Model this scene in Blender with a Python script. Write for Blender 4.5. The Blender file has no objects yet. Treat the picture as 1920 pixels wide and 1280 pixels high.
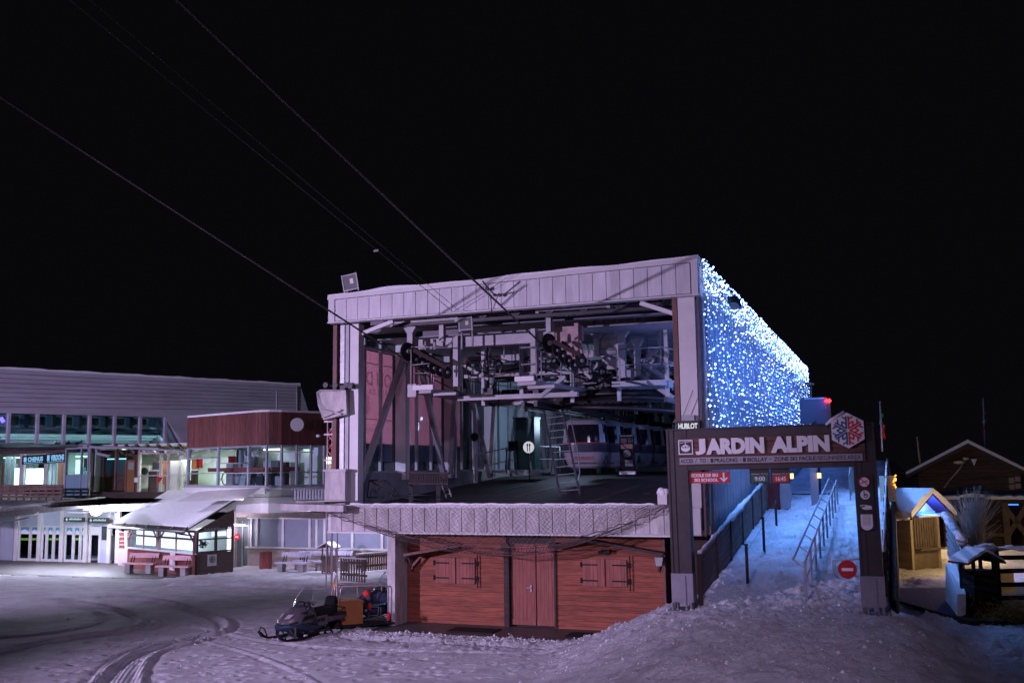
import bpy, math, random
import numpy as np
from mathutils import Vector, Matrix
random.seed(7); rs = np.random.RandomState(11)
D2R = math.radians
scene = bpy.context.scene
COL = scene.collection

# ------------------------------------------------------------------ camera
CH, CF, PITCH, ROLL = 4.7, 1900.0, D2R(7.05), D2R(0.73)
_F = Vector((0, math.cos(PITCH), math.sin(PITCH))); _U0 = Vector((0, -math.sin(PITCH), math.cos(PITCH))); _R0 = Vector((1, 0, 0))
_R = _R0*math.cos(ROLL) - _U0*math.sin(ROLL); _U = _R0*math.sin(ROLL) + _U0*math.cos(ROLL)
CO = Vector((0, 0, CH))
cam = bpy.data.cameras.new('camera'); camo = bpy.data.objects.new('camera', cam); COL.objects.link(camo)
camo.matrix_world = Matrix(((_R.x, _U.x, -_F.x, 0), (_R.y, _U.y, -_F.y, 0), (_R.z, _U.z, -_F.z, CH), (0, 0, 0, 1)))
cam.sensor_width = 36; cam.lens = CF/1920*36; cam.clip_end = 2000; cam.clip_start = 0.1
scene.camera = camo

# ------------------------------------------------------------------ world + render settings
w = bpy.data.worlds.new('World'); scene.world = w; w.use_nodes = True
nt = w.node_tree; nt.nodes.clear()
wo = nt.nodes.new('ShaderNodeOutputWorld'); bg = nt.nodes.new('ShaderNodeBackground')
bg.inputs[0].default_value = (0.50, 0.50, 0.72, 1); bg.inputs[1].default_value = 0.0046
nt.links.new(bg.outputs[0], wo.inputs[0])
scene.view_settings.view_transform = 'Standard'; scene.view_settings.look = 'None'
scene.view_settings.exposure = 0; scene.view_settings.gamma = 1
try:
    scene.cycles.use_denoising = True
    scene.cycles.max_bounces = 5; scene.cycles.diffuse_bounces = 3; scene.cycles.glossy_bounces = 3
    scene.cycles.transparent_max_bounces = 12; scene.cycles.sample_clamp_indirect = 2.0
    scene.cycles.use_light_tree = True
except Exception: pass

def spot(name, loc, target, power, color, angle, blend=0.6, size=0.3):
    l = bpy.data.lights.new(name, 'SPOT'); l.energy = power; l.color = color; l.spot_size = D2R(angle); l.spot_blend = blend; l.shadow_soft_size = size
    o = bpy.data.objects.new(name, l); COL.objects.link(o); o.location = loc
    o.rotation_euler = (Vector(target)-Vector(loc)).to_track_quat('-Z', 'Y').to_euler(); return o
def area(name, loc, target, power, color, sx, sy):
    l = bpy.data.lights.new(name, 'AREA'); l.energy = power; l.color = color; l.shape = 'RECTANGLE'; l.size = sx; l.size_y = sy
    o = bpy.data.objects.new(name, l); COL.objects.link(o); o.location = loc
    o.rotation_euler = (Vector(target)-Vector(loc)).to_track_quat('-Z', 'Y').to_euler(); return o
def point(name, loc, power, color, size=0.15):
    l = bpy.data.lights.new(name, 'POINT'); l.energy = power; l.color = color; l.shadow_soft_size = size
    o = bpy.data.objects.new(name, l); COL.objects.link(o); o.location = loc; return o
# piste floodlight off to the left (mauve sodium/LED mix) and a weak one behind the photographer
spot('piste_floodlight_station', (-27, 9, 7.0), (-.5, 31, 5.8), 36000, (0.74, 0.57, 1.0), 40, 0.8, 0.3)
spot('piste_floodlight_village', (-38, 14, 8), (-19, 53, 3.0), 52000, (0.72, 0.58, 1.0), 50, 0.8, 0.4)
spot('piste_floodlight_slope', (-2.5, 4, 12), (-1.0, 23, 0), 8200, (0.77, 0.59, 1.0), 62, 1.0, 0.3)

# ------------------------------------------------------------------ pixel -> plane helpers (true planes of the place)
def ray(px, py): return _F + _R*((px-960)/CF) + _U*((640-py)/CF)
def atY(px, py, Y): d = ray(px, py); return CO + d*(Y/d.y)
def atZ(px, py, Z): d = ray(px, py); return CO + d*((Z-CH)/d.z)
class Fr:
    """local frame: x along the facade (to the right), y away from the camera, z up"""
    def __init__(s, o, deg, M=None):
        s.M = M if M is not None else Matrix.Translation(Vector(o)) @ Matrix.Rotation(D2R(deg), 4, 'Z')
        s.I = s.M.inverted()
    def hit(s, px, py, ax, c):
        o = s.I @ CO; d = s.I.to_3x3() @ ray(px, py); t = (c-o[ax])/d[ax]; return o + d*t
    def uz(s, px, py, v=0): h = s.hit(px, py, 1, v); return h.x, h.z
    def vz(s, px, py, u=0): h = s.hit(px, py, 0, u); return h.y, h.z
    def uv(s, px, py, z=0): h = s.hit(px, py, 2, z); return h.x, h.y
    def P(s, u, v, z): return s.M @ Vector((u, v, z))
WORLD = Fr((0, 0, 0), 0)
p0 = atY(960, 945, 30)
S = Fr((p0.x, p0.y, 0), -20.6)           # station frame, z = world height

# ------------------------------------------------------------------ materials
def mat(name, col, rough=0.7, metal=0.0, noise=0.0, nscale=3.0, bump=0.0, bscale=20.0, emit=None, estr=0.0, wood=None, alpha=None, wave=None, spec=None, col2=None, isl=(.78, 1.12)):
    m = bpy.data.materials.new(name); m.use_nodes = True; n = m.node_tree; b = n.nodes['Principled BSDF']
    b.inputs['Base Color'].default_value = (*col, 1); b.inputs['Roughness'].default_value = rough; b.inputs['Metallic'].default_value = metal
    if spec is not None: b.inputs['Specular IOR Level'].default_value = spec
    tc = n.nodes.new('ShaderNodeTexCoord'); mp = n.nodes.new('ShaderNodeMapping'); n.links.new(tc.outputs['Object'], mp.inputs[0])
    if wood:   # wood = plank axis grain stretch vector
        mp.inputs['Scale'].default_value = wood
    if noise or wood or col2:
        t = n.nodes.new('ShaderNodeTexNoise'); t.inputs['Scale'].default_value = nscale; t.inputs['Detail'].default_value = 6; t.inputs['Roughness'].default_value = 0.65
        n.links.new(mp.outputs[0], t.inputs['Vector'])
        r = n.nodes.new('ShaderNodeValToRGB'); n.links.new(t.outputs['Fac'], r.inputs[0])
        c2 = col2 or tuple(c*(1-noise) for c in col); c1 = col if col2 else tuple(min(1, c*(1+noise*0.5)) for c in col)
        r.color_ramp.elements[0].position = 0.32; r.color_ramp.elements[1].position = 0.68
        r.color_ramp.elements[0].color = (*c2, 1); r.color_ramp.elements[1].color = (*c1, 1)
        if wood:
            ge = n.nodes.new('ShaderNodeNewGeometry'); mr = n.nodes.new('ShaderNodeMapRange'); mr.inputs[3].default_value = isl[0]; mr.inputs[4].default_value = isl[1]
            n.links.new(ge.outputs['Random Per Island'], mr.inputs[0]); vm = n.nodes.new('ShaderNodeVectorMath'); vm.operation = 'SCALE'
            n.links.new(r.outputs[0], vm.inputs[0]); n.links.new(mr.outputs[0], vm.inputs['Scale']); n.links.new(vm.outputs[0], b.inputs['Base Color'])
        else: n.links.new(r.outputs[0], b.inputs['Base Color'])
    if bump:
        t2 = n.nodes.new('ShaderNodeTexNoise'); t2.inputs['Scale'].default_value = bscale; t2.inputs['Detail'].default_value = 5
        n.links.new(mp.outputs[0], t2.inputs['Vector'])
        bp = n.nodes.new('ShaderNodeBump'); bp.inputs['Strength'].default_value = bump; bp.inputs['Distance'].default_value = 0.03
        n.links.new(t2.outputs['Fac'], bp.inputs['Height']); n.links.new(bp.outputs[0], b.inputs['Normal'])
    if emit:
        b.inputs['Emission Color'].default_value = (*emit, 1); b.inputs['Emission Strength'].default_value = estr
    if alpha is not None:
        b.inputs['Alpha'].default_value = alpha
    return m
def glassmat(name, tint=(0.8, 0.9, 0.95), fac=0.12, rough=0.03):
    m = bpy.data.materials.new(name); m.use_nodes = True; n = m.node_tree; n.nodes.clear()
    o = n.nodes.new('ShaderNodeOutputMaterial'); t = n.nodes.new('ShaderNodeBsdfTransparent'); g = n.nodes.new('ShaderNodeBsdfGlossy'); x = n.nodes.new('ShaderNodeMixShader')
    fr = n.nodes.new('ShaderNodeLayerWeight'); fr.inputs[0].default_value = .35
    pw = n.nodes.new('ShaderNodeMath'); pw.operation = 'POWER'; pw.inputs[1].default_value = 4.0
    ad = n.nodes.new('ShaderNodeMath'); ad.operation = 'ADD'; ad.inputs[1].default_value = fac; ad.use_clamp = True
    t.inputs[0].default_value = (*tint, 1); g.inputs['Roughness'].default_value = rough; g.inputs[0].default_value = (.8, .85, .9, 1)
    n.links.new(fr.outputs['Facing'], pw.inputs[0]); n.links.new(pw.outputs[0], ad.inputs[0]); n.links.new(ad.outputs[0], x.inputs[0]); n.links.new(t.outputs[0], x.inputs[1]); n.links.new(g.outputs[0], x.inputs[2]); n.links.new(x.outputs[0], o.inputs[0])
    return m
def emis(name, col, s, sampled=True):
    m = bpy.data.materials.new(name); m.use_nodes = True; n = m.node_tree; n.nodes.clear()
    o = n.nodes.new('ShaderNodeOutputMaterial'); e = n.nodes.new('ShaderNodeEmission'); e.inputs[0].default_value = (*col, 1); e.inputs[1].default_value = s
    n.links.new(e.outputs[0], o.inputs[0])
    if not sampled:
        try: m.cycles.emission_sampling = 'NONE'
        except Exception: pass
    return m
M = {}
M['white'] = mat('white_metal', (.62, .60, .60), .45, .0, .12, 1.2)
M['white2'] = mat('white_cladding', (.62, .60, .63), .5, 0, .26, 1.6, .10, 5, wood=(2.2, 2.2, .35), isl=(.92, 1.03))
M['whitedirty'] = mat('dirty_white', (.52, .49, .48), .6, 0, .40, 2.0, wood=(1.8, 1.8, .6), isl=(.90, 1.04))
M['steel'] = mat('galvanised_steel', (.30, .30, .31), .45, .6, .25, 5)
M['greysteel'] = mat('grey_painted_steel', (.34, .34, .36), .5, .1, .2, 3)
M['beam'] = mat('painted_beam', (.34, .32, .34), .5, .05, .25, 1.5)
M['bluegrey'] = mat('pale_grey_panel', (.33, .35, .40), .6, 0, .15, 1.0)
M['darksteel'] = mat('dark_greased_steel', (.035, .033, .036), .5, .4, .3, 6)
M['black'] = mat('black_rubber', (.012, .012, .013), .75, spec=.25)
M['ladder'] = mat('blue_grey_ladder_steel', (.10, .11, .14), .5, .3, .2, 4)
M['brownred'] = mat('oxide_red_paint', (.16, .07, .06), .6, 0, .3, 3)
M['hutwood'] = mat('larch_boards', (.30, .078, .040), .7, 0, .50, 3.0, .35, 30, wood=(.6, .6, 6))
M['doorwood'] = mat('pine_door_boards', (.30, .092, .068), .7, 0, .35, 3.0, .25, 30, wood=(6, 6, .5))
M['darkwood'] = mat('dark_stained_wood', (.050, .030, .026), .75, 0, .5, 3.0, .3, 25, wood=(.7, .7, 5))
M['gatewood'] = mat('gate_boards', (.14, .060, .048), .7, 0, .6, 3.0, .3, 25, wood=(.7, .7, 7))
M['gatesteel'] = mat('brown_gate_steel', (.040, .030, .034), .5, .2, .3, 4)
M['redwood'] = mat('red_brown_cladding', (.26, .060, .055), .75, 0, .5, 2.5, .2, 25, wood=(7, 7, .6))
M['chaletwood'] = mat('old_chalet_wood', (.075, .046, .034), .8, 0, .5, 2.0, .3, 20, wood=(.7, .7, 5))
M['palewood'] = mat('pale_booth_boards', (.46, .37, .25), .7, 0, .25, 2.0, .2, 20, wood=(.7, .7, 5))
M['fencewood'] = mat('weathered_fence_boards', (.19, .125, .105), .8, 0, .5, 2.0, .3, 20)
M['fencewood2'] = mat('green_brown_fence', (.15, .10, .05), .8, 0, .5, 2.0, .3, 20)
M['snow'] = mat('packed_snow_cap', (.80, .80, .84), .8, 0, .08, 4, .8, 14)
M['snowblue'] = M['snow']
M['asphalt'] = mat('wet_asphalt', (.10, .085, .085), .55, 0, .4, 2.0, .3, 60)
M['concrete'] = mat('concrete', (.30, .28, .28), .8, 0, .25, 2, .2, 30)
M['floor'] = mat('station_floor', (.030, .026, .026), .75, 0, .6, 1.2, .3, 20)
M['ceil'] = mat('grey_ceiling_sheet', (.24, .24, .28), .6, .1, .2, 1)
M['glass'] = glassmat('window_glass', (.80, .90, .92), .05)
M['darkglass'] = mat('dark_cabin_glass', (.010, .011, .015), .08, 0)
M['greyroof'] = mat('grey_sheet_cladding', (.48, .46, .54), .55, .1, .25, .5, .15, 3, wood=(.5, .5, 2.5), isl=(1, 1))
def translucent(name, col, t=.5):
    m = mat(name, col, .7, 0, .10, .8); n = m.node_tree; b = n.nodes['Principled BSDF']; o = n.nodes['Material Output']
    tr = n.nodes.new('ShaderNodeBsdfTranslucent'); tr.inputs[0].default_value = (*col, 1); x = n.nodes.new('ShaderNodeMixShader'); x.inputs[0].default_value = t
    n.links.new(b.outputs[0], x.inputs[1]); n.links.new(tr.outputs[0], x.inputs[2]); n.links.new(x.outputs[0], o.inputs[0]); return m
M['banner'] = translucent('red_banner', (.95, .60, .66), .88)
M['bannerpale'] = translucent('banner_pale_print', (1.0, .85, .88), .5)
M['blindpane'] = translucent('pale_blue_pane', (.50, .60, .66), .5)

M['cabwhite'] = mat('cabin_white', (.27, .26, .29), .3)
M['cabnavy'] = mat('cabin_navy', (.022, .025, .050), .35)
M['red'] = mat('sign_red', (.42, .008, .014), .5)
M['redcab'] = mat('stripe_red', (.50, .03, .04), .4)
M['letter'] = mat('letter_white', (.72, .70, .72), .5)
M['letterred'] = mat('letter_dark_red', (.30, .02, .03), .5)
M['signblack'] = mat('sign_black', (.012, .012, .015), .5)
M['signgrey'] = mat('sign_grey_strip', (.30, .28, .31), .5)
M['signgreen'] = mat('sign_green', (.015, .095, .055), .5)
M['emblue'] = mat('emblem_blue', (.010, .09, .20), .5)
M['emred'] = mat('emblem_red', (.55, .012, .03), .5)
M['footgrey'] = mat('gate_foot_steel', (.24, .23, .27), .5, .3, .15, 3)
M['lit_white'] = emis('cool_tube_light', (.86, 1.0, .96), 5.0)
M['orange'] = mat('orange_box', (.42, .15, .04), .6, 0, .15, 3)
M['darkhood'] = mat('hood_mauve_grey', (.10, .082, .095), .35, 0, .2, 3)
M['navyplastic'] = mat('navy_plastic', (.018, .032, .06), .4)
M['plexi'] = glassmat('plexi', (.80, .80, .85), .06, .1)
M['cable'] = mat('steel_cable', (.10, .085, .08), .6, .3)
M['skin'] = mat('tree_twig', (.42, .37, .32), .9)
M['yellowgr'] = mat('yellow_straw', (.24, .17, .03), .9, 0, .6, 8)
M['teal'] = mat('teal_case', (.05, .19, .20), .5)
M['tealbox'] = mat('green_cabinet', (.03, .10, .10), .45)

# ------------------------------------------------------------------ mesh builder
SPLIT = {'side_panel', 'side_wall', 'thin_rail', 'idler_wheel', 'ski_rack', 'drive_gear', 'diagonal_brace', 'corner_post', 'mullion', 'window_post', 'wall_post', 'knee_brace', 'diagonal_beam', 'door_post', 'lobby_post', 'lobby_window', 'inner_post', 'inner_furniture', 'tube_light',
         'machine_box', 'dark_fixture', 'rafter', 'inner_beam', 'mast', 'chord', 'side_rail', 'rung', 'floor_strip', 'fitting', 'porch_post', 'snow_lump', 'damper', 'toe_board', 'support_beam', 'blue_bag', 'red_bag',
         'bay_frame', 'window', 'lit_panel', 'small_floodlight', 'red_lamp', 'lit_blind', 'side_frame', 'hinge', 'picket', 'leg', 'skid', 'rib', 'shackle', 'edge_board', 'roof_beam', 'inner_frame', 'back_strut', 'headlight', 'side_vent', 'door', 'edge_trim', 'room_frame', 'glass_box_frame', 'joint'}
class MB:
    def __init__(s): s.v = []; s.f = []; s.m = []; s.sm = []
    def add(s, vs, fs, mi=0, smooth=False):
        k = len(s.v); s.v += [tuple(v) for v in vs]
        for f in fs: s.f.append(tuple(i+k for i in f)); s.m.append(mi); s.sm.append(smooth)
        return s
    def box(s, fr, x0, x1, y0, y1, z0, z1, mi=0):
        MM = fr.M if isinstance(fr, Fr) else fr
        if x0 > x1: x0, x1 = x1, x0
        if y0 > y1: y0, y1 = y1, y0
        if z0 > z1: z0, z1 = z1, z0
        vs = [MM @ Vector(c) for c in ((x0, y0, z0), (x1, y0, z0), (x1, y1, z0), (x0, y1, z0), (x0, y0, z1), (x1, y0, z1), (x1, y1, z1), (x0, y1, z1))]
        return s.add(vs, ((3, 2, 1, 0), (4, 5, 6, 7), (0, 1, 5, 4), (1, 2, 6, 5), (2, 3, 7, 6), (3, 0, 4, 7)), mi)
    def prism(s, fr, poly, y0, y1, mi=0):      # poly in local x,z ; extruded along y
        MM = fr.M if isinstance(fr, Fr) else fr; n = len(poly)
        ar = sum(poly[i][0]*poly[(i+1) % n][1]-poly[(i+1) % n][0]*poly[i][1] for i in range(n))
        if ar < 0: poly = poly[::-1]
        vs = [MM @ Vector((x, y0, z)) for x, z in poly] + [MM @ Vector((x, y1, z)) for x, z in poly]
        fs = [tuple(range(n)), tuple(range(2*n-1, n-1, -1))] + [(i+n, (i+1) % n+n, (i+1) % n, i) for i in range(n)]
        return s.add(vs, fs, mi)
    def prismx(s, fr, poly, x0, x1, mi=0):     # poly in local y,z ; extruded along x
        MM = fr.M if isinstance(fr, Fr) else fr; n = len(poly)
        ar = sum(poly[i][0]*poly[(i+1) % n][1]-poly[(i+1) % n][0]*poly[i][1] for i in range(n))
        if ar > 0: poly = poly[::-1]
        vs = [MM @ Vector((x0, y, z)) for y, z in poly] + [MM @ Vector((x1, y, z)) for y, z in poly]
        fs = [tuple(range(n)), tuple(range(2*n-1, n-1, -1))] + [(i+n, (i+1) % n+n, (i+1) % n, i) for i in range(n)]
        return s.add(vs, fs, mi)
    def beam(s, p, q, wd, ht, mi=0, up=(0, 0, 1)):
        p = Vector(p); q = Vector(q); d = (q-p).normalized(); a = d.cross(Vector(up))
        if a.length < 1e-4: a = d.cross(Vector((0, 1, 0)))
        a.normalize(); b = a.cross(d).normalized(); a *= wd/2; b *= ht/2
        vs = [p-a-b, p+a-b, p+a+b, p-a+b, q-a-b, q+a-b, q+a+b, q-a+b]
        return s.add(vs, ((0, 1, 2, 3), (7, 6, 5, 4), (4, 5, 1, 0), (5, 6, 2, 1), (6, 7, 3, 2), (7, 4, 0, 3)), mi)
    def tube(s, pts, r, n=6, mi=0, close=False):
        pts = [Vector(p) for p in pts]; N = len(pts); rings = []
        prev = None
        for i, p in enumerate(pts):
            if close: t = pts[(i+1) % N]-pts[i-1]
            else: t = pts[min(i+1, N-1)]-pts[max(i-1, 0)]
            t.normalize(); a = prev - t*prev.dot(t) if prev is not None else t.cross(Vector((0, 0, 1)))
            if a.length < 1e-3: a = t.cross(Vector((0, 1, 0)))
            a.normalize(); prev = a; b = t.cross(a)
            rr = r[i] if isinstance(r, (list, tuple)) else r
            rings.append([p+(a*math.cos(2*math.pi*k/n)+b*math.sin(2*math.pi*k/n))*rr for k in range(n)])
        vs = [v for rg in rings for v in rg]; fs = []
        for i in range(N if close else N-1):
            j = (i+1) % N
            for k in range(n): fs.append((i*n+k, i*n+(k+1) % n, j*n+(k+1) % n, j*n+k))
        if not close: fs += [tuple(range(n-1, -1, -1)), tuple((N-1)*n+k for k in range(n))]
        return s.add(vs, fs, mi, True)
    def disc(s, fr, cx, cz, r, y0, y1, n=24, mi=0): # cylinder, axis local y
        return s.prism(fr, [(cx+r*math.cos(2*math.pi*k/n), cz+r*math.sin(2*math.pi*k/n)) for k in range(n)], y0, y1, mi)
    def ring(s, fr, cx, cz, r, rt, y=0, n=28, mi=0, sq=1.0):
        MM = fr.M if isinstance(fr, Fr) else fr
        return s.tube([MM @ Vector((cx+r*sq*math.cos(2*math.pi*k/n), y, cz+r*math.sin(2*math.pi*k/n))) for k in range(n)], rt, 6, mi, True)
    def loft(s, rings, mi=0, caps=True, smooth=True):
        n = len(rings[0]); vs = [v for rg in rings for v in rg]; fs = []
        for i in range(len(rings)-1):
            for k in range(n): fs.append((i*n+k, i*n+(k+1) % n, (i+1)*n+(k+1) % n, (i+1)*n+k))
        s.add(vs, fs, mi, smooth)
        if caps: s.add(rings[0], [tuple(range(n-1, -1, -1))], mi); s.add(rings[-1], [tuple(range(n))], mi)
        return s
    def pieces(s):
        par = list(range(len(s.v)))
        def fd(a):
            while par[a] != a: par[a] = par[par[a]]; a = par[a]
            return a
        for f in s.f:
            r0 = fd(f[0])
            for i in f[1:]: par[fd(i)] = r0
        gr = {}
        for k, f in enumerate(s.f): gr.setdefault(fd(f[0]), []).append(k)
        out = []
        for ks in gr.values():
            m2 = MB(); mp_ = {}
            for k in ks:
                for i in s.f[k]:
                    if i not in mp_: mp_[i] = len(m2.v); m2.v.append(s.v[i])
                m2.f.append(tuple(mp_[i] for i in s.f[k])); m2.m.append(s.m[k]); m2.sm.append(s.sm[k])
            out.append(m2)
        return out
    def build(s, name, mats, parent=None, loc=None, world=True, **tags):
        if name in SPLIT and parent is not None and 'kind' not in tags:
            P_ = s.pieces()
            if 1 < len(P_) <= 40:
                o = None
                for q_ in P_: o = q_.build1(name, mats, parent, loc, world, **tags)
                return o
        return s.build1(name, mats, parent, loc, world, **tags)
    def build1(s, name, mats, parent=None, loc=None, world=True, **tags):
        me = bpy.data.meshes.new(name)
        off = Vector((0, 0, 0))
        if parent is not None and world:
            q = parent
            while q is not None: off += q.location; q = q.parent
        elif loc is not None and world: off = Vector(loc)
        me.from_pydata([(v[0]-off.x, v[1]-off.y, v[2]-off.z) for v in s.v], [], s.f)
        if not isinstance(mats, (list, tuple)): mats = [mats]
        for m_ in mats: me.materials.append(M[m_] if isinstance(m_, str) else m_)
        me.polygons.foreach_set('material_index', s.m); me.polygons.foreach_set('use_smooth', s.sm); me.update()
        o = bpy.data.objects.new(name, me); COL.objects.link(o)
        if parent is not None: o.parent = parent
        elif loc is not None: o.location = loc
        for k, v in tags.items(): o[k] = v
        return o
def thing(name, label, cat, loc=(0, 0, 0), rz=0, group=None):
    o = bpy.data.objects.new(name, None); COL.objects.link(o); o.location = loc; o.rotation_euler = (0, 0, rz); o.empty_display_size = .3
    o['label'] = label; o['category'] = cat
    if group: o['group'] = group
    return o
def copy_tree(o, parent=None):
    c = o.copy(); COL.objects.link(c); c.parent = parent
    for ch in list(o.children): copy_tree(ch, c)
    return c
_tc = {}
def text_geo(s, bold=0.0):
    if (s, bold) in _tc: return _tc[(s, bold)]
    cu = bpy.data.curves.new('lettering', 'FONT'); cu.body = s; cu.offset = bold; cu.resolution_u = 3; cu.fill_mode = 'FRONT'
    o = bpy.data.objects.new('lettering', cu); COL.objects.link(o)
    bpy.context.view_layer.update()
    dg = bpy.context.evaluated_depsgraph_get(); me = o.evaluated_get(dg).to_mesh()
    vs = [(v.co.x, v.co.y) for v in me.vertices]; fs = [tuple(p.vertices) for p in me.polygons]
    o.evaluated_get(dg).to_mesh_clear(); bpy.data.objects.remove(o); bpy.data.curves.remove(cu)
    _tc[(s, bold)] = (vs, fs); return vs, fs
def text(mb, s, fr, x0, x1, z0, z1, y, mi=0, bold=0.0, thick=0.0, mirror=False, skew=0.0):
    """letters filling the box x0..x1, z0..z1 in the local plane y (front towards -y)"""
    MM = fr.M if isinstance(fr, Fr) else fr
    vs, fs = text_geo(s, bold)
    if not vs: return mb
    ax = min(v[0] for v in vs); bx = max(v[0] for v in vs); az = min(v[1] for v in vs); bz = max(v[1] for v in vs)
    def T(v, yy):
        t = (v[0]-ax)/(bx-ax); t = 1-t if mirror else t
        x = x0+t*(x1-x0); return MM @ Vector((x, yy, z0+(v[1]-az)/(bz-az)*(z1-z0)+skew*(x-x0)))
    mb.add([T(v, y) for v in vs], fs, mi)
    if thick:
        from collections import Counter
        ed = {}
        for f in fs:
            for i in range(len(f)):
                e = (f[i], f[(i+1) % len(f)]); k = tuple(sorted(e)); ed.setdefault(k, []).append(e)
        b = [e[0] for e in ed.values() if len(e) == 1]
        V = []; Fc = []
        for a_, c_ in b:
            k = len(V); V += [T(vs[a_], y), T(vs[c_], y), T(vs[c_], y+thick), T(vs[a_], y+thick)]; Fc.append((k, k+1, k+2, k+3))
        mb.add(V, Fc, mi)
    return mb

# ================================================================== GROUND
def smooth(a, b, x):
    t = np.clip((x-a)/(b-a), 0, 1); return t*t*(3-2*t)
class VN:   # value noise
    def __init__(s, seed, n=256): r = np.random.RandomState(seed); s.g = r.rand(n, n); s.n = n
    def __call__(s, x, y):
        xi = np.floor(x).astype(int); yi = np.floor(y).astype(int); fx = x-xi; fy = y-yi
        fx = fx*fx*(3-2*fx); fy = fy*fy*(3-2*fy); n = s.n
        a = s.g[xi % n, yi % n]; b = s.g[(xi+1) % n, yi % n]; c = s.g[xi % n, (yi+1) % n]; d = s.g[(xi+1) % n, (yi+1) % n]
        return (a*(1-fx)+b*fx)*(1-fy)+(c*(1-fx)+d*fx)*fy
vn1, vn2, vn3 = VN(1), VN(2), VN(3)
_c, _s = math.cos(D2R(-20.6)), math.sin(D2R(-20.6))
def to_uv(x, y):
    dx = x-p0.x; dy = y-p0.y
    return dx*_c+dy*_s, -dx*_s+dy*_c
def base_h(x, y):
    x = np.asarray(x, float); y = np.asarray(y, float)
    u, v = to_uv(x, y)
    h = np.zeros_like(x)
    h = h - 0.36*smooth(-4.5, -14, u)*smooth(2, 14, v)
    # rise towards the photographer
    h = h + 2.6*(np.clip((20-y)/20, 0, 3))**2
    # mound in front of the gate
    mound = 1.32*smooth(1.6, 6.2, u - 0.25*np.clip(-v-3, 0, 8))*smooth(-16, -3.2, v)
    right = smooth(10.3, 12.3, u + .25*np.clip(-v-3, 0, 20)*0 + 1.6*smooth(-2.8, -1.5, v))
    mound = mound*(1-right) + right*0.55*smooth(-18, -6, v)
    # ramp beside the station
    inramp = smooth(5.3, 5.9, u)*(1-smooth(10.22, 10.38, u))
    ramp = 1.32 + 0.112*np.clip(v+2.6, 0, 17.0) + 0.09*np.clip(v-14.4, 0, 17)
    hm = np.where(v > -2.6, ramp, mound)
    k = smooth(-3.4, -2.2, v)*inramp
    h = h + mound*(1-k) + hm*k - 0
    under = (u < 5.5) & (v > -0.4)
    h = np.where(under, h-mound*smooth(-0.4, 0.9, v), h)
    return h
def poly_d(x, y, pts):
    """signed-ish distance and nearest param to a polyline"""
    best = np.full(x.shape, 1e9); sg = np.zeros(x.shape)
    for (ax, ay), (bx, by) in zip(pts[:-1], pts[1:]):
        dx, dy = bx-ax, by-ay; L = dx*dx+dy*dy
        t = np.clip(((x-ax)*dx+(y-ay)*dy)/L, 0, 1); ex = x-(ax+t*dx); ey = y-(ay+t*dy); d = np.hypot(ex, ey)
        s_ = np.sign(dx*ey-dy*ex); m_ = d < best; best = np.where(m_, d, best); sg = np.where(m_, s_, sg)
    return best, sg
def curve_px(pts, sub=6):
    P = [atZ(a, b, 0.0) for a, b in pts]; P = [(p.x, p.y) for p in P]; out = []
    for i in range(len(P)-1):
        p_ = [P[max(i-1, 0)], P[i], P[i+1], P[min(i+2, len(P)-1)]]
        for k in range(sub):
            t = k/sub
            out.append(tuple(0.5*((2*p_[1][j])+(-p_[0][j]+p_[2][j])*t+(2*p_[0][j]-5*p_[1][j]+4*p_[2][j]-p_[3][j])*t*t+(-p_[0][j]+3*p_[1][j]-3*p_[2][j]+p_[3][j])*t**3) for j in (0, 1)))
    out.append(P[-1]); return out
berms = [([(330, 1084), (420, 1082), (520, 1086), (620, 1092), (735, 1100)], .11, .28), ([(420, 1100), (560, 1101), (735, 1110)], .05, .2),
         ([(200, 1117), (257, 1120), (317, 1128), (377, 1146), (410, 1157), (428, 1170), (415, 1184), (353, 1196), (283, 1213), (230, 1235), (180, 1275), (150, 1330)], .085, .13),
         ([(100, 1120), (200, 1137), (247, 1150), (266, 1165), (235, 1181), (143, 1192), (0, 1219), (-100, 1240)], .065, .12),
         ([(60, 1135), (160, 1140), (195, 1158), (165, 1173), (100, 1185), (0, 1195)], .035, .09),
         ([(250, 1148), (290, 1160), (298, 1172), (280, 1180)], .03, .09),
         ([(340, 1175), (400, 1178), (450, 1192), (560, 1208), (700, 1216), (900, 1221), (1150, 1226)], .03, .11),
         ([(262, 1330), (264, 1275), (275, 1240), (300, 1220), (345, 1208), (390, 1196)], .05, .10),
         ([(380, 1200), (470, 1225), (560, 1260), (620, 1300)], .025, .08)]
gx = np.concatenate([np.linspace(-140, -40, 26), np.linspace(-39, -16, 70), np.arange(-15.9, 14.5, 0.062), np.arange(14.6, 20, .14), np.linspace(20.2, 40, 50), np.linspace(42, 140, 25)])
gy = np.concatenate([np.linspace(-30, 15, 46), np.linspace(15.3, 17.9, 14), np.arange(18, 33.5, 0.062), np.arange(33.6, 50, 0.17), np.linspace(50.5, 90, 60), np.linspace(93, 260, 30)])
X, Y = np.meshgrid(gx, gy)
Z = base_h(X, Y)
gu, gv = to_uv(X, Y)
near = smooth(60, 40, Y)
crs = curve_px([(0, 1300), (0, 1218), (150, 1196), (300, 1190), (420, 1180), (430, 1165), (377, 1146), (300, 1128), (150, 1118), (0, 1118)])
rough = (vn1(X*1.3, Y*1.3)-.5)*.05 + (vn2(X*4, Y*4)-.5)*.04 + (vn3(X*8, Y*8)-.5)*.04 + (vn1(X*12+7, Y*12)-.5)*.05
lump = np.clip(vn2(X*6+9, Y*6+3)*.6+.8*vn3(X*13, Y*13)-.92, 0, 1)*.34
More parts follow.
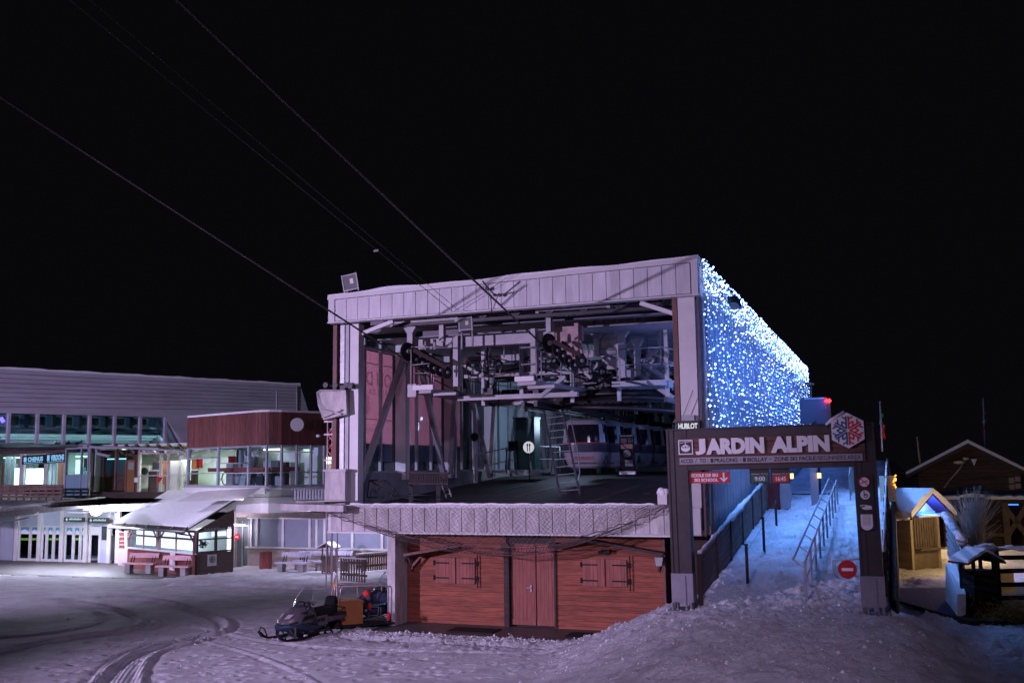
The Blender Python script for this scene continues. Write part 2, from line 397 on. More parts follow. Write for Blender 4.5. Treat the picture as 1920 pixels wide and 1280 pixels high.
rk = smooth(3.0, 6.0, gu)*.9 + smooth(-6.5, -4.0, gu)*smooth(-3.5, -2.2, gv)*smooth(-.2, -1.4, gv)*1.0
rk = np.clip(rk, 0, 1)
groom = 1-np.clip(smooth(-7, -4, gu)+smooth(-1, 4, gv), 0, 1)
Z = Z + rough*(.14+1.05*rk+.35*smooth(2, 8, gv)) + lump*(rk*.9+.10+.45*smooth(9.5, 12, gv)*smooth(-2, -10, gu)*smooth(17, 14.5, gv))
for pts, hh, ww in berms:
    c = curve_px(pts); m_ = (Y < 48) & (Y > 12); d, sg = poly_d(X[m_], Y[m_], c)
    add = hh*np.exp(-(d/ww)**2) - hh*.7*np.exp(-((d-ww*1.7)/ww)**2)
    Z[m_] += add*(.7+.6*vn1(X[m_]*2, Y[m_]*2))
# corduroy left by the groomer
cord = curve_px([(190, 1330), (215, 1275), (250, 1235), (300, 1215), (350, 1200)])
m_ = (Y < 34) & (Y > 17); d, sg = poly_d(X[m_], Y[m_], cord)
CA = np.zeros_like(Z); CB = np.zeros_like(Z); CA[m_] = d*sg; CB[m_] = smooth(.70, .62, d)*smooth(33, 29, Y[m_])
m2_ = (Y < 34) & (Y > 17) & (X < -4.5); cord2 = curve_px([(-60, 1262), (60, 1240), (150, 1222), (240, 1210)])
d2, sg2 = poly_d(X[m2_], Y[m2_], cord2); sel = (CB[m2_] < .01); CA[m2_] = np.where(sel, d2*sg2, CA[m2_]); CB[m2_] = np.where(sel, smooth(1.6, 1.4, d2)*.5, CB[m2_])
# blue ramp footprints
Z += np.where((gu > 6) & (gu < 11.5) & (gv > -3), (vn3(X*2.6+5, Y*2.6)-.5)*.07 + (vn2(X*6, Y*6)-.5)*.07 + (vn1(X*12, Y*12)-.5)*.05, 0)
# tyre mark across the mound
tm = curve_px([(1180, 1212), (1260, 1195), (1340, 1190), (1400, 1200), (1500, 1208), (1640, 1206)])
m_ = (Y < 34) & (Y > 12); d, sg = poly_d(X[m_], Y[m_], tm)
Z[m_] += np.where(d < .16, .03*np.sign(np.sin((X[m_]+Y[m_]*.4)*2*math.pi/.28))-.03, 0)
for (fu, fv) in ((5.55, -2.9), (9.95, -2.9)):
    dd_ = np.hypot(gu-fu, (gv-fv)); Z = np.where(dd_ < .75, np.minimum(Z, 1.10+.35*smooth(.45, .75, dd_)), Z)
# boot prints
for k in range(900):
    if k < 520: fx, fy = rs.uniform(-12, 3), rs.uniform(23, 32.5)
    else:
        q_ = S.P(rs.uniform(5.9, 10), rs.uniform(-3.5, 11), 0); fx, fy = q_.x, q_.y
    if k >= 820: q_ = S.P(rs.uniform(3, 10), rs.uniform(-9, -3), 0); fx, fy = q_.x, q_.y
    i0, i1 = np.searchsorted(gy, (fy-.3, fy+.3)); j0, j1 = np.searchsorted(gx, (fx-.3, fx+.3))
    if i1 <= i0 or j1 <= j0: continue
    xx = X[i0:i1, j0:j1]-fx; yy = Y[i0:i1, j0:j1]-fy; a_ = rs.uniform(0, 3.14); p_ = xx*math.cos(a_)+yy*math.sin(a_); q2_ = -xx*math.sin(a_)+yy*math.cos(a_)
    r2 = (p_/.15)**2+(q2_/.07)**2; Z[i0:i1, j0:j1] += -rs.uniform(.02, .05)*np.exp(-r2**2) + .014*np.exp(-((np.sqrt(r2)-1.5)/.45)**2)
# cleared strip and kerb in front of the hut, wheel furrow
Z = np.where((gu > -4.3) & (gu < 3.8) & (gv > -1.15) & (gv < 2.2), np.minimum(Z, -0.03+.04*smooth(-.8, -1.15, gv)), Z)
fu = np.exp(-((gv+2.15)/.22)**2)*smooth(-5, -4, gu)*smooth(3, 1.5, gu); Z -= fu*.13
Z = np.where((gu < -22.4) & (gv > 11.6) & (gv < 19.6), np.minimum(Z, -.62), Z)
ny, nx = X.shape
me = bpy.data.meshes.new('snow_ground')
vs = np.stack([X.ravel(), Y.ravel(), Z.ravel()], 1)
idx = np.arange(ny*nx).reshape(ny, nx)
q = np.stack([idx[:-1, :-1].ravel(), idx[:-1, 1:].ravel(), idx[1:, 1:].ravel(), idx[1:, :-1].ravel()], 1)
me.vertices.add(len(vs)); me.vertices.foreach_set('co', vs.ravel().astype('f'))
me.loops.add(q.size); me.loops.foreach_set('vertex_index', q.ravel().astype('i'))
me.polygons.add(len(q)); me.polygons.foreach_set('loop_start', (np.arange(len(q))*4).astype('i')); me.polygons.foreach_set('loop_total', np.full(len(q), 4, 'i'))
me.polygons.foreach_set('use_smooth', np.ones(len(q), bool)); me.update(calc_edges=True)
ms = bpy.data.materials.new('trodden_snow'); ms.use_nodes = True; n = ms.node_tree; b = n.nodes['Principled BSDF']
b.inputs['Roughness'].default_value = .75
tc = n.nodes.new('ShaderNodeTexCoord')
t1 = n.nodes.new('ShaderNodeTexNoise'); t1.inputs['Scale'].default_value = 1.1; t1.inputs['Detail'].default_value = 8; t1.inputs['Roughness'].default_value = .7
t2 = n.nodes.new('ShaderNodeTexNoise'); t2.inputs['Scale'].default_value = 9; t2.inputs['Detail'].default_value = 8; t2.inputs['Roughness'].default_value = .75
for t in (t1, t2): n.links.new(tc.outputs['Object'], t.inputs['Vector'])
r = n.nodes.new('ShaderNodeValToRGB'); r.color_ramp.elements[0].position = .3; r.color_ramp.elements[1].position = .6
r.color_ramp.elements[0].color = (.50, .46, .50, 1); r.color_ramp.elements[1].color = (.80, .80, .84, 1)
n.links.new(t1.outputs['Fac'], r.inputs[0]); n.links.new(r.outputs[0], b.inputs['Base Color'])
bp = n.nodes.new('ShaderNodeBump'); bp.inputs['Strength'].default_value = .8; bp.inputs['Distance'].default_value = .10
t4 = n.nodes.new('ShaderNodeTexNoise'); t4.inputs['Scale'].default_value = 30; t4.inputs['Detail'].default_value = 6; t4.inputs['Roughness'].default_value = .8; n.links.new(tc.outputs['Object'], t4.inputs['Vector'])
ad4 = n.nodes.new('ShaderNodeMath'); ad4.operation = 'MULTIPLY_ADD'; ad4.inputs[1].default_value = .45; n.links.new(t4.outputs['Fac'], ad4.inputs[0]); n.links.new(t2.outputs['Fac'], ad4.inputs[2])
n.links.new(ad4.outputs[0], bp.inputs['Height']); n.links.new(bp.outputs[0], b.inputs['Normal'])
RM = np.clip(rk+smooth(0, 6, gv)*.7+(gu > 6)*1.0+.8*smooth(-9, -5, gu)*smooth(-6, -3, gv), 0, 1)
for nm_, arr in (('cord_pos', CA), ('cord_mask', CB), ('rough_mask', RM)):
    at_ = me.attributes.new(nm_, 'FLOAT', 'POINT'); at_.data.foreach_set('value', arr.ravel().astype('f'))
a1 = n.nodes.new('ShaderNodeAttribute'); a1.attribute_name = 'cord_pos'; a2 = n.nodes.new('ShaderNodeAttribute'); a2.attribute_name = 'cord_mask'
a5 = n.nodes.new('ShaderNodeAttribute'); a5.attribute_name = 'rough_mask'; m5 = n.nodes.new('ShaderNodeMapRange'); m5.inputs[3].default_value = .30; m5.inputs[4].default_value = .9; n.links.new(a5.outputs['Fac'], m5.inputs[0]); n.links.new(m5.outputs[0], bp.inputs['Strength'])
mu = n.nodes.new('ShaderNodeMath'); mu.operation = 'MULTIPLY'; mu.inputs[1].default_value = 2*math.pi/.105; si = n.nodes.new('ShaderNodeMath'); si.operation = 'SINE'
m3 = n.nodes.new('ShaderNodeMath'); m3.operation = 'MULTIPLY'
n.links.new(a1.outputs['Fac'], mu.inputs[0]); n.links.new(mu.outputs[0], si.inputs[0]); n.links.new(si.outputs[0], m3.inputs[0]); n.links.new(a2.outputs['Fac'], m3.inputs[1])
b2 = n.nodes.new('ShaderNodeBump'); b2.inputs['Strength'].default_value = 1.0; b2.inputs['Distance'].default_value = .009
n.links.new(m3.outputs[0], b2.inputs['Height']); n.links.new(bp.outputs[0], b2.inputs['Normal']); n.links.new(b2.outputs[0], b.inputs['Normal'])
me.materials.append(ms); g = bpy.data.objects.new('snow_ground', me); COL.objects.link(g); g['kind'] = 'structure'
mb = MB()
for k in range(2600):
    t = rs.rand()
    if t < .45: u_, v_ = rs.uniform(-5.5, 3.5), -1.2-abs(rs.normal(0, .45))
    elif t < .75: u_, v_ = rs.uniform(2.5, 11), rs.uniform(-9, -2.4)
    elif t < .85: u_, v_ = rs.uniform(5.9, 10.1), rs.uniform(-2.4, 6)
    else: u_, v_ = rs.uniform(-16, 2), rs.uniform(-8, 6)
    c = S.P(u_, v_, 0); i_ = min(np.searchsorted(gy, c.y), len(gy)-1); j_ = min(np.searchsorted(gx, c.x), len(gx)-1); s_ = rs.gamma(1.6, .007)+.005
    c.z = Z[i_, j_]+s_*.3; d_ = [Vector(rs.normal(0, .25, 3)) for _ in range(6)]
    vs = [c+(Vector(b_)+d_[i])*s_ for i, b_ in enumerate(((1, 0, 0), (0, 1, 0), (-1, 0, 0), (0, -1, 0), (0, 0, .8), (0, 0, -.8)))]
    mb.add(vs, ((0, 1, 4), (1, 2, 4), (2, 3, 4), (3, 0, 4), (1, 0, 5), (2, 1, 5), (3, 2, 5), (0, 3, 5)))
mb.build('snow_crumbs', 'snow', kind='stuff')
def gz(x, y): return float(base_h(np.array([x]), np.array([y]))[0])
mb = MB(); mb.box(S, -4.2, 3.7, -1.1, 2.15, -.2, 0.0); mb.build('pavement', 'asphalt', kind='structure')
mb = MB(); mb.box(S, -60, -22.6, 11.9, 18.55, -.9, -.40); mb.build('forecourt', 'asphalt', kind='structure')
mb = MB(); mb.box(S, -60, -22.45, 11.62, 11.9, -.9, -.34); mb.build('kerb', mat('kerb_stone', (.22, .12, .11), .8, 0, .4, 4), kind='structure')
for u, v in ((-1.0, -.55), (2.55, -.5)):
    mb = MB(); mb.box(S, u-.85, u+.55, v-.02, v+.75, 0.004, .03)
    mb.build('door_mat', 'black', loc=S.P(u, v, 0), label='black rubber doormat on the asphalt ' + ('left of the hut door' if u < 0 else 'right of the hut door'), category='mat', group='doormats before the hut')

# ================================================================== STATION
st = thing('lift_station', 'large white cable car station with open front and panelled eaves on a raised deck', 'lift station', S.P(-.3, 0, 0))
UL, UR, VB = -6.2, 5.66, 36.0
zt = lambda u: 10.24+.022*(u-UL)
# front fascia of separate panels
mb = MB(); n_ = 28
for i in range(n_):
    a = UL+.25+(UR-.45-UL)*i/n_; b_ = UL+.25+(UR-.45-UL)*(i+1)/n_-.018
    mb.prism(S, [(a, 9.39+.01*i/n_*8), (b_, 9.39+.01*i/n_*8), (b_, zt(b_)-.17), (a, zt(a)-.17)], -.03, .03)
mb.prism(S, [(UL, 9.36), (UL+.22, 9.36), (UL+.22, zt(UL)-.12), (UL, zt(UL)-.12)], -.045, .03)
mb.prism(S, [(UR-.18, 9.43), (UR, 9.43), (UR, zt(UR)-.12), (UR-.18, zt(UR)-.12)], -.045, .03)
mb.build('fascia', 'white2', st)
mb = MB(); mb.prism(S, [(UL+.02, 9.38), (UR-.02, 9.45), (UR-.02, zt(UR)-.1), (UL+.02, zt(UL)-.1)], .034, .20)
mb.build('fascia_backing', 'greysteel', st)
mb = MB(); mb.prism(S, [(UL-.02, 9.33), (UR+.02, 9.40), (UR+.02, 9.435), (UL-.02, 9.365)], -.07, .25)
mb.prism(S, [(UL-.02, zt(UL)-.15), (UR+.02, zt(UR)-.15), (UR+.02, zt(UR)-.02), (UL-.02, zt(UL)-.02)], -.075, .3)
mb.build('fascia_trim', 'white', st)
mb = MB()
P_ = []
N = 60
for i in range(N+1):
    u = UL-.02+(UR-UL+.04)*i/N; P_.append((u, zt(u)+.03+.02*math.sin(u*1.3)+.012*math.sin(u*3.1+1)+.04*max(0, 1-abs(u+4.2)/1.2)))
mb.prism(S, P_+[(UR+.02, zt(UR)-.017), (UL-.02, zt(UL)-.017)], -.05, 3.0)
mb.build('roof_snow', 'snow', st)
mb = MB(); mb.prism(S, [(UL+.03, 9.9), (UR-.03, 9.98), (UR-.03, zt(UR)-.05), (UL+.03, zt(UL)-.05)], 3.002, VB)
mb.prism(S, [(UL+.04, 9.88), (UR-.03, 9.96), (UR-.03, 10.0), (UL+.04, 9.93)], .31, 3.0)
mb.build('roof', 'ceil', st)
# ceiling: corrugated beams across
mb = MB()
for k in range(9):
    v = 2.2+4.1*k
    mb.box(S, UL+.3, UR-.3, v, v+.22, 9.30, 9.87)
    mb.box(S, UL+.3, UR-.3, v-.1, v+.32, 9.26, 9.30)
mb.build('roof_beam', mat('roof_beam_grey', (.13, .13, .16), .6), st, kind='stuff')
mb = MB()  # front truss in the eaves
for k in range(10):
    a = UL+.5+k*1.1; p = S.P(a, 1.1, 9.35); q2 = S.P(a+.55, 1.1, 9.84); r2 = S.P(a+1.1, 1.1, 9.35)
    mb.beam(p, q2, .1, .1); mb.beam(q2, r2, .1, .1)
mb.box(S, UL+.3, UR-.3, 1.0, 1.2, 9.24, 9.34)
mb.build('eaves_truss', 'darksteel', st)
mb = MB(); mb.box(S, UL+.35, UR-.35, 2.6, VB-.1, 9.06, 9.10); mb.build('ceiling', 'ceil', st)
# front columns
def ibeam(mb, fr, u0, u1, v0, v1, z0, z1, t=.03):
    mb.box(fr, u0, u1, v0, v0+t, z0, z1); mb.box(fr, u0, u1, v1-t, v1, z0, z1); uc = (u0+u1)/2; mb.box(fr, uc-t/2, uc+t/2, v0+t, v1-t, z0, z1)
mb = MB(); mb.box(S, -5.56, -5.26, .25, .60, 3.6, 9.3); mb.build('column', 'white', st)
mb = MB(); mb.box(S, 5.02, 5.50, .22, .26, 2.75, 9.4); mb.box(S, 5.02, 5.50, .58, .62, 2.75, 9.4); mb.box(S, 5.22, 5.28, .26, .58, 2.75, 9.4)
mb.build('column', 'white', st)
mb = MB(); mb.box(S, 4.84, 4.98, .3, .5, 3.6, 9.4); mb.build('downpipe', 'brownred', st)
mb = MB(); mb.box(S, -5.95, -5.80, .3, .5, 3.6, 9.3); mb.build('downpipe', 'steel', st)
mb = MB(); mb.box(S, -6.16, -6.02, .2, .5, 3.6, 9.3); mb.build('edge_trim', 'brownred', st)
mb = MB(); mb.box(S, -5.76, -5.64, .3, .42, 3.6, 9.3); mb.build('downpipe', 'greysteel', st)
mb = MB(); mb.box(S, 5.58, 5.63, .10, .30, 2.75, 9.4); mb.build('edge_trim', 'brownred', st)
# knee brackets under the eaves
mb = MB(); mb.beam(S.P(-5.2, .4, 9.0), S.P(-4.1, .4, 9.33), .1, .12); mb.beam(S.P(4.95, .4, 8.95), S.P(3.9, .4, 9.36), .1, .12); mb.build('knee_brace', 'white', st)
# left side wall : columns, mullions, glass, sill
for k in range(8):
    v = 4.15+4.15*k
    if v < VB:
        mb = MB(); mb.box(S, -5.95, -5.55, v, v+.04, 4.3, 9.06); mb.box(S, -5.95, -5.55, v+.30, v+.34, 4.3, 9.06); mb.box(S, -5.78, -5.72, v+.04, v+.30, 4.3, 9.06)
        mb.build('column', 'white', st)
for k in range(9):
    v0 = .65+4.15*k if k else .65; v0 = .65 if k == 0 else 4.15*k+.36; v1 = 4.13+4.15*k
    v1 = min(v1, VB-.05)
    if v0 >= v1: continue
    mb = MB(); mb.box(S, -5.98, -5.96, v0, v1, 4.62, 9.05); w_ = mb.build('glazing', 'glass' if k < 3 else 'blindpane', st)
    mb = MB()
    for t in (.33, .66): mb.box(S, -5.95, -5.85, v0+(v1-v0)*t-.05, v0+(v1-v0)*t+.05, 4.62, 9.05)
    mb.box(S, -5.99, -5.85, v0, v1, 4.54, 4.62); mb.box(S, -5.99, -5.85, v0, v1, 8.72, 8.80)
    mb.build('mullion', 'greysteel', w_)
mb = MB(); mb.box(S, -6.0, -5.7, .62, VB, 3.45, 4.535); mb.build('sill_wall', 'concrete', st)
mb = MB()
for a, b_, za, zb in ((.6, 3.9, 4.3, 8.95), (7.0, 4.7, 4.3, 8.95), (7.5, 8.3, 4.3, 8.9), (11.6, 8.9, 4.3, 8.9), (11.6, 12.5, 4.3, 8.95), (14.8, 16.7, 4.4, 8.9), (19, 17.2, 4.4, 8.9), (19.4, 21, 4.4, 8.9), (24, 25.2, 4.4, 8.9)):
    mb.beam(S.P(-5.35, a, za), S.P(-5.35, b_, zb), .17, .17)
mb.build('diagonal_brace', 'beam', st)
# banners hung outside the glass (seen from behind, so mirrored)
for k, (v0, v1) in enumerate(((.66, 4.12), (4.5, 8.28), (8.7, 12.4))):
    bt = thing('banner', ['red advertising banner hung outside the first bay of glass, its print seen mirrored', 'red banner outside the second bay of station glass', 'narrow red banner outside the third bay of station glass'][k], 'banner', S.P(-6.1, (v0+v1)/2, 4.9), 0, 'banners on the station side')
    mb = MB(); mb.box(S, -6.06, -6.045, v0, v1-.02 if k < 2 else v0+1.6, 5.55, 8.69); mb.build('banner_cloth', 'banner', bt)
    mb = MB(); mb.box(S, -6.06, -6.045, v0, v1-.02 if k < 2 else v0+1.6, 4.95, 5.547); mb.build('banner_hem', mat('banner_base_blue_grey', (.20, .20, .27), .7, 0, .2, 2), bt)
    if k == 0:
        FL = Fr(None, 0, S.M @ Matrix.Translation((-6.03, 0, 0)) @ Matrix.Rotation(D2R(90), 4, 'Z'))
        # local x -> station v ; front towards -y => station +u
        mb = MB()
        text(mb, 'ON DE ZE', FL, .75, 4.0, 7.50, 8.00, -.001, 0, .02, mirror=True)
        text(mb, 'PRITS DE LA NAT', FL, .75, 3.9, 7.22, 7.40, -.001, 0, .01, mirror=True)
        text(mb, 'COURCHEVEL.NOMADE', FL, .9, 3.6, 5.95, 6.08, -.001, 0, .0, mirror=True)
        for zz in (8.25, 6.35):
            mb.box(FL, .7, 4.05, -.0015, -.001, zz, zz+.035)
        mb.build('lettering', 'bannerpale', bt)
# back wall
mb = MB(); mb.box(S, UL+.2, UR-.2, VB, VB+.15, 3.4, 9.9); mb.build('back_wall', 'bluegrey', st)
# right side wall, ribbed panels
mb = MB(); mb.box(S, 5.52, 5.58, .66, VB, 2.75, 10.3)
for k in range(60): mb.box(S, 5.581, 5.60, .7+.59*k, .7+.59*k+.55, 2.75, 10.28)
mb.build('panelled_wall', 'white2', st)
mb = MB(); mb.box(S, 5.602, 5.66, .2, VB, 9.44, zt(UR)-.02); mb.build('side_fascia', 'white', st)
mb = MB(); mb.box(S, 5.601, 5.64, .72, .95, 2.75, 9.4); mb.box(S, 5.601, 5.65, 12.2, 12.35, 2.75, 9.4); mb.box(S, 5.601, 5.65, 1.3, 1.42, 2.75, 9.4); mb.build('wall_post', 'white', st)
for k in range(8):
    v = 4.15+4.15*k; mb = MB(); mb.box(S, 5.15, 5.5, v, v+.04, 4.2, 9.06); mb.box(S, 5.15, 5.5, v+.3, v+.34, 4.2, 9.06); mb.box(S, 5.3, 5.36, v+.04, v+.3, 4.2, 9.06); mb.build('column', 'white', st)
# deck
mb = MB(); nP = 27; dL, dR = -6.17, 5.0
for i in range(nP):
    a = dL+.12+(dR-dL-.2)*i/nP; b_ = dL+.12+(dR-dL-.2)*(i+1)/nP-.028
    bul = .0
    mb.prism(S, [(a, 2.80), (b_, 2.80), (b_, 3.50), (a, 3.50)], -.03-bul, .02)
mb.build('deck_fascia', 'whitedirty', st)
mb = MB(); mb.box(S, dL, 5.5, .024, .2, 2.78, 3.52); mb.box(S, dL, 5.05, -.05, .2, 2.73, 2.778); mb.box(S, dL, 5.05, -.05, .22, 3.522, 3.60); mb.build('deck_edge', 'white', st)
mb = MB(); P_ = [(dL+.8+i*.15, 3.625+.035*rs.rand()) for i in range(65)]
mb.prism(S, P_+[(P_[-1][0], 3.603), (P_[0][0], 3.603)], -.04, .18); mb.build('deck_edge_snow', 'snow', st)
mb = MB(); pr = [(.22, 3.52), (2.0, 3.54), (14.0, 4.28), (VB, 4.30), (VB, 2.9), (.22, 2.9)]
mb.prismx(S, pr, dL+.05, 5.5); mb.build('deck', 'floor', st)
mb = MB()
for uu, vv, ln in ((-1.5, 4.5, 4), (-.2, 5.5, 5.5), (1.6, 3.0, 6), (-3, 6, 4), (2.7, 5.5, 4)):
    zf = lambda v: 3.545+max(0, v-2)*.0617 if v < 14 else 4.29
    p = S.P(uu, vv, zf(vv)); q2 = S.P(uu+.1, vv+ln, zf(vv+ln)); mb.beam(p, q2, .28, .012)
mb.build('floor_strip', mat('worn_rubber_strip', (.085, .05, .04), .7, 0, .5, 4), st)
# pier wall on the left under the deck, rear underside wall
mb = MB(); mb.box(S, -4.08, -3.82, 0.0, 5.5, -.1, 2.72); mb.build('pier', 'whitedirty', st)
mb = MB(); mb.box(S, 4.45, 5.5, .9, 5.5, -.1, 2.72); mb.build('pier', 'darkwood', st)
mb = MB(); mb.box(S, -3.78, 5.5, 5.5, 5.6, -.1, 2.88); mb.build('rear_wall', 'concrete', st)
# parapet box at the left end of the deck
mb = MB(); mb.box(S, -6.22, -5.50, -.12, .95, 3.62, 4.62); mb.box(S, -6.27, -5.45, -.17, 1.0, 4.625, 4.70); mb.build('parapet_box', 'whitedirty', st)

# ---- the boom at the left end carrying the net
mb = MB(); a = S.P(-7.35, -.75, 3.56); b_ = S.P(-5.3, -.45, 3.50); mb.beam(a, b_, .28, .20); mb.beam(S.P(-6.8, -.7, 3.72), S.P(-5.3, -.3, 3.74), .5, .03)
o = mb.build('boom', 'whitedirty', loc=S.P(-6.2, -.5, 3.5), label='short horizontal steel boom sticking out left of the station deck', category='boom')
# ---- safety net
def net_edge(t):   # lower sagging edge, t 0..1 (front plane coordinates)
    pts = [(555, 951), (640, 975), (730, 1000), (820, 1018), (920, 1027), (1010, 1022), (1090, 1006), (1160, 985), (1210, 968), (1250, 950)]
    x = t*(len(pts)-1); i = min(int(x), len(pts)-2); f = x-i
    return pts[i][0]*(1-f)+pts[i+1][0]*f, pts[i][1]*(1-f)+pts[i+1][1]*f
nn, mm = 96, 9
G = []
for i in range(nn+1):
    t = i/nn; px, py = net_edge(t); u, z = S.uz(px, py, -.55)
    col_ = []
    for j in range(mm+1):
        s_ = j/mm; zz = 3.60-(3.60-z)*s_; vv = -.08-.5*math.sin(min(1, s_*1.1)*1.57)*(0.3+.7*math.sin(math.pi*min(max(t, .08), .92)))
        col_.append(S.P(u+.05*math.sin(i*.7+j), vv+.03*math.sin(i*.9), zz+.02*math.sin(i*1.7+j*2)))
    G.append(col_)
mb = MB()
def thin(mb, p, q, r):
    p = Vector(p); q = Vector(q); d = (q-p)
    if d.length < 1e-4: return
    d.normalize(); a = d.cross(Vector((0, 0, 1)));
    if a.length < 1e-3: a = Vector((1, 0, 0))
    a.normalize(); b = d.cross(a)
    vs = [p+a*r, p+(b*.87-a*.5)*r, p+(-b*.87-a*.5)*r, q+a*r, q+(b*.87-a*.5)*r, q+(-b*.87-a*.5)*r]
    mb.add(vs, ((0, 1, 4, 3), (1, 2, 5, 4), (2, 0, 3, 5)))
for i in range(nn):
    for j in range(mm):
        if (i+j) % 1 == 0:
            thin(mb, G[i][j], G[i+1][j+1], .0042); thin(mb, G[i+1][j], G[i][j+1], .0042)
for i in range(nn): thin(mb, G[i][mm], G[i+1][mm], .016)
# loose lower fold hanging behind
G2 = []
for i in range(0, 101):
    t = .16+.66*i/100; px, py = net_edge(t); u, z = S.uz(px, py, -.55); bag = .32*math.sin(math.pi*i/100)
    G2.append([S.P(u, -.55+.12*j, z-.02-bag*(1-(j/4-.6)**2*.9)+.05*j*math.sin(math.pi*i/100)) for j in range(5)])
for i in range(100):
    for j in range(4): thin(mb, G2[i][j], G2[i+1][j], .008); thin(mb, G2[i][j], G2[i][j+1], .008)
    thin(mb, G2[i][4], G2[i+1][4], .01)
mb.build('safety_net', mat('net_cord', (.16, .11, .11), .8), loc=S.P(-.5, -.3, 2.8), label='dark safety net sagging in a long arc along the front edge of the station deck', category='net')

# ================================================================== HUT under the deck
HV = .86
hut = thing('wooden_hut', 'reddish brown plank hut with closed shutters built in under the station deck', 'hut', S.P(.4, HV, 0))
hx = lambda px, py, v=HV: S.uz(px, py, v)
u0 = hx(765, 1100)[0]; uD0 = hx(951, 1100)[0]; uD1 = hx(1040, 1100)[0]; u1 = hx(1245, 1100)[0]
mb = MB()
def planks(mb, fr, ua, ub, v0, v1, z0, z1, h=.145):
    k = int((z1-z0)/h)+1
    for i in range(k):
        a = z0+i*h; b_ = min(a+h-.007, z1)
        if b_ > a: mb.prismx(fr, [(v0, a), (v0+.014, b_), (v1, b_), (v1, a)], ua, ub)
planks(mb, S, u0, uD0-.03, HV, HV+.1, -.05, 2.72)
planks(mb, S, uD1+.03, u1, HV, HV+.1, -.05, 2.72)
mb.build('wall', 'hutwood', hut)
mb = MB(); mb.box(S, u1, u1+.06, HV-.03, HV+2, -.05, 2.72); mb.box(S, u0-.06, u0, HV-.03, HV+.2, -.05, 2.72); mb.build('corner_post', 'brownred', hut)
mb = MB(); mb.box(S, uD0-.02, uD1+.02, HV+.12, HV+.16, 0, 2.72); mb.build('door_surround', 'darkwood', hut)
dw = (uD1-uD0)
dr = MB(); x = uD0+.14
while x < uD0+.60*dw: dr.box(S, x, min(x+.115, uD0+.60*dw), HV+.02, HV+.06, .10, 2.42); x += .12
dr.box(S, uD0+.14, uD0+.60*dw, HV+.0, HV+.018, .06, .22)
dro = dr.build('door', 'doorwood', hut)
mb = MB(); hu, hz = hx(996, 1101); mb.box(S, hu-.02, hu+.02, HV-.02, HV-.001, hz-.12, hz+.08); mb.beam(S.P(hu+.0, HV-.05, hz), S.P(hu-.13, HV-.05, hz), .02, .025); mb.build('handle', 'steel', dro)
dr = MB(); x = uD0+.625*dw
while x < uD1-.02: dr.box(S, x, min(x+.115, uD1-.02), HV+.02, HV+.06, .10, 2.42); x += .12
dr.box(S, uD0+.625*dw, uD1-.02, HV+.0, HV+.018, .06, .22); dr.build('door', 'doorwood', hut)
def shutterpair(px0, px1, py0, py1, bx):
    a, z1 = hx(px0, py0); b_, z0 = hx(px1, py1); mid = a+(b_-a)*.53
    for (xa, xb, side) in ((a, mid-.015, 0), (mid+.015, b_, 1)):
        m2 = MB(); x = xa
        while x < xb-.02: m2.box(S, x, min(x+.105, xb), HV-.055, HV-.02, z0, z1); x += .11
        s_ = m2.build('shutter', 'doorwood', hut)
        m2 = MB()
        for zz in (z0+.16, z1-.16):
            if side == 0: m2.box(S, xa-.06, xa+.45, HV-.065, HV-.057, zz-.02, zz+.02); m2.box(S, xa-.07, xa-.02, HV-.08, HV-.02, zz-.07, zz+.07)
            else: m2.box(S, xb-.42, xb+.08, HV-.065, HV-.057, zz-.02, zz+.02); m2.box(S, xb+.03, xb+.08, HV-.08, HV-.02, zz-.07, zz+.07)
        m2.build('hinge', 'black', s_)
    m2 = MB(); m2.box(S, b_+.10, b_+.13, HV-.11, HV-.08, z0-.1, z1+.12); m2.build('shutter_bar', 'black', hut)
shutterpair(818, 891, 1044, 1094, 0); shutterpair(1093, 1176, 1047, 1100, 0)
# small wall brackets, porch verge boards and a shadow line built as a beam
def px3(px, py, v): u, z = S.uz(px, py, v); return S.P(u, v, z)
mb = MB(); mb.beam(px3(760, 1039, .3), px3(862, 1022, .5), .35, .07); mb.beam(px3(765, 1043, .45), px3(772, 1062, .6), .07, .07); mb.beam(px3(772, 1062, .6), px3(795, 1036, .6), .06, .06); mb.beam(px3(771, 1040, .6), px3(773, 1066, .6), .06, .06)
mb.build('sloping_beam', 'brownred', hut)
mb = MB(); mb.beam(px3(1100, 1012, .5), px3(1246, 1038, .5), .35, .07); mb.beam(px3(1100, 1012, .5), px3(1030, 1024, .5), .35, .07); mb.beam(px3(1243, 1042, .5), px3(1236, 1070, .6), .07, .07)  # first beam follows a shadow line, shade put into dark wood
mb.build('sloping_beam', 'darkwood', hut)
mb = MB(); mb.box(S, uD0-.06, uD0+.1, HV-.12, HV, 0, 2.35); mb.box(S, uD0-.12, uD0+.14, HV-.2, HV-.01, 2.25, 2.42); mb.build('door_post', 'darkwood', hut)
mb = MB(); mb.box(S, uD1+.0, uD1+.06, HV-.06, HV, 0, 2.35); mb.box(S, uD1-.1, uD1+.14, HV-.2, HV-.01, 2.32, 2.48); mb.build('door_post', 'darkwood', hut)
lu, lz = hx(1138, 1033); mb = MB(); mb.box(S, lu-.13, lu+.13, HV-.22, HV, lz-.05, lz+.05); mb.box(S, lu-.2, lu-.1, HV-.25, HV-.1, lz-.06, lz+.02); mb.build('wall_lamp', 'black', hut)
lu, lz = hx(1241, 1050); mb = MB(); mb.prism(S, [(lu-.08, lz-.12), (lu+.08, lz-.12), (lu+.12, lz+.12), (lu-.12, lz+.12)], .45, .65); mb.build('lantern', 'steel', hut)

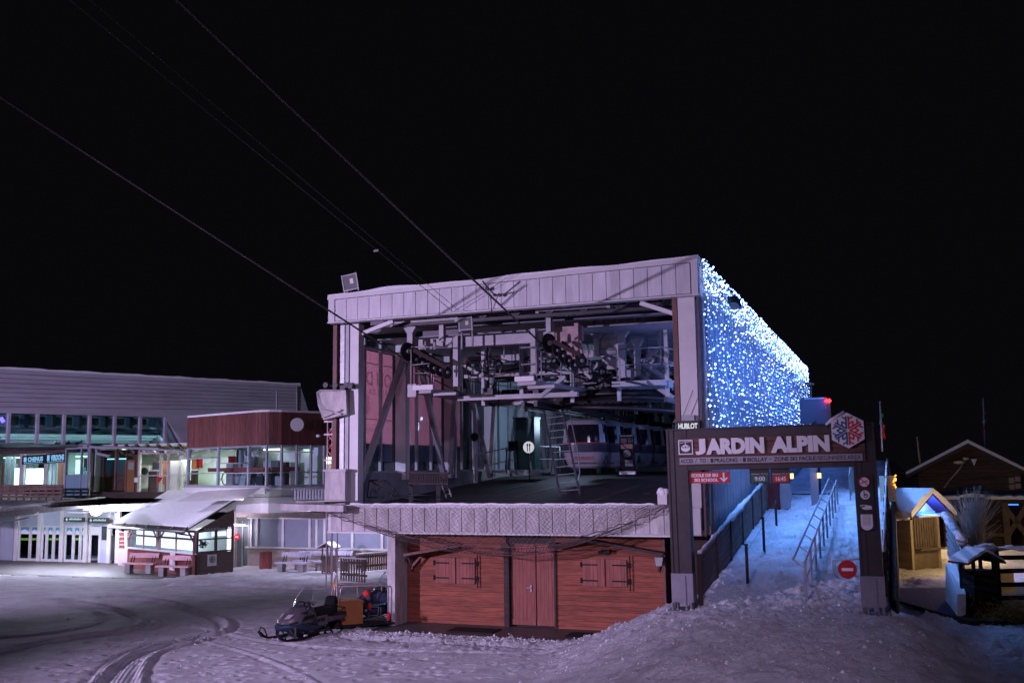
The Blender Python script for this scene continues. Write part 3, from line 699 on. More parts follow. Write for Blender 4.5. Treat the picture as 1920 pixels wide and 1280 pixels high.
# ================================================================== LIFT MACHINERY
def SP(px, py, v): u, z = S.uz(px, py, v); return S.P(u, v, z)
lm = thing('lift_machinery', 'hanging steelwork of cross beam, platforms and dark drive inside the station mouth', 'lift machinery', S.P(-.5, 2, 8.5))
mb = MB(); a, za = S.uz(787, 645, 2.0); b_, zb = S.uz(1080, 630, 2.0)
mb.box(S, a, b_, 1.9, 2.3, 8.58, 8.90); mb.build('cross_beam', 'beam', lm)
def hang(px0, px1, py, v, z0, z1, name='hanger', m_='beam', head=True, d=.18):
    u0 = S.uz(px0, py, v)[0]; u1 = S.uz(px1, py, v)[0]; uc = (u0+u1)/2; w_ = abs(u1-u0)/2
    mb = MB(); mb.box(S, uc-w_, uc-w_+.0+2*w_, v, v+.025, z0, z1); mb.box(S, uc-w_, uc+w_, v+d, v+d+.025, z0, z1); mb.box(S, uc-.02, uc+.02, v+.025, v+d, z0, z1)
    if head: mb.prism(S, [(uc-w_, z1-.30), (uc+w_, z1-.30), (uc+2.2*w_, z1-.12), (uc+2.2*w_, z1+.001), (uc-2.2*w_, z1+.001), (uc-2.2*w_, z1-.12)], v-.01, v+d+.05)
    return mb.build(name, m_, lm)
# upper channels just behind the eaves
for (x0, y0, x1, y1, v) in ((735, 604, 855, 597, 1.0), (1008, 581, 1140, 568, 1.0), (1110, 612, 1205, 606, 5.0), (1180, 634, 1232, 628, 5.4)):
    a, za = S.uz(x0, y0, v); b_, zb = S.uz(x1, y1, v); zc = (za+zb)/2
    mb = MB(); mb.box(S, a, b_, v, v+.22, zc-.08, zc+.09); mb.box(S, a-.06, a+.04, v-.03, v+.3, zc-.14, zc+.30); mb.box(S, b_-.04, b_+.07, v-.03, v+.3, zc-.12, zc+.34)
    for k in range(3):
        uk = a+(b_-a)*(k+.5)/3; mb.box(S, uk-.04, uk+.04, v+.05, v+.15, zc+.09, zc+.3)
    mb.build('channel_beam', 'beam' if v < 3 else 'bluegrey', lm)
for (x0, x1, ytop, ybot, v) in ((763, 773, 608, 650, 1.2), (823, 831, 600, 640, 1.3), (1023, 1032, 586, 622, 1.3), (1112, 1122, 618, 668, 4.2), (1158, 1170, 615, 708, 3.8), (1188, 1198, 632, 705, 4.6)):
    zt_ = S.uz(x0, ytop, v)[1]; zb_ = S.uz(x0, ybot, v)[1]; hang(x0, x1, ytop, v, zb_, zt_, m_='beam' if v < 3 else 'bluegrey', head=(x0 in (763, 1112, 1158, 1188)))
for (x0, x1, yt, yb, v) in ((849, 858, 628, 724, 1.6), (994, 1003, 616, 700, 1.6), (903, 911, 650, 735, 5.5)):
    zt_ = S.uz(x0, yt, v)[1]; zb_ = S.uz(x0, yb, v)[1]; hang(x0, x1, yt, v, zb_, zt_, m_='beam', head=False, d=.3)
# platforms with toe lip, running back from the front, grating underneath
def platform(pts_uv, z, name='platform', m_='beam'):
    MMz = Matrix.Identity(4); mb = MB(); n_ = len(pts_uv)
    top = [S.P(u, v, z) for u, v in pts_uv]; bot = [S.P(u, v, z-.13) for u, v in pts_uv]
    mb.add(top+bot, [tuple(range(n_)), tuple(range(2*n_-1, n_-1, -1))]+[(i, i+n_, (i+1) % n_+n_, (i+1) % n_) for i in range(n_)])
    return mb.build(name, m_, lm)
def uvz(px, py, z): r_ = S.uv(px, py, z); return r_
zpl = 7.15
uL = S.uz(776, 720, 1.3)[0]; platform([(uL, 1.3), (uL+.65, 1.2), (uL+1.5, 9.0), (uL-.2, 9.0)], 7.2)
uR = S.uz(970, 708, 1.3)[0]; platform([(uR, 1.3), (uR+.65, 1.15), (uR+1.6, 9.0), (uR+.1, 9.0)], 7.32)
mb = MB(); mb.box(S, uL+.05, uL+.75, 1.12, 1.20, 7.17, 7.33); mb.box(S, uR+.0, uR+.62, 1.05, 1.13, 7.30, 7.45); mb.build('toe_board', 'white', lm)
a, za = S.uz(878, 741, 3.0); b_, zb = S.uz(1082, 738, 3.0)
mb = MB(); mb.box(S, S.uz(815, 729, 1.6)[0], S.uz(857, 728, 1.6)[0], 1.5, 1.7, 7.0, 7.09); mb.box(S, a-.4, b_, 3.0, 3.2, za-.17, za-.02); mb.box(S, a-1.2, b_+3, 6.8, 7.1, 6.95, 7.2)
mb.box(S, S.uz(990, 705, 1.6)[0], S.uz(1040, 703, 1.6)[0], 1.55, 1.75, 7.1, 7.2)
mb.build('support_beam', 'beam', lm)
# railings of the platforms (tubes)
def railing(pts, z0, h, name='railing', m_='beam', n_=4, mid=True):
    mb = MB(); P = [S.P(u, v, z0+h) for u, v in pts]; mb.tube(P, .022)
    if mid: mb.tube([S.P(u, v, z0+h*.5) for u, v in pts], .018)
    for (ua, va), (ub, vb_) in zip(pts[:-1], pts[1:]):
        k = max(1, int(math.hypot(ub-ua, vb_-va)/1.0))
        for i in range(k+1):
            t = i/k; mb.tube([S.P(ua+(ub-ua)*t, va+(vb_-va)*t, z0), S.P(ua+(ub-ua)*t, va+(vb_-va)*t, z0+h)], .02)
    return mb.build(name, m_, lm)
railing([(uL+.9, 9), (uL+.5, 5), (uL-.05, 1.3), (uL+.65, 1.25)], 7.2, 1.05, m_='steel')
railing([(uR+1.3, 9), (uR+.9, 5), (uR+.1, 1.3), (uR+.65, 1.25)], 7.32, 1.05)
u1_, z1_ = S.uz(1168, 712, 3.8); railing([(u1_-.1, 3.8), (u1_+1.3, 3.8), (u1_+2.0, 6.4)], z1_-.05, 1.05, m_='bluegrey')
mb = MB(); mb.box(S, u1_-.35, u1_+1.35, 3.7, 5.2, z1_-.22, z1_-.05); mb.build('platform', 'bluegrey', lm)
# stair stringers descending to the right
mb = MB()
for dz in (0, -.5): mb.beam(SP(1168, 655, 5.5)+Vector((0, 0, dz)), SP(1262, 718, 5.5)+Vector((0, 0, dz)), .12, .16)
mb.beam(SP(1085, 712, 5.5), SP(1175, 640, 5.5), .12, .13); mb.beam(SP(1060, 705, 3.0), SP(1015, 742, 3.0), .1, .12)
mb.beam(SP(1135, 668, 5), SP(1190, 705, 5), .3, .3)
mb.tube([SP(1120, 660, 4.4), SP(1160, 658, 4.4)], .13, 10)
mb.build('diagonal_beam', 'bluegrey', lm)
u_, z_ = S.uz(1127, 655, 4.6); mb = MB(); mb.box(S, u_-.02, u_+.55, 4.6, 4.9, z_, z_+.55); mb.box(S, u_+.03, u_+.5, 4.59, 4.6, z_+.04, z_+.51); mb.build('control_cabinet', 'whitedirty', lm)
# lower dark drive: tyre conveyors, bull wheel and rails
rails = MB()
for off in (0, .55):
    pts = []
    for k in range(25):
        t = k/24; ang = math.pi*t; pts.append(S.P(1.6+(2.3-off*.6)*math.cos(math.pi-ang), 6.0-(2.6-off)*math.sin(ang)+1.2, 6.62+.12*math.cos(ang)))
    rails.tube(pts, .07, 6)
for uu in (-.9, -.45, 3.9, 4.35):
    rails.beam(S.P(uu, 3.5, 6.75), S.P(uu, 26, 6.75), .12, .16)
rails.build('track_rail', 'darksteel', lm)
mb = MB()
for k in range(26):
    t = k/25; ang = math.pi*t; c = S.P(1.6-2.05*math.cos(ang), 7.2-2.3*math.sin(ang), 7.0)
    fr_ = Matrix.Translation(c) @ Matrix.Rotation(D2R(-20.6)+ang+1.57, 4, 'Z'); mb.disc(fr_, 0, 0, .24, -.07, .07, 14); mb.disc(fr_, 0, 0, .10, -.1, .1, 8)
for uu in (-.68, 4.1):
    for k in range(24):
        c = S.P(uu, 7.3+.62*k, 7.05); fr_ = Matrix.Translation(c) @ Matrix.Rotation(D2R(-20.6+90), 4, 'Z'); mb.disc(fr_, 0, 0, .23, -.07, .07, 12)
mb.build('drive_tyre', 'black', lm, kind='stuff')
mb = MB(); mb.ring(Matrix.Translation(S.P(1.6, 6.6, 6.95)) @ Matrix.Rotation(D2R(90), 4, 'X'), 0, 0, 1.9, .07, n=40)
mb.ring(Matrix.Translation(S.P(1.6, 6.6, 7.1)) @ Matrix.Rotation(D2R(90), 4, 'X'), 0, 0, 1.75, .09, n=40)
for k in range(6):
    a = k*math.pi/3; c = S.P(1.6, 6.6, 7.0); mb.beam(c, c+Vector((1.8*math.cos(a), 1.8*math.sin(a), 0)), .14, .12)
mb.build('bull_wheel', 'darksteel', lm)
mb = MB()
for k in range(34):
    u_ = rs.uniform(-3.2, 4.6); v_ = rs.uniform(3.2, 12); z_ = rs.uniform(7.0, 8.4); a_, b2, c_ = rs.uniform(.08, .5), rs.uniform(.2, .8), rs.uniform(.06, .3)
    mb.box(S, u_-a_, u_+a_, v_, v_+b2, z_-c_, z_+c_)
for k in range(30):
    u_ = rs.uniform(-3.2, 4.6); v_ = rs.uniform(3.4, 11); z_ = rs.uniform(6.8, 8.2); mb.beam(S.P(u_, v_, z_), S.P(u_+rs.uniform(-1.2, 1.2), v_+rs.uniform(-1, 3), z_+rs.uniform(-.5, .8)), .06, .07)
mb.build('drive_gear', 'darksteel', lm)
mb = MB()
for k in range(7):
    u_ = rs.uniform(-3.4, 4.6); v_ = rs.uniform(5.4, 12); z_ = rs.uniform(7.2, 8.6); a_ = rs.uniform(.4, 1.0)
    mb.box(S, u_-a_, u_+a_, v_, v_+.09, z_-.05, z_+.05)
for uu in (-2.6, -1.2, .6, 2.2, 3.8):
    for vv in (4.2, 8.5, 13): mb.box(S, uu-.06, uu+.06, vv, vv+.12, 6.8, 9.05)
for vv in (8, 13, 18): mb.box(S, -3.6, 4.8, vv, vv+.2, 8.3, 8.6)
mb.build('inner_frame', 'greysteel', lm)
mb = MB()
for k, px in enumerate((1225, 1231, 1236)):
    mb.tube([SP(px, 725, 6), SP(px, 748, 6)], .05, 8)
mb.ring(Matrix.Translation(SP(1217, 738, 6)) @ Matrix.Rotation(D2R(-20), 4, 'Z'), 0, 0, .32, .04, sq=.35)
mb.build('damper', 'steel', lm)

for (ua_, ub_, vv, zz, hh_) in ((-4.6, 4.6, 6.2, 8.62, .26), (-4.2, 4.8, 10.5, 8.55, .24), (-3.4, 1.2, 4.4, 7.85, .12), (1.4, 4.7, 5.6, 8.05, .12), (-4.4, -.6, 9.0, 7.6, .14)):
    mb = MB(); mb.box(S, ua_, ub_, vv, vv+.18, zz-hh_/2, zz+hh_/2); mb.build('rear_cross_beam', 'beam' if vv < 9 else 'bluegrey', lm)
for k in range(12):
    uu_ = -4.0+.75*k; vv = 6.1 if k % 2 else 4.6; mb = MB(); mb.box(S, uu_-.04, uu_+.04, vv, vv+.1, 7.7+.3*(k % 3), 9.05); mb.build('rear_hanger', 'beam' if k < 7 else 'bluegrey', lm)
for (pa_, pb_) in (((-3.8, 4.2, 8.5), (-2.4, 4.2, 7.7)), ((-1.2, 5.2, 8.55), (.1, 5.2, 7.6)), ((2.2, 5.2, 7.7), (3.4, 5.2, 8.6)), ((3.2, 4.4, 8.4), (4.6, 4.4, 7.6)), ((.6, 3.4, 8.4), (1.5, 3.4, 7.5))):
    mb = MB(); mb.beam(S.P(*pa_), S.P(*pb_), .07, .09); mb.build('diagonal_strut', 'beam', lm)
mb = MB()
for k in range(22):
    u_, v_, z_ = rs.uniform(-3.6, 1.6), rs.uniform(2.6, 8), rs.uniform(7.25, 8.5); t = rs.rand()
    if t < .4: q_ = (u_+rs.uniform(.5, 1.8), v_, z_)
    elif t < .7: q_ = (u_, v_+.05, z_+rs.uniform(.4, 1.0))
    else: q_ = (u_+rs.uniform(-.7, .7), v_+rs.uniform(.5, 2), z_+rs.uniform(-.5, .5))
    mb.tube([S.P(u_, v_, z_), S.P(*q_)], rs.uniform(.015, .035), 6)
mb.build('thin_rail', 'greysteel', lm)
mb = MB()
for k in range(12):
    c = S.P(rs.uniform(-3.4, 4.4), rs.uniform(3, 8), rs.uniform(7.1, 8.3)); mb.ring(Matrix.Translation(c) @ Matrix.Rotation(D2R(-20+rs.uniform(30, 90)), 4, 'Z'), 0, 0, rs.uniform(.12, .26), .035, n=16)
mb.build('idler_wheel', 'darksteel', lm)
# sheave trains: wheels on a sloping bar
def sheaves(wheels, v, name, label, cat_):
    t = thing(name, label, cat_, SP(wheels[0][0], wheels[0][1], v), 0, 'sheave trains where the cables enter')
    for (px, py, rp) in wheels:
        c = SP(px, py, v); r_ = rp/1900*Vector((c-CO)).dot(_F)
        # wheel axis roughly across the cable (station u)
        fr_ = Matrix.Translation(c) @ Matrix.Rotation(D2R(-20.6+62), 4, 'Z')
        mb = MB(); mb.ring(fr_, 0, 0, r_*.92, r_*.13, n=24); mb.disc(fr_, 0, 0, r_*.84, -.02, .02, 20, 1); mb.disc(fr_, 0, 0, r_*.25, -.075, .075, 10, 3)
        for k in range(6):
            a = k*math.pi/3; mb.disc(fr_, r_*.55*math.cos(a), r_*.55*math.sin(a), r_*.14, -.03, -.021, 8, 2)
        mb.build('sheave', ['black', 'darksteel', 'darksteel', 'greysteel'], t)
    mb = MB(); p = SP(wheels[0][0]+8, wheels[0][1]-4, v-.12); q2 = SP(wheels[-1][0], wheels[-1][1]-9, v-.12); mb.beam(p, q2, .07, .13)
    p = SP(wheels[0][0]+25, wheels[0][1]-2, v+.1); q2 = SP(wheels[-1][0]-10, wheels[-1][1]-16, v+.1); mb.beam(p, q2, .14, .08)
    mb.build('sheave_beam', 'brownred' if cat_ == 'x' else mat('sheave_beam_paint', (.05, .035, .035), .9, 0, .3, 5, spec=.1), t)
    return t
ta = sheaves([(765, 659, 17), (779, 674, 10), (791, 680, 11), (803, 686, 11), (813, 690, 11), (825, 694, 11), (838, 698, 11)], 1.0, 'sheave_train', 'row of dark cable wheels behind the left cable entry, one big wheel first', 'sheave train')
tb = sheaves([(1029, 643, 18), (1044, 657, 11), (1055, 667, 11), (1066, 676, 11), (1077, 684, 11), (1089, 676, 14)], 1.0, 'sheave_train', 'pinkish grey rusty wheel train under the right end of the cross beam', 'sheave train')
mb = MB(); u_, z_ = S.uz(1040, 640, 1.75)
mb.box(S, u_, u_+.9, 1.7, 1.9, z_-.02, z_+.44); mb.prism(S, [(u_+.05, z_-.05), (u_+.9, z_-.05), (u_+1.0, z_-.8), (u_+.7, z_-.8), (u_+.1, z_-.35)], 1.55, 1.7)
mb.box(S, u_+.72, u_+.84, 1.5, 1.62, z_-.7, z_+.5); mb.box(S, u_+.02, u_+.08, 1.5, 1.6, z_-.1, z_+.55)
mb.build('mounting_bracket', mat('dusty_pink_steel', (.36, .25, .26), .6, .1, .35, 5), tb)
mb = MB(); mb.tube([SP(770, 655, .8), SP(772, 650, .8), SP(845, 652, .8)], .02); mb.tube([SP(771, 655, .8), SP(771, 722, .8)], .02); mb.tube([SP(773, 684, .8), SP(806, 681, .8)], .02)
mb.beam(SP(773, 720, 1.2), SP(773, 744, 1.2), .08, .3)
mb.tube([SP(798, 640, 1.2), SP(798, 658, 1.2)], .04); mb.tube([SP(815, 636, 1.2), SP(815, 655, 1.2)], .05); mb.beam(SP(788, 650, 1.4), SP(812, 652, 1.4), .2, .1)
mb.build('guard_frame', 'beam', ta)

# floodlights
def flood(name, label, fr_, s, pole=None, glow=None):
    t = thing(name, label, 'floodlight', fr_.to_translation())
    mb = MB(); mb.loft([[fr_ @ Vector(c) for c in ((-s, 0, -s*.85), (s, 0, -s*.85), (s, 0, s*.85), (-s, 0, s*.85))], [fr_ @ Vector(c) for c in ((-s*.5, s*.9, -s*.35), (s*.5, s*.9, -s*.35), (s*.5, s*.9, s*.35), (-s*.5, s*.9, s*.35))]], smooth=False)
    mb.build('housing', 'darksteel', t)
    mb = MB(); mb.box(fr_, -s*.9, s*.9, -.012, -.002, -s*.75, s*.75, 0); mb.build('front_glass', mat('lamp_front', (.14, .16, .15), .15), t)
    mb = MB(); mb.box(fr_, -s*.02, s*.45, -.018, -.013, -s*.2, s*.4); mb.build('reflector', mat('lamp_reflector', (.6, .5, .45), .3) if glow is None else glow, t)
    mb = MB()
    for x in (-s*1.0, s*1.0): mb.box(fr_, x-.02, x+.02, -.03, .05, -s*1.15, s*1.0)
    for z in (-s*.9, s*.88): mb.box(fr_, -s*1.0, s*1.0, -.028, -.0185, z-.02, z+.02)
    mb.build('frame', 'beam', t)
    if pole: m2 = MB(); [m2.tube([a, b], .035) for a, b in pole]; m2.build('stand', 'beam', t)
c = SP(657, 529, .2); fr_ = Matrix.Translation(c) @ Matrix.Rotation(D2R(-24), 4, 'Z') @ Matrix.Rotation(D2R(-6), 4, 'Y') @ Matrix.Rotation(D2R(8), 4, 'X')
flood('floodlight', 'square floodlight standing on the snowy left corner of the station roof', fr_, .27, [(c+Vector((-.1, .1, -.2)), c+Vector((-.1, .1, -.5)))])
c = SP(873, 607, 1.0); fr_ = Matrix.Translation(c) @ Matrix.Rotation(D2R(-15), 4, 'Z') @ Matrix.Rotation(D2R(-3), 4, 'Y')
flood('floodlight', 'square floodlight on posts above the cross beam inside the station mouth', fr_, .21, [(SP(866, 620, 1.1), SP(866, 655, 1.1)), (SP(886, 618, 1.1), SP(886, 650, 1.1))])

# ladder down to the deck
lad = thing('steel_ladder', 'long grey steel ladder leaning from the machinery platform down to the dark deck', 'ladder', S.P(.6, 4, 3.7))
def LP(px, py, v): return SP(px, py, v)
La, Lb, Lc, Ld = LP(1013, 742, 7.5), LP(1050, 928, 2.9), LP(1048, 738, 7.5), LP(1087, 925, 2.9)
mb = MB(); mb.beam(La, Lb, .05, .13); mb.beam(Lc, Ld, .05, .13); mb.build('side_rail', 'ladder', lad)
mb = MB()
for k in range(14):
    t = .04+k*.071; mb.beam(La.lerp(Lb, t), Lc.lerp(Ld, t), .12, .025, up=(0, 0, 1))
mb.build('rung', 'ladder', lad)
mb = MB(); mb.tube([LP(1062, 745, 6.8), LP(1084, 850, 4.5), LP(1087, 885, 3.2), LP(1084, 900, 3.0)], .02); mb.build('handrail', 'greysteel', lad)

# ================================================================== CABINS
def cabin_proto():
    t = thing('gondola_cabin', 'x', 'gondola cabin')
    prof = [(0, .60), (.06, .70), (.3, .83), (.62, .925), (.64, .93), (.92, .955), (.98, .955), (1.0, .95), (1.70, .885), (1.74, .87), (1.86, .78), (1.92, .62), (1.94, .3)]
    n = 64
    def rg(z, h, off=0):
        out = []
        for k in range(n):
            a = 2*math.pi*k/n; c, s = math.cos(a), math.sin(a); e = 3.0; r_ = (abs(c)**e+abs(s)**e)**(-1/e); out.append(Vector(((h+off)*r_*c, (h+off)*r_*s, z)))
        return out
    R_ = [rg(z, h) for z, h in prof]; pil = [MB() for _ in range(4)]
    sh = MB(); bd = MB(); gl = MB(); rf = MB(); st_ = MB()
    for i in range(len(prof)-1):
        z = (prof[i][0]+prof[i+1][0])/2
        for k in range(n):
            a = 2*math.pi*(k+.5)/n; fx = abs((a/(math.pi/2)) % 1-.5)
            if z < .62: tgt = sh
            elif z < .97: tgt = bd
            elif z < 1.0: tgt = st_
            elif z < 1.70: tgt = gl if fx > .045 else pil[int(round(a/(math.pi/2)-.5)) % 4]
            else: tgt = rf
            tgt.add([R_[i][k], R_[i][(k+1) % n], R_[i+1][(k+1) % n], R_[i+1][k]], [(0, 1, 2, 3)], 0, True)
    sh.add(R_[0], [tuple(range(n-1, -1, -1))]); rf.add(R_[-1], [tuple(range(n))])
    [m_.build('corner_pillar', 'cabwhite', t, world=False) for m_ in pil]; sh.build('shell', 'cabwhite', t, world=False); bd.build('band', 'cabnavy', t, world=False); gl.build('window', 'darkglass', t, world=False); rf.build('roof', 'cabwhite', t, world=False); st_.build('stripe', 'redcab', t, world=False)
    I4 = Matrix.Identity(4)
    mb = MB(); mb.box(I4, -.05, .05, -.35, .35, 1.97, 2.05); mb.tube([Vector((0, 0, 2.0)), Vector((0, .0, 2.35)), Vector((0, .12, 2.6)), Vector((0, .1, 3.0))], .05, 8); mb.box(I4, -.15, .15, -.35, .5, 2.55, 2.68)
    mb.ring(Matrix.Rotation(math.pi/2, 4, 'Z'), .1, 2.75, .1, .03, n=12)
    mb.build('hanger', 'darksteel', t, world=False)
    mb = MB()
    for x in (-.86, .86): mb.box(I4, x-.02, x+.02, -.4, .4, .2, .9)
    mb.box(I4, -.5, .5, -.93, -.90, .18, .22); mb.build('ski_rack', 'darksteel', t, world=False)
    return t
labels = ['front cabin of the parked row, with a red town name on it', 'second cabin of the parked row, right behind the lettered one', 'third cabin of the parked row', 'fourth cabin of the parked row, beside the black board', 'fifth cabin of the parked row', 'sixth cabin of the parked row', 'seventh and farthest cabin of the parked row', 'dark windowed cabin half hidden behind the gate and right column']
c0 = cabin_proto()
cabs = [(-.64+.10*k, 9.85+2.25*k, 4.62) for k in range(7)]+[(4.15, 7.3, 4.50)]
for i, (u, v, z) in enumerate(cabs):
    o = c0 if i == 0 else copy_tree(c0)
    o.scale = (.93, .93, .97); o.location = S.P(u, v, z); o.rotation_euler = (0, 0, D2R(-20.6+(10 if i else 10))); o['label'] = labels[i]; o['group'] = 'cabins parked inside the station'
mb = MB(); fr_ = Matrix.Rotation(0, 4, 'Z'); text(mb, 'COURCHEVEL', fr_, -.42, .42, .32, .45, -.90, 0, .02); mb.build('lettering', 'letterred', c0, world=False)

# upright notice board between the cabins, cabinet, round sign, chair
bt = thing('notice_board', 'tall black notice board with STOP disc and G1 on it in front of the cabins', 'notice board', S.P(.55, 7.0, 4.05))
u0, z1 = S.uz(1161, 815, 7.0); u1, z0 = S.uz(1190, 880, 7.0)
FB = Fr(S.P(u0, 7.0, 0), -20.6); W_ = u1-u0
mb = MB(); mb.box(FB, 0, W_, 0, .08, z0-.05, z1); mb.build('panel', mat('matt_black', (.01, .01, .012), .9, spec=.1), bt)
mb = MB(); mb.box(FB, -.02, W_+.02, -.03, .1, z0-.16, z0-.05); mb.build('foot', 'white', bt)
mb = MB(); h_ = z1-z0
text(mb, 'G1', FB, W_*.6, W_*.9, z0+h_*.78, z0+h_*.90, -.004)
for k in range(4): mb.box(FB, W_*.1, W_*.5, -.004, -.002, z0+h_*(.77+.035*k), z0+h_*(.785+.035*k))
mb.box(FB, W_*.05, W_*.95, -.004, -.002, z0+h_*.955, z0+h_*.985)
M['dimgrey'] = mat('dim_grey_print', (.10, .10, .11), .7)
mb.build('lettering', 'dimgrey', bt)
mb = MB(); mb.box(FB, W_*.1, W_*.9, -.004, -.002, z0+h_*.60, z0+h_*.73); mb.build('red_field', mat('dim_red', (.10, .02, .02), .5), bt)
mb = MB(); mb.disc(FB, W_*.5, z0+h_*.46, W_*.27, -.006, -.001, 8); mb.box(FB, W_*.35, W_*.9, -.004, -.002, z0+h_*.10, z0+h_*.28); s_ = mb.build('stop_disc', 'dimgrey', bt)
mb = MB(); text(mb, 'STOP', FB, W_*.32, W_*.68, z0+h_*.43, z0+h_*.49, -.009, 0, .02); mb.build('lettering', 'signblack', s_)

u0, z1 = S.uz(963, 785, 11.5); u1, z0 = S.uz(1003, 880, 11.5)
cb = thing('control_cabinet', 'tall dark green control cabinet standing against the left glass wall of the station', 'cabinet', S.P((u0+u1)/2, 11.5, z0))
mb = MB(); mb.box(S, u0, u1, 11.5, 12.2, z0, z1); mb.box(S, u0-.03, u1+.03, 11.45, 12.25, z1, z1+.06); mb.build('body', 'tealbox', cb)
mb = MB(); mb.box(S, u0+.04, u1-.3, 11.47, 11.497, z0+.1, z1-.08); mb.box(S, u1-.26, u1-.04, 11.47, 11.497, z0+.1, z1-.6); mb.build('door', 'tealbox', cb)
mb = MB(); mb.box(S, u0-.9, u1+.3, 11.2, 12.6, z0-.12, z0-.01); mb.build('plinth', 'bluegrey', cb)
u_, z_ = S.uz(991, 838, 10.8); rsn = thing('round_sign', 'lit white disc with black symbol on a thin post before the green cabinet', 'round sign', S.P(u_, 10.8, 4.2))
FRs = Fr(S.P(u_, 10.8, 0), -20.6)
mb = MB(); mb.disc(FRs, 0, z_, .235, 0, .02, 28); mb.build('disc', emis('lit_disc', (.9, .9, 1.0), .65), rsn)
mb = MB(); mb.tube([FRs.P(0, .04, 4.15), FRs.P(0, .04, z_)], .02); mb.build('post', 'darksteel', rsn)
mb = MB()
for x in (-.05, .05): mb.box(FRs, x-.018, x+.018, -.004, -.001, z_-.17, z_+.15); mb.box(FRs, x-.035, x+.035, -.003, -.0005, z_+.05, z_+.12)
mb.build('symbol', 'signblack', rsn)
u_, z_ = S.uz(958, 880, 10.5); chr_ = thing('stool', 'dark high stool left of the green cabinet', 'stool', S.P(u_, 10.5, z_))
mb = MB(); mb.box(S, u_-.2, u_+.2, 10.4, 10.8, z_+.75, z_+.8); mb.box(S, u_-.2, u_+.2, 10.76, 10.8, z_+.8, z_+1.15); mb.build('seat', 'black', chr_)
for (a, b_) in ((-.18, .0), (.18, 0), (-.18, .36), (.18, .36)): mb = MB(); mb.tube([S.P(u_+a*.8, 10.42+b_, z_+.75), S.P(u_+a*1.2, 10.42+b_, z_)], .018); mb.build('leg', 'darksteel', chr_)
# inner handrail along the glass
def rail_thing(name, label, pts3, hh, mids, m_, posts=True, r=.03, cat_='handrail', group=None):
    t = thing(name, label, cat_, pts3[0], 0, group)
    mb = MB(); mb.tube([p+Vector((0, 0, hh)) for p in pts3], r); mb.build('top_rail', m_, t)
    mb = MB()
    for k in mids: mb.tube([p+Vector((0, 0, hh*k)) for p in pts3], r*.7)
    mb.build('middle_rail', m_, t)
    if posts:
        for p in pts3: mb = MB(); mb.tube([p, p+Vector((0, 0, hh))], r); mb.build('post', m_, t)
    return t
pr_ = [SP(892, 903, 9.0), SP(950, 888, 11.0), SP(1010, 884, 12.6), SP(1050, 884, 13.6)]
rail_thing('handrail', 'dark two bar handrail along the left glass wall inside the station', pr_, 1.05, (.5,), 'greysteel')
# bench on the deck left and stored frames
bn = thing('slatted_rack', 'dark slatted fence panel lying on trestles in the shaded left corner of the deck', 'rack', SP(800, 930, 1.6))
mb = MB()
for k in range(16): px = 768+4.7*k; mb.beam(SP(px, 886, 1.8), SP(px+.5, 906, 1.8), .045, .02, up=(0, 1, 0))
mb.build('slat', 'darkwood', bn)
mb = MB(); mb.beam(SP(760, 885, 1.8), SP(842, 887, 1.8), .14, .05); mb.beam(SP(764, 906, 1.8), SP(842, 907, 1.8), .14, .05); mb.build('rail', 'darkwood', bn)
mb = MB()
for px in (771, 822): mb.beam(SP(px, 907, 1.9), SP(px, 944, 1.9), .14, .14, up=(0, 1, 0))
mb.build('leg', 'darksteel', bn)
tr = thing('stored_trestle', 'dark folded metal trestle lying against the left wall of the deck', 'trestle', SP(715, 940, 1.0))
mb = MB()
for a_, b_ in (((694, 900), (742, 932)), ((693, 900), (688, 932)), ((694, 900), (724, 900)), ((724, 900), (709, 918)), ((724, 900), (750, 930)), ((740, 915), (728, 946)), ((690, 932), (720, 932)), ((738, 930), (800, 938)), ((740, 928), (810, 928))):
    mb.tube([SP(*a_, 1.0), SP(*b_, 1.0)], .022)
mb.build('frame', 'darksteel', tr)
sl = thing('step_ladder', 'small step ladder leaning in the dark beside the slatted rack', 'ladder', SP(840, 932, 2.2))
mb = MB(); mb.beam(SP(827, 905, 2.4), SP(837, 933, 2.0), .03, .05); mb.beam(SP(838, 903, 2.4), SP(846, 930, 2.0), .03, .05); mb.build('side_rail', 'greysteel', sl)
mb = MB(); [mb.beam(SP(827+10*t, 905+28*t, 2.2), SP(838+8*t, 903+27*t, 2.2), .05, .02) for t in (.2, .5, .8)]; mb.build('rung', 'beam', sl)
u_, z_ = S.uz(890, 819, 9.0); pl = MB(); pl.disc(S, u_, z_, .17, 8.95, 9.0, 20); o = pl.build('round_plate', 'signblack', loc=S.P(u_, 9, z_), label='small dark oval plate on a post inside the station, left of the handrail', category='plate')
mb = MB(); mb.box(S, u_-.07, u_+.07, 9.01, 9.15, 4.1, 7.0); mb.build('inner_post', 'white', st)

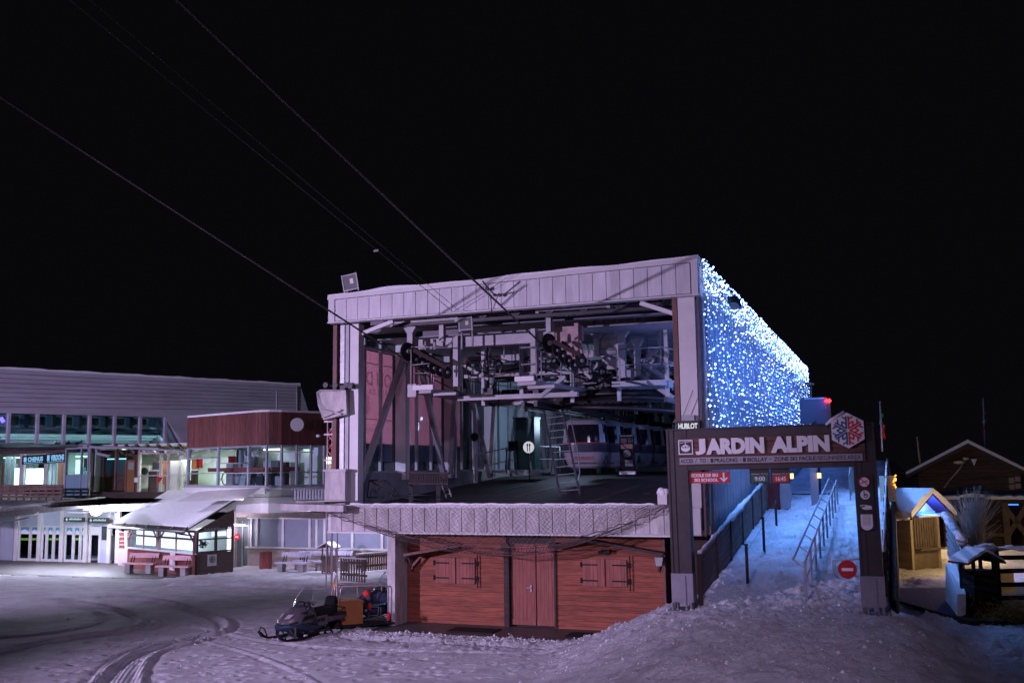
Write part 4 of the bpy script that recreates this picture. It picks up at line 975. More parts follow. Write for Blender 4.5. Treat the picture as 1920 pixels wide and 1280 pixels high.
# ================================================================== GREY COVER on left column
cv = thing('cable_housing', 'bulky pale faceted plastic housing hung on the left outer corner of the station', 'housing', SP(628, 780, .1))
pts_f = [(594, 737), (599, 732), (650, 731), (655, 728), (660, 745), (663, 785), (648, 781), (640, 779), (606, 788), (597, 763)]
mb = MB()
FRr = [SP(*p, -.25) for p in ((597, 738), (640, 732), (637, 776), (602, 770))]; 
O_ = [SP(*p, -.05) for p in ((593, 735), (600, 730), (648, 731), (650, 776), (606, 787), (596, 760))]
Bk = [SP(*p, .7) for p in ((612, 737), (618, 732), (654, 729), (662, 784), (622, 788), (610, 764))]
Fi = [SP(*p, .02) for p in ((599, 738), (603, 734), (634, 734), (634, 770), (612, 765), (603, 755))]
for i in range(6):
    j = (i+1) % 6
    mb.add([O_[i], O_[j], Bk[j], Bk[i]], [(0, 1, 2, 3)]); mb.add([Fi[i], Fi[j], O_[j], O_[i]], [(0, 1, 2, 3)])
mb.add(Fi, [(0, 1, 2, 3, 4, 5)]); mb.add(Bk, [(5, 4, 3, 2, 1, 0)])
mb.build('shell', 'whitedirty', cv)
mb = MB(); mb.beam(SP(600, 768, -.1), SP(640, 776, -.1), .05, .05); mb.beam(SP(604, 782, -.1), SP(640, 768, -.1), .05, .05); mb.build('rib', 'whitedirty', cv)
mb = MB()
for px, py in ((613, 722), (631, 723), (652, 722), (659, 724), (645, 727)): mb.disc(S, *S.uz(px, py, .1), .09, .0, .2, 10)
mb.tube([SP(608, 723, .1), SP(660, 723, .1)], .04); mb.build('fitting', 'darksteel', cv)

# ================================================================== CABLES
def cable(pa, slope, v0, v1, r, label, sag=0.0, name='steel_cable'):
    u0, z0 = pa; N = 30; pts = []
    for i in range(N+1):
        v = v0+(v1-v0)*i/N; pts.append(S.P(u0, v, z0-(v-v0)*slope*0+slope*(v0-v)-sag*(i/N)*(1-i/N)*4))
    mb = MB(); mb.tube(pts, r, 6)
    return mb.build(name, 'cable', loc=pts[0], label=label, category='cable', group='cables running into the station')
ua, za = S.uz(752, 670, .9); cable((ua, za+.02), .212, .9, -75, .026, 'thin steel cable entering the station over its left wheel train, lowest of the cables', .3)
ub, zb = S.uz(1018, 648, .9); cable((ub, zb+.02), .212, .9, -75, .028, 'thickest steel cable entering the station at the right wheel train', .2)
uc, zc = S.uz(848, 583, -.1); cable((uc, zc), .205, -.1, -75, .009, 'hair thin cable ending at the middle of the eaves, left one of a pair', .2); cable((uc+.22, zc), .207, -.1, -75, .007, 'hair thin cable ending at the middle of the eaves, right one of a pair', .1)
# inside continuation
for (uu, zz, px) in ((ua, za, 0), (ub, zb, 0)):
    mb = MB(); mb.tube([S.P(uu, .9, zz), S.P(uu+.15, 3, zz-.55), S.P(uu+.3, 7, zz-1.15), S.P(uu+.3, 30, zz-1.2)], .02); mb.build('inner_cable', 'cable', lm)
for (a_, b_) in (((893, 662), (1100, 712)), ((893, 693), (935, 707))):
    mb = MB(); mb.tube([SP(*a_, 2.6), SP(*b_, 5)], .022); mb.build('inner_cable', 'darksteel', lm)
cl = MB(); c_ = S.P(uc+.1, -9.2, zc+.205*9.1-.05); 
cp = SP(705, 471, -9.2); cl.beam(cp-Vector((.05, 0, 0)), cp+Vector((.05, 0, .02)), .025, .04); cl.build('cable_clamp', 'greysteel', loc=cp, label='small pale clamp on the thin cable pair against the night sky', category='clamp')
tw = thing('cable_tensioner', 'short knotted guy wire tied from the eaves to the thick cable', 'guy wire', SP(935, 552, -.25))
mb = MB(); mb.tube([SP(905, 527, -1.2), SP(920, 545, -.6), SP(928, 553, -.3), SP(936, 553, -.2)], .022); mb.tube([SP(928, 553, -.3), SP(960, 548, -.15), SP(968, 546, -.1), SP(985, 534, -.1)], .012); mb.tube([SP(965, 548, -.1), SP(940, 572, -.1)], .014); mb.tube([SP(919, 550, -.3), SP(922, 575, -.1), SP(920, 590, -.1)], .014)
mb.build('wire', 'darksteel', tw)
mb = MB()
for px, py in ((928, 553), (937, 553), (913, 541)): mb.disc(S, *S.uz(px, py, -.2), .05, -.25, -.17, 8)
mb.build('shackle', 'darksteel', tw)

# ================================================================== LIGHT CURTAIN
M['bulb'] = emis('led_bulb', (.16, .34, 1.0), 11.0); M['bulb_dim'] = emis('led_bulb_dim', (.20, .36, 1.0), 3.2); M['bulb_white'] = emis('led_bulb_white', (.42, .55, 1.0), 15.0)
M['bulbwire'] = mat('led_wire', (.45, .5, .6), .4)
lc = thing('light_curtain', 'long curtain of blue white fairy lights hung down the right side wall of the station', 'fairy lights', S.P(5.7, 18, 10.4))
def octa(mb, c, r, mi):
    vs = [c+Vector(d)*r for d in ((1, 0, 0), (0, 1, 0), (-1, 0, 0), (0, -1, 0), (0, 0, 1), (0, 0, -1))]
    mb.add(vs, ((0, 1, 4), (1, 2, 4), (2, 3, 4), (3, 0, 4), (1, 0, 5), (2, 1, 5), (3, 2, 5), (0, 3, 5)), mi)
vs_ = [.10+35.8*(k/99.0) for k in range(100)]
for k, v in enumerate(vs_):
    mb = MB(); zb_ = 4.9+rs.uniform(-.5, .8) if v > 2 else 4.6
    if v < .7: zb_ = 4.6
    z = zt(UR)-.04; ph = rs.uniform(0, 6); w_ = []
    zz = z; pts = []
    while zz > zb_:
        pts.append(S.P(5.78+.03*math.sin(zz*3+ph), v+.05*math.sin(zz*1.3+ph)+rs.uniform(-.02, .02), zz)); zz -= .25
    for p, q2 in zip(pts[:-1], pts[1:]): thin(mb, p, q2, .009)
    nb = int((z-zb_)/.17)
    for i in range(nb):
        if rs.rand() < .25: continue
        zz = z-.05-(i+rs.uniform(-.3, .3))*.17; vv = v+rs.uniform(-.07, .07); r_ = rs.choice([.010, .016, .023, .036], p=[.35, .35, .2, .1])
        octa(mb, S.P(5.79+rs.uniform(0, .08), vv, zz), r_, rs.choice([1, 2, 3], p=[.5, .3, .2]))
    # denser band under the roof edge
    for i in range(12): octa(mb, S.P(5.80+rs.uniform(0, .04), v+rs.uniform(-.10, .10), z-.02-1.0*rs.uniform(0, 1)**1.5), rs.uniform(.010, .026), rs.choice([1, 3]))
    mb.build('light_string', ['bulbwire', 'bulb', 'bulb_dim', 'bulb_white'], lc)

# ================================================================== GATE
gt = thing('entrance_gate', 'dark brown portal with JARDIN ALPIN lettering and red blue snowflake hexagon over the snowy ramp', 'gate', S.P(7.8, -3, 1.25))
GM = S.M @ Matrix.Translation((5.3, -3.0, 1.22)) @ Matrix.Rotation(D2R(-.55), 4, 'Y')
G = Fr(None, 0, GM)
g_ = lambda px, py: G.uz(px, py, 0)
GW = 4.88; GT = 4.33
LW = .50; RW = .50
hb = g_(1450, 878)[1]    # underside of header
for s_, (xa, xb) in enumerate(((0, LW), (GW-RW, GW))):
    mb = MB()
    for (a, b_, y0, y1) in ((xa, xa+.05, 0, .42), (xb-.05, xb, 0, .42), (xa+.05, xa+.17, .03, .4), (xb-.17, xb-.05, .03, .4)): mb.box(G, a, b_, y0, y1, .85, GT)
    mb.box(G, xa+.171, xb-.171, .06, .38, .85, GT); lg = mb.build('post', 'gatesteel', gt)
    mb = MB(); mb.box(G, xa-.015, xb+.015, -.02, .44, .16, .85); mb.box(G, xa+.16, xb-.16, -.05, -.021, .16, .80); mb.build('steel_sleeve', 'footgrey', lg)
    mb = MB(); mb.box(G, xa-.10, xb+.10, -.18, .55, -.06, -.01)
    for bx_ in (xa+.02, xa+.14, xb-.14, xb-.02): mb.tube([G.P(bx_, -.1, -.3), G.P(bx_, -.1, .16)], .022); mb.disc(Matrix(GM) @ Matrix.Translation((bx_, -.1, .02)) @ Matrix.Rotation(math.pi/2, 4, 'X'), 0, 0, .045, -.02, .02, 6)
    for bx_ in (xa+.05, xb-.05): mb.box(G, bx_-.03, bx_+.03, -.05, .4, -.01, .18)
    mb.box(G, xa-.08, xb+.08, -.12, .5, -.5, -.25)
    mb.build('base_plate', 'footgrey', lg)
mb = MB(); mb.box(G, LW-.003, GW-RW+.003, .02, .40, hb, GT); mb.box(G, -.01, GW+.01, -.02, .43, GT+.0005, GT+.03); mb.build('header_beam', 'gatesteel', gt)
# board behind lettering: horizontal planks
x0b, x1b = .30, 4.66; zb0, zb1 = g_(1450, 862)[1]-.03, GT-.20
mb = MB(); k = 0; zz = zb0-.05
while zz < zb1: z2 = min(zz+.105, zb1); mb.box(G, x0b, x1b, -.035, .018, zz+.003, z2); zz += .11
mb.build('plank_board', 'gatewood', gt)
def grect(px0, py0, px1, py1): a = g_(px0, py0); b = g_(px1, py1); return a[0], b[0], b[1], a[1]
def gx_(px, py): return g_(px, py)[0]
def bar(mb, x0, z0, x1, z1, w_, y0, y1, mi):
    dx, dz = x1-x0, z1-z0; L = math.hypot(dx, dz); nx_, nz_ = -dz/L*w_/2, dx/L*w_/2
    mb.prism(G, [(x0+nx_, z0+nz_), (x0-nx_, z0-nz_), (x1-nx_, z1-nz_), (x1+nx_, z1+nz_)], y0, y1, mi)
# title lettering : baseline follows the gate
def tb_(s_, pxa, pya_top, pya_bot, pxb, pyb_top, pyb_bot):
    xa, z1a = g_(pxa, pya_top); _, z0a = g_(pxa, pya_bot); xb, z1b = g_(pxb, pyb_top); _, z0b = g_(pxb, pyb_bot)
    return xa, xb, (z0a+z0b)/2, (z1a+z1b)/2
xa, xb, z0, z1 = tb_('', 1304, 824, 852, 1555, 817, 845)
LZ0, LZ1 = z0-.01, z1+.02
mb = MB(); xj = gx_(1324, 840); text(mb, 'J', G, xa, xj, LZ0, LZ1, -.10, 0, .065, .06); text(mb, 'ARDIN', G, xj+.015, gx_(1434, 840), LZ0, LZ1, -.10, 0, .065, .06); text(mb, 'ALPIN', G, gx_(1446, 840), xb, LZ0, LZ1, -.10, 0, .065, .06); mb.build('lettering', 'letter', gt)
# cable car pictogram
xa, xb = gx_(1273, 838), gx_(1300, 838); zc_ = (LZ0+LZ1)/2; hh = (xb-xa)/2; xc = (xa+xb)/2
mb = MB(); mb.box(G, xa, xb, -.07, -.036, zc_-hh, zc_+hh, 0); mb.box(G, xa+.025, xb-.025, -.074, -.0705, zc_-hh+.025, zc_+hh-.025, 1)
mb.prism(G, [(xc+hh*.62*math.cos(a), zc_-hh*.15+hh*.48*math.sin(a)) for a in [2*math.pi*k/16 for k in range(16)]], -.079, -.0745, 0)
mb.prism(G, [(xc-hh*.42+hh*.84*t_, zc_-.05*0+z_) for t_, z_ in ((0, hh*-.1), (1, hh*-.1), (1, hh*.12), (0, hh*.12))], -.082, -.0795, 1)
for sx in (-.2, .2): mb.disc(G, xc+sx*hh, zc_+hh*.02, hh*.11, -.085, -.0825, 8, 0)
mb.box(G, xc-.008, xc+.008, -.079, -.0745, zc_+hh*.3, zc_+hh*.62, 0)
mb.prism(G, [(xc-hh*.8, zc_+hh*.55), (xc+hh*.8, zc_+hh*.75), (xc+hh*.8, zc_+hh*.82), (xc-hh*.8, zc_+hh*.62)], -.079, -.0745, 0)
mb.build('pictogram', ['letter', 'signblack'], gt)
# grey strip
xa, xb, z0, z1 = tb_('', 1275, 860, 872, 1617, 848, 861)
mb = MB(); mb.box(G, xa, xb, -.06, -.036, z0, z1); strip = mb.build('text_strip', 'signgrey', gt)
mb = MB(); hh = z1-z0; a0 = z0+hh*.18; a1 = z0+hh*.82; Wd = xb-xa
def seg(s_, t0, t1, bold=.03, dz=0): text(mb, s_, G, xa+Wd*t0, xa+Wd*t1, a0+dz, a1+dz, -.064, 0, bold)
seg('ACCES', .005, .078); seg('TO :', .115, .165); bar(mb, xa+Wd*.09, a0, xa+Wd*.10, a1, .012, -.064, -.0605, 0); bar(mb, xa+Wd*.758, a0, xa+Wd*.766, a1, .010, -.064, -.0605, 0); seg('PRALONG', .20, .33); mb.box(G, xa+Wd*.342, xa+Wd*.352, -.064, -.0605, (a0+a1)/2-.008, (a0+a1)/2+.010); seg('BIOLLAY', .385, .495); mb.box(G, xa+Wd*.507, xa+Wd*.517, -.064, -.0605, (a0+a1)/2-.008, (a0+a1)/2+.010)
seg('ZONE SKI FACILE', .53, .755); seg('BEGINNERS AREA', .77, .99, 0.005)
for t in (.178, .36): mb.box(G, xa+Wd*t, xa+Wd*t+.07, -.064, -.0605, a0, a1)
mb.build('lettering', 'signblack', strip)
# hexagon emblem
hc = g_(1590, 807); HR = (g_(1590, 774)[1]-g_(1590, 841)[1])/2
hexp = [(hc[0]+HR*math.cos(math.pi/6+math.pi/3*k), hc[1]+HR*math.sin(math.pi/6+math.pi/3*k)) for k in range(6)]
mb = MB(); mb.prism(G, hexp, -.16, -.10, 0); em = mb.build('emblem_plate', 'letter', gt)
mb = MB()
for k in range(6):
    a = math.pi/2+math.pi/3*k+math.pi/6*0; mi = 0
    for side in (-1, 1):
        pass
    d = Vector((math.cos(a+math.pi/6*0), math.sin(a)))
for k in range(6):
    a = math.pi/3*k+ math.pi/2
    for sd in (-1, 1):   # each arm is a pair of parallel half arms
        off = sd*HR*.065; ca, sa = math.cos(a), math.sin(a); ox, oz = hc[0]-sa*off, hc[1]+ca*off
        mi = 1 if (ox-hc[0])+ca*HR*.3 > 0 else 0
        if abs(ca) < .01: mi = 1 if (ox > hc[0]) else 0
        y = -.166-.0005*k-.0002*sd
        bar(mb, ox+ca*HR*.08, oz+sa*HR*.08, ox+ca*HR*.80, oz+sa*HR*.80, HR*.095, y, -.1605, mi)
        for t in (.36, .62):
            L = HR*.27; aa = a+sd*math.pi/3*.95; bar(mb, ox+ca*HR*t, oz+sa*HR*t, ox+ca*HR*t+math.cos(aa)*L, oz+sa*HR*t+math.sin(aa)*L, HR*.085, y-.001, -.1605, mi)
mb.build('snowflake', ['emblue', 'emred'], em)
mb = MB(); P_ = [hexp[2], hexp[1], (hexp[1][0], hexp[1][1]+.02), (hc[0]+.01, hc[1]+HR+.03), (hc[0]-.1, hc[1]+HR+.01), (hexp[2][0]-.10, hexp[2][1]-.04), (hexp[2][0]-.12, hexp[2][1]-.10)]
mb.tube([G.P(hexp[2][0]-.12, -.12, hexp[2][1]-.06), G.P(hexp[2][0]+.0, -.12, hexp[2][1]+.04), G.P(hc[0]-.05, -.12, hc[1]+HR+.03)], [.03, .045, .03], 8); mb.build('snow_cap', 'snow', em)
# red direction sign
xa, xb, z0, z1 = tb_('', 1291, 887, 906, 1367, 885, 905)
mb = MB(); mb.box(G, xa, xb, .10, .13, z0, z1+.02); sg = mb.build('direction_sign', 'red', gt)
Wd = xb-xa; hh = z1-z0+.02
mb = MB(); text(mb, 'ECOLE DE SKI', G, xa+Wd*.04, xa+Wd*.71, z0+hh*.56, z0+hh*.86, .096, 0, .045); text(mb, 'SKI SCHOOL', G, xa+Wd*.12, xa+Wd*.71, z0+hh*.14, z0+hh*.44, .096, 0, .045)
cx = xa+Wd*.85; mb.box(G, cx-.02, cx+.02, .094, .099, z0+hh*.3, z0+hh*.92); mb.prism(G, [(cx, z0+hh*.08), (cx+.10, z0+hh*.45), (cx+.06, z0+hh*.50), (cx, z0+hh*.24), (cx-.06, z0+hh*.50), (cx-.10, z0+hh*.45)], .0935, .0985)
mb.build('lettering', 'letter', sg)
for (pa, pb, fld, s_, top, tx) in ((1404, 1442, 'signgreen', '9:00', 'Ouverture', 'Opening'), (1444, 1481, 'red', '16:45', 'Fermeture', 'Closing')):
    xa, z1 = g_(pa, 882); xb, z0 = g_(pb, 905)
    mb = MB(); mb.box(G, xa, xb, .10, .16, z0-.01, hb-.001); sg = mb.build('opening_time_sign', 'signblack', gt)
    a, b_ = xa+.04, xb-.03; mb = MB(); mb.box(G, a, b_, .09, .0995, z0+.02, z0+.19); f_ = mb.build('field', fld, sg)
    mb = MB(); text(mb, s_, G, a+(b_-a)*.2, a+(b_-a)*.82, z0+.05, z0+.155, .085, 0, .02); text(mb, top, G, a, a+(b_-a)*.5, z0+.205, z0+.235, .094, 0, .01); text(mb, tx, G, a+(b_-a)*.58, b_, z0+.205, z0+.235, .094, 0, 0); mb.build('lettering', 'letter', sg)
# pictogram column on right leg
xc = GW-RW*.5-.03; pz = [g_(1625, 903)[1], g_(1627, 927)[1], g_(1630, 950)[1], g_(1631, 976)[1]]
mb = MB(); mb.box(G, xc-.19, xc+.19, -.03, .028, pz[3]-.2, pz[0]+.17); pn = mb.build('pictogram_panel', 'signblack', gt)
mb = MB(); mb.disc(G, xc, pz[0], .125, -.05, -.031, 24, 0); mb.ring(G, xc, pz[0], .115, .012, -.052, 24, 1); bar(mb, xc-.08, pz[0]+.08, xc+.08, pz[0]-.08, .02, -.056, -.0505, 1); bar(mb, xc-.07, pz[0]-.03, xc+.07, pz[0]+.03, .022, -.054, -.0505, 2); mb.build('no_smoking_disc', ['letter', 'emred', 'signblack'], pn)
mb = MB(); mb.disc(G, xc, pz[1], .105, -.05, -.031, 24, 0); mb.ring(G, xc+.01, pz[1]-.02, .04, .008, -.053, 16, 1); bar(mb, xc-.02, pz[1]+.06, xc-.01, pz[1]-.01, .018, -.056, -.0505, 1); bar(mb, xc-.01, pz[1]-.01, xc+.045, pz[1]-.012, .016, -.055, -.0505, 1); mb.disc(G, xc-.022, pz[1]+.07, .014, -.055, -.0505, 8, 1); mb.build('wheelchair_disc', ['letter', 'signblack'], pn)
mb = MB(); mb.prism(G, [(xc-.13, pz[2]+.04), (xc-.04, pz[2]+.055), (xc+.12, pz[2]+.03), (xc+.13, pz[2]-.05), (xc-.02, pz[2]-.06), (xc-.09, pz[2]-.03)], -.05, -.031, 0); bar(mb, xc-.12, pz[2]+.0, xc-.02, pz[2]+.03, .03, -.056, -.0505, 1); mb.build('hand_pictogram', ['letter', 'signblack'], pn)
mb = MB(); mb.prism(G, [(xc-.13, pz[3]+.15)]+[(xc+.13, pz[3]+.15)]+[(xc+.13*math.cos(a), pz[3]-.09+.12*math.sin(a)) for a in [-k*math.pi/10 for k in range(11)]], -.05, -.031, 0); ft = mb.build('notice_plate', 'letter', pn)
mb = MB(); [mb.box(G, xc-.09, xc+.09, -.054, -.0505, pz[3]+.12-.03*k, pz[3]+.125-.03*k+.006) for k in range(8)]; mb.build('print_line', 'signgrey', ft)

# clock sign with white word behind the header
ck = thing('clock_sign', 'small black sign with white word HUBLOT on the white right column above the gate', 'sign', SP(1290, 800, -.05))
u0, z1 = S.uz(1267, 793, -.06); u1, z0 = S.uz(1312, 806, -.06)
mb = MB(); mb.box(S, u0, u1, -.05, .18, z0-1.2, z1+.06); mb.build('panel', 'signblack', ck)
mb = MB(); text(mb, 'HUBLOT', S, *(S.uz(1272, 803, -.06)[0], S.uz(1308, 803, -.06)[0]), z0+.04, z1-.01, -.056, 0, .03); mb.build('lettering', emis('lit_letters', (.9, .92, 1), .9), ck)
mb = MB(); mb.box(S, u0+.15, u1-.15, .0, .15, z1+.062, z1+.22); mb.tube([S.P(u0+.2, 0, z1+.2), S.P(u0+.5, 0, z1+.9)], .012); mb.build('bracket', 'greysteel', ck)

# ================================================================== RAMP
def slat_fence(name, label, pts, H_, nsl, m_, postm, group=None, hs=.15, post_every=1, capsnow=None, th=.04):
    t = thing(name, label, 'fence', pts[0], 0, group)
    for k in range(nsl):
        mb = MB(); z0 = H_*(k+.5)/nsl
        for a, b in zip(pts[:-1], pts[1:]): mb.beam(Vector(a)+Vector((0, 0, z0)), Vector(b)+Vector((0, 0, z0+random.uniform(-.01, .01))), th, hs)
        mb.build('board', m_, t)
    for i, p in enumerate(pts): mb = MB(); q_ = Vector(p)+Vector((0, 0, 0)); mb.beam(q_-Vector((0, 0, .15)), q_+Vector((0, 0, H_+.06)), .10, .10, up=(0, 1, 0)); mb.build('post', postm, t)
    if capsnow:
        mb = MB(); R_ = [Vector(p)+Vector((0, 0, H_+.05)) for p in pts]
        for a, b in zip(R_[:-1], R_[1:]):
            N = 8; mb.tube([a.lerp(b, i/N)+Vector((0, 0, .03*random.random())) for i in range(N+1)], [capsnow*(.7+.5*random.random()) for i in range(N+1)], 7)
        mb.build('snow_cap', 'snow', t)
    return t
rz = lambda v: 1.32+.112*min(max(v+2.6, 0), 17)+.09*max(v-14.4, 0)
slat_fence('plank_fence', 'dark plank fence climbing the left side of the snowy ramp along the station wall', [S.P(5.88, v, rz(v)+.08) for v in (-2.45, 0, 2.5, 5, 7.5, 10, 12.5)], 1.02, 6, 'fencewood', 'darkwood', hs=.15)
0 and slat_fence('plank_fence', 'top board of the ramp fence carrying a blanket of snow', [S.P(5.80, v, rz(v)+1.18) for v in (-2.45, 0, 2.5)], .05, 1, 'fencewood', 'darkwood', hs=.05, th=.2, capsnow=.06)
mb = MB(); N = 40; R_ = [S.P(5.86, -2.3+14.2*i/N, rz(-2.3+14.2*i/N)+1.14+.04*random.random()) for i in range(N+1)]
mb.tube(R_, [.03+.05*random.random()+(.04 if 14 < i < 26 else 0) for i, _ in enumerate(R_)], 8); mb.build('snow_cap', 'snow', bpy.data.objects['plank_fence'])
# handrail on the right of the lane, double bar
pv = [-2.1, -.4, 1.3, 3.0, 4.7, 6.4, 8.1, 9.8, 11.5, 13.2]
hr = thing('handrail', 'grey double bar steel handrail running up the right of the blue lit ramp', 'handrail', S.P(8.35, -2.1, rz(-2.1)))
for off, hh in ((0, .95), (-.28, 1.0)):
    mb = MB(); mb.tube([S.P(8.38+off, v, rz(v)+hh) for v in pv], .028, 8); mb.build('top_rail', 'greysteel', hr)
mb = MB(); mb.tube([S.P(8.38, v, rz(v)+.52) for v in pv], .02, 6); mb.build('middle_rail', 'greysteel', hr)
for v in pv: mb = MB(); mb.beam(S.P(8.38, v, rz(v)-.15), S.P(8.38, v, rz(v)+.95), .05, .05, up=(0, 1, 0)); mb.beam(S.P(8.38, v, rz(v)+.8), S.P(8.10, v, rz(v)+1.0), .03, .03); mb.build('post', 'greysteel', hr)
pv2 = [14.5, 15.6, 16.7, 17.8, 18.9, 20]
hr2 = thing('handrail', 'second handrail flight at the upper end of the ramp, under the gate header', 'handrail', S.P(9.0, 14.5, rz(14.5)))
mb = MB(); mb.tube([S.P(8.8, v, rz(v)+1.0+.12*(v-14.5)) for v in pv2], .03, 8); mb.build('top_rail', 'greysteel', hr2)
for v in pv2: mb = MB(); mb.beam(S.P(8.8, v, rz(v)-.1), S.P(8.8, v, rz(v)+1.0+.12*(v-14.5)), .05, .05, up=(0, 1, 0)); mb.build('post', 'greysteel', hr2)
# poles down the middle with thin line
pp = []
for (px, py, lab) in ((1402, 1094, 'nearest and lowest dark pole standing in the ramp snow'), (1433, 1034, 'middle dark pole standing in the ramp snow'), (1456, 985, 'upper dark pole standing in the ramp snow'), (1477, 947, 'highest pale pole at the top of the ramp')):
    best = None
    for i in range(600):
        v = -2.5+i*.03; u, z = S.uz(px, py, v)
        if abs(z-rz(v)) < .03: best = (u, v); break
    u, v = best or (7.2, 12); pp.append((u, v)); q_ = S.P(u, v, rz(v)-.1)
    H_ = {1402: 1.02, 1433: 1.02, 1456: .95, 1477: .9}[px]
    mb = MB(); mb.tube([q_, q_+Vector((0, 0, H_+.1))], .042, 10); mb.tube([q_+Vector((0, 0, H_+.1)), q_+Vector((0, 0, H_+.14))], .05, 10)
    mb.build('ramp_pole', 'darksteel', loc=q_, label=lab, category='pole', group='poles down the ramp')
mb = MB()
for (a, b_) in zip(pp[:-1], pp[1:]): thin(mb, S.P(a[0], a[1], rz(a[1])+.85), S.P(b_[0], b_[1], rz(b_[1])+.80), .006)
mb.build('rope', 'darksteel', loc=S.P(pp[0][0], pp[0][1], 2.4), label='thin cord linking the ramp poles', category='cord')
# boards at the top of the ramp
def board(px0, px1, py0, py1, v, m_, name, label, shape='flat'):
    u0, z1 = S.uz(px0, py0, v); u1, z0 = S.uz(px1, py1, v)
    t = thing(name, label, 'board', S.P((u0+u1)/2, v, z0), 0)
    mb = MB()
    if shape == 'flat': mb.box(S, u0, u1, v, v+.25, z0-.3, z1)
    else:
        n = 10; Lf = [(u0+(u1-u0)*.10*math.sin(math.pi*(.1+.8*i/n))*-1, z0-.2+(z1-z0+.2)*i/n) for i in range(n+1)]; Rt = [(u1-(u1-u0)*.12*(abs(i/n-.5)*2)**2, z0-.2+(z1-z0+.2)*i/n) for i in range(n, -1, -1)]
        mb.prism(S, Lf+Rt, v, v+.35)
    mb.build('panel', m_, t); return t
board(1418, 1436, 905, 943, 11.5, 'darkwood', 'wooden_screen', 'dark screen panel at the head of the plank fence')
board(1436, 1463, 905, 942, 12.2, 'redwood', 'wooden_screen', 'reddish brown wooden screen at the top of the ramp')
b2 = board(1463, 1483, 904, 943, 12.0, mat('pale_shield', (.42, .42, .46), .6), 'entrance_shield', 'pale board with a small lit lamp left of the ramp top', 'c')
b3 = board(1519, 1536, 868, 942, 13.0, mat('mauve_shield', (.36, .30, .33), .6), 'entrance_shield', 'tall curved pale board with a small lit lamp at the ramp top', 'c')
mw = emis('warm_small_lamp', (1, .72, .30), 2.2)
for (px, py, v, t) in ((1484, 892, 11.9, b2), (1536, 891, 12.9, b3)):
    u, z = S.uz(px, py, v); mb = MB(); mb.box(S, u-.07, u+.07, v-.06, v+.05, z-.1, z+.1); l_ = mb.build('lamp', mw, t)
    mb = MB(); mb.box(S, u-.09, u+.09, v-.08, v+.08, z+.101, z+.15); mb.build('lamp_cap', 'black', l_)
mb = MB(); mb.tube([SP(1486, 926, 12.4), SP(1519, 926, 12.8)], .03); mb.tube([SP(1536, 925, 12.8), SP(1560, 925, 12.8)], .03); mb.build('barrier_bar', 'darksteel', loc=SP(1500, 926, 12.5), label='dark horizontal barrier bar between the two curved boards', category='bar')
# no entry sign
ne = thing('no_entry_sign', 'round red no entry sign on a small rail beside the right gate post', 'road sign', S.P(9.3, -2.3, 1.6))
FN = Fr(SP(1589, 1067, -2.2), -20.6+8)
mb = MB(); mb.disc(FN, 0, 0, .215, 0, .02, 32, 0); mb.build('disc', ['red'], ne)
mb = MB(); mb.box(FN, -.13, .13, -.008, -.001, -.035, .035); mb.build('bar', 'letter', ne)
mb = MB(); mb.tube([FN.P(-.32, .06, .2), FN.P(-.34, .06, -.1), FN.P(-.2, .06, -.22)], .018); mb.tube([FN.P(-.32, .06, .2), FN.P(.5, .06, .25)], .02); mb.tube([FN.P(.5, .06, .3), FN.P(.5, .06, -.6)], .03); mb.tube([FN.P(.1, .06, -.15), FN.P(.5, .06, -.15)], .015); mb.build('frame', 'greysteel', ne)

mb = MB(); u_, z_ = S.uz(1243, 940, -.05); mb.box(S, u_-.14, u_+.12, -.1, .1, 3.62, 3.95); o_ = mb.build('deck_post', 'white', loc=S.P(u_, 0, 3.6), label='short white post with snow lumps at the right end of the deck edge', category='post')
mb = MB()
for dx, dz, r_ in ((0, .33, .13), (-.05, .38, .11), (.08, .36, .10), (-.10, .34, .08)):
    c = S.P(u_+dx, 0, 3.6+dz); mb.loft([[c+Vector((r_*math.cos(a)*math.cos(b_), r_*math.cos(a)*math.sin(b_), r_*math.sin(a))) for b_ in [2*math.pi*j/10 for j in range(10)]] for a in [-1.2+.4*k for k in range(7)]])
mb.build('snow_cap', 'snow', o_)

# ================================================================== LEFT BUILDINGS
def prismz(mb, fr, poly, z0, z1, mi=0):
    n = len(poly); ar = sum(poly[i][0]*poly[(i+1) % n][1]-poly[(i+1) % n][0]*poly[i][1] for i in range(n))
    if ar < 0: poly = poly[::-1]
    f0 = z0 if callable(z0) else (lambda x, y: z0); f1 = z1 if callable(z1) else (lambda x, y: z1)
    vs = [fr.P(x, y, f0(x, y)) for x, y in poly]+[fr.P(x, y, f1(x, y)) for x, y in poly]
    mb.add(vs, [tuple(range(n-1, -1, -1)), tuple(range(n, 2*n))]+[(i, (i+1) % n, (i+1) % n+n, i+n) for i in range(n)], mi); return mb
VW = 18.6
ux = lambda px, py=1000, v=VW: S.uz(px, py, v)[0]
zy = lambda px, py, v=VW: S.uz(px, py, v)[1]
M['litroom'] = mat('pale_interior', (.62, .66, .62), .7, 0, .1, 2)
M['frosted'] = mat('frosted_panel', (.22, .24, .32), .5, 0, .15, 1.2)
M['bluepanel'] = mat('blue_panel', (.20, .34, .42), .5, 0, .1, 1)
M['winglass'] = glassmat('shop_glass', (.62, .78, .80), .06)
M['dark_int'] = mat('dark_interior', (.03, .035, .04), .6, 0, .5, 1.5)
M['stone'] = mat('pale_stone_blocks', (.50, .40, .38), .8, 0, .2, 3, .2, 12)

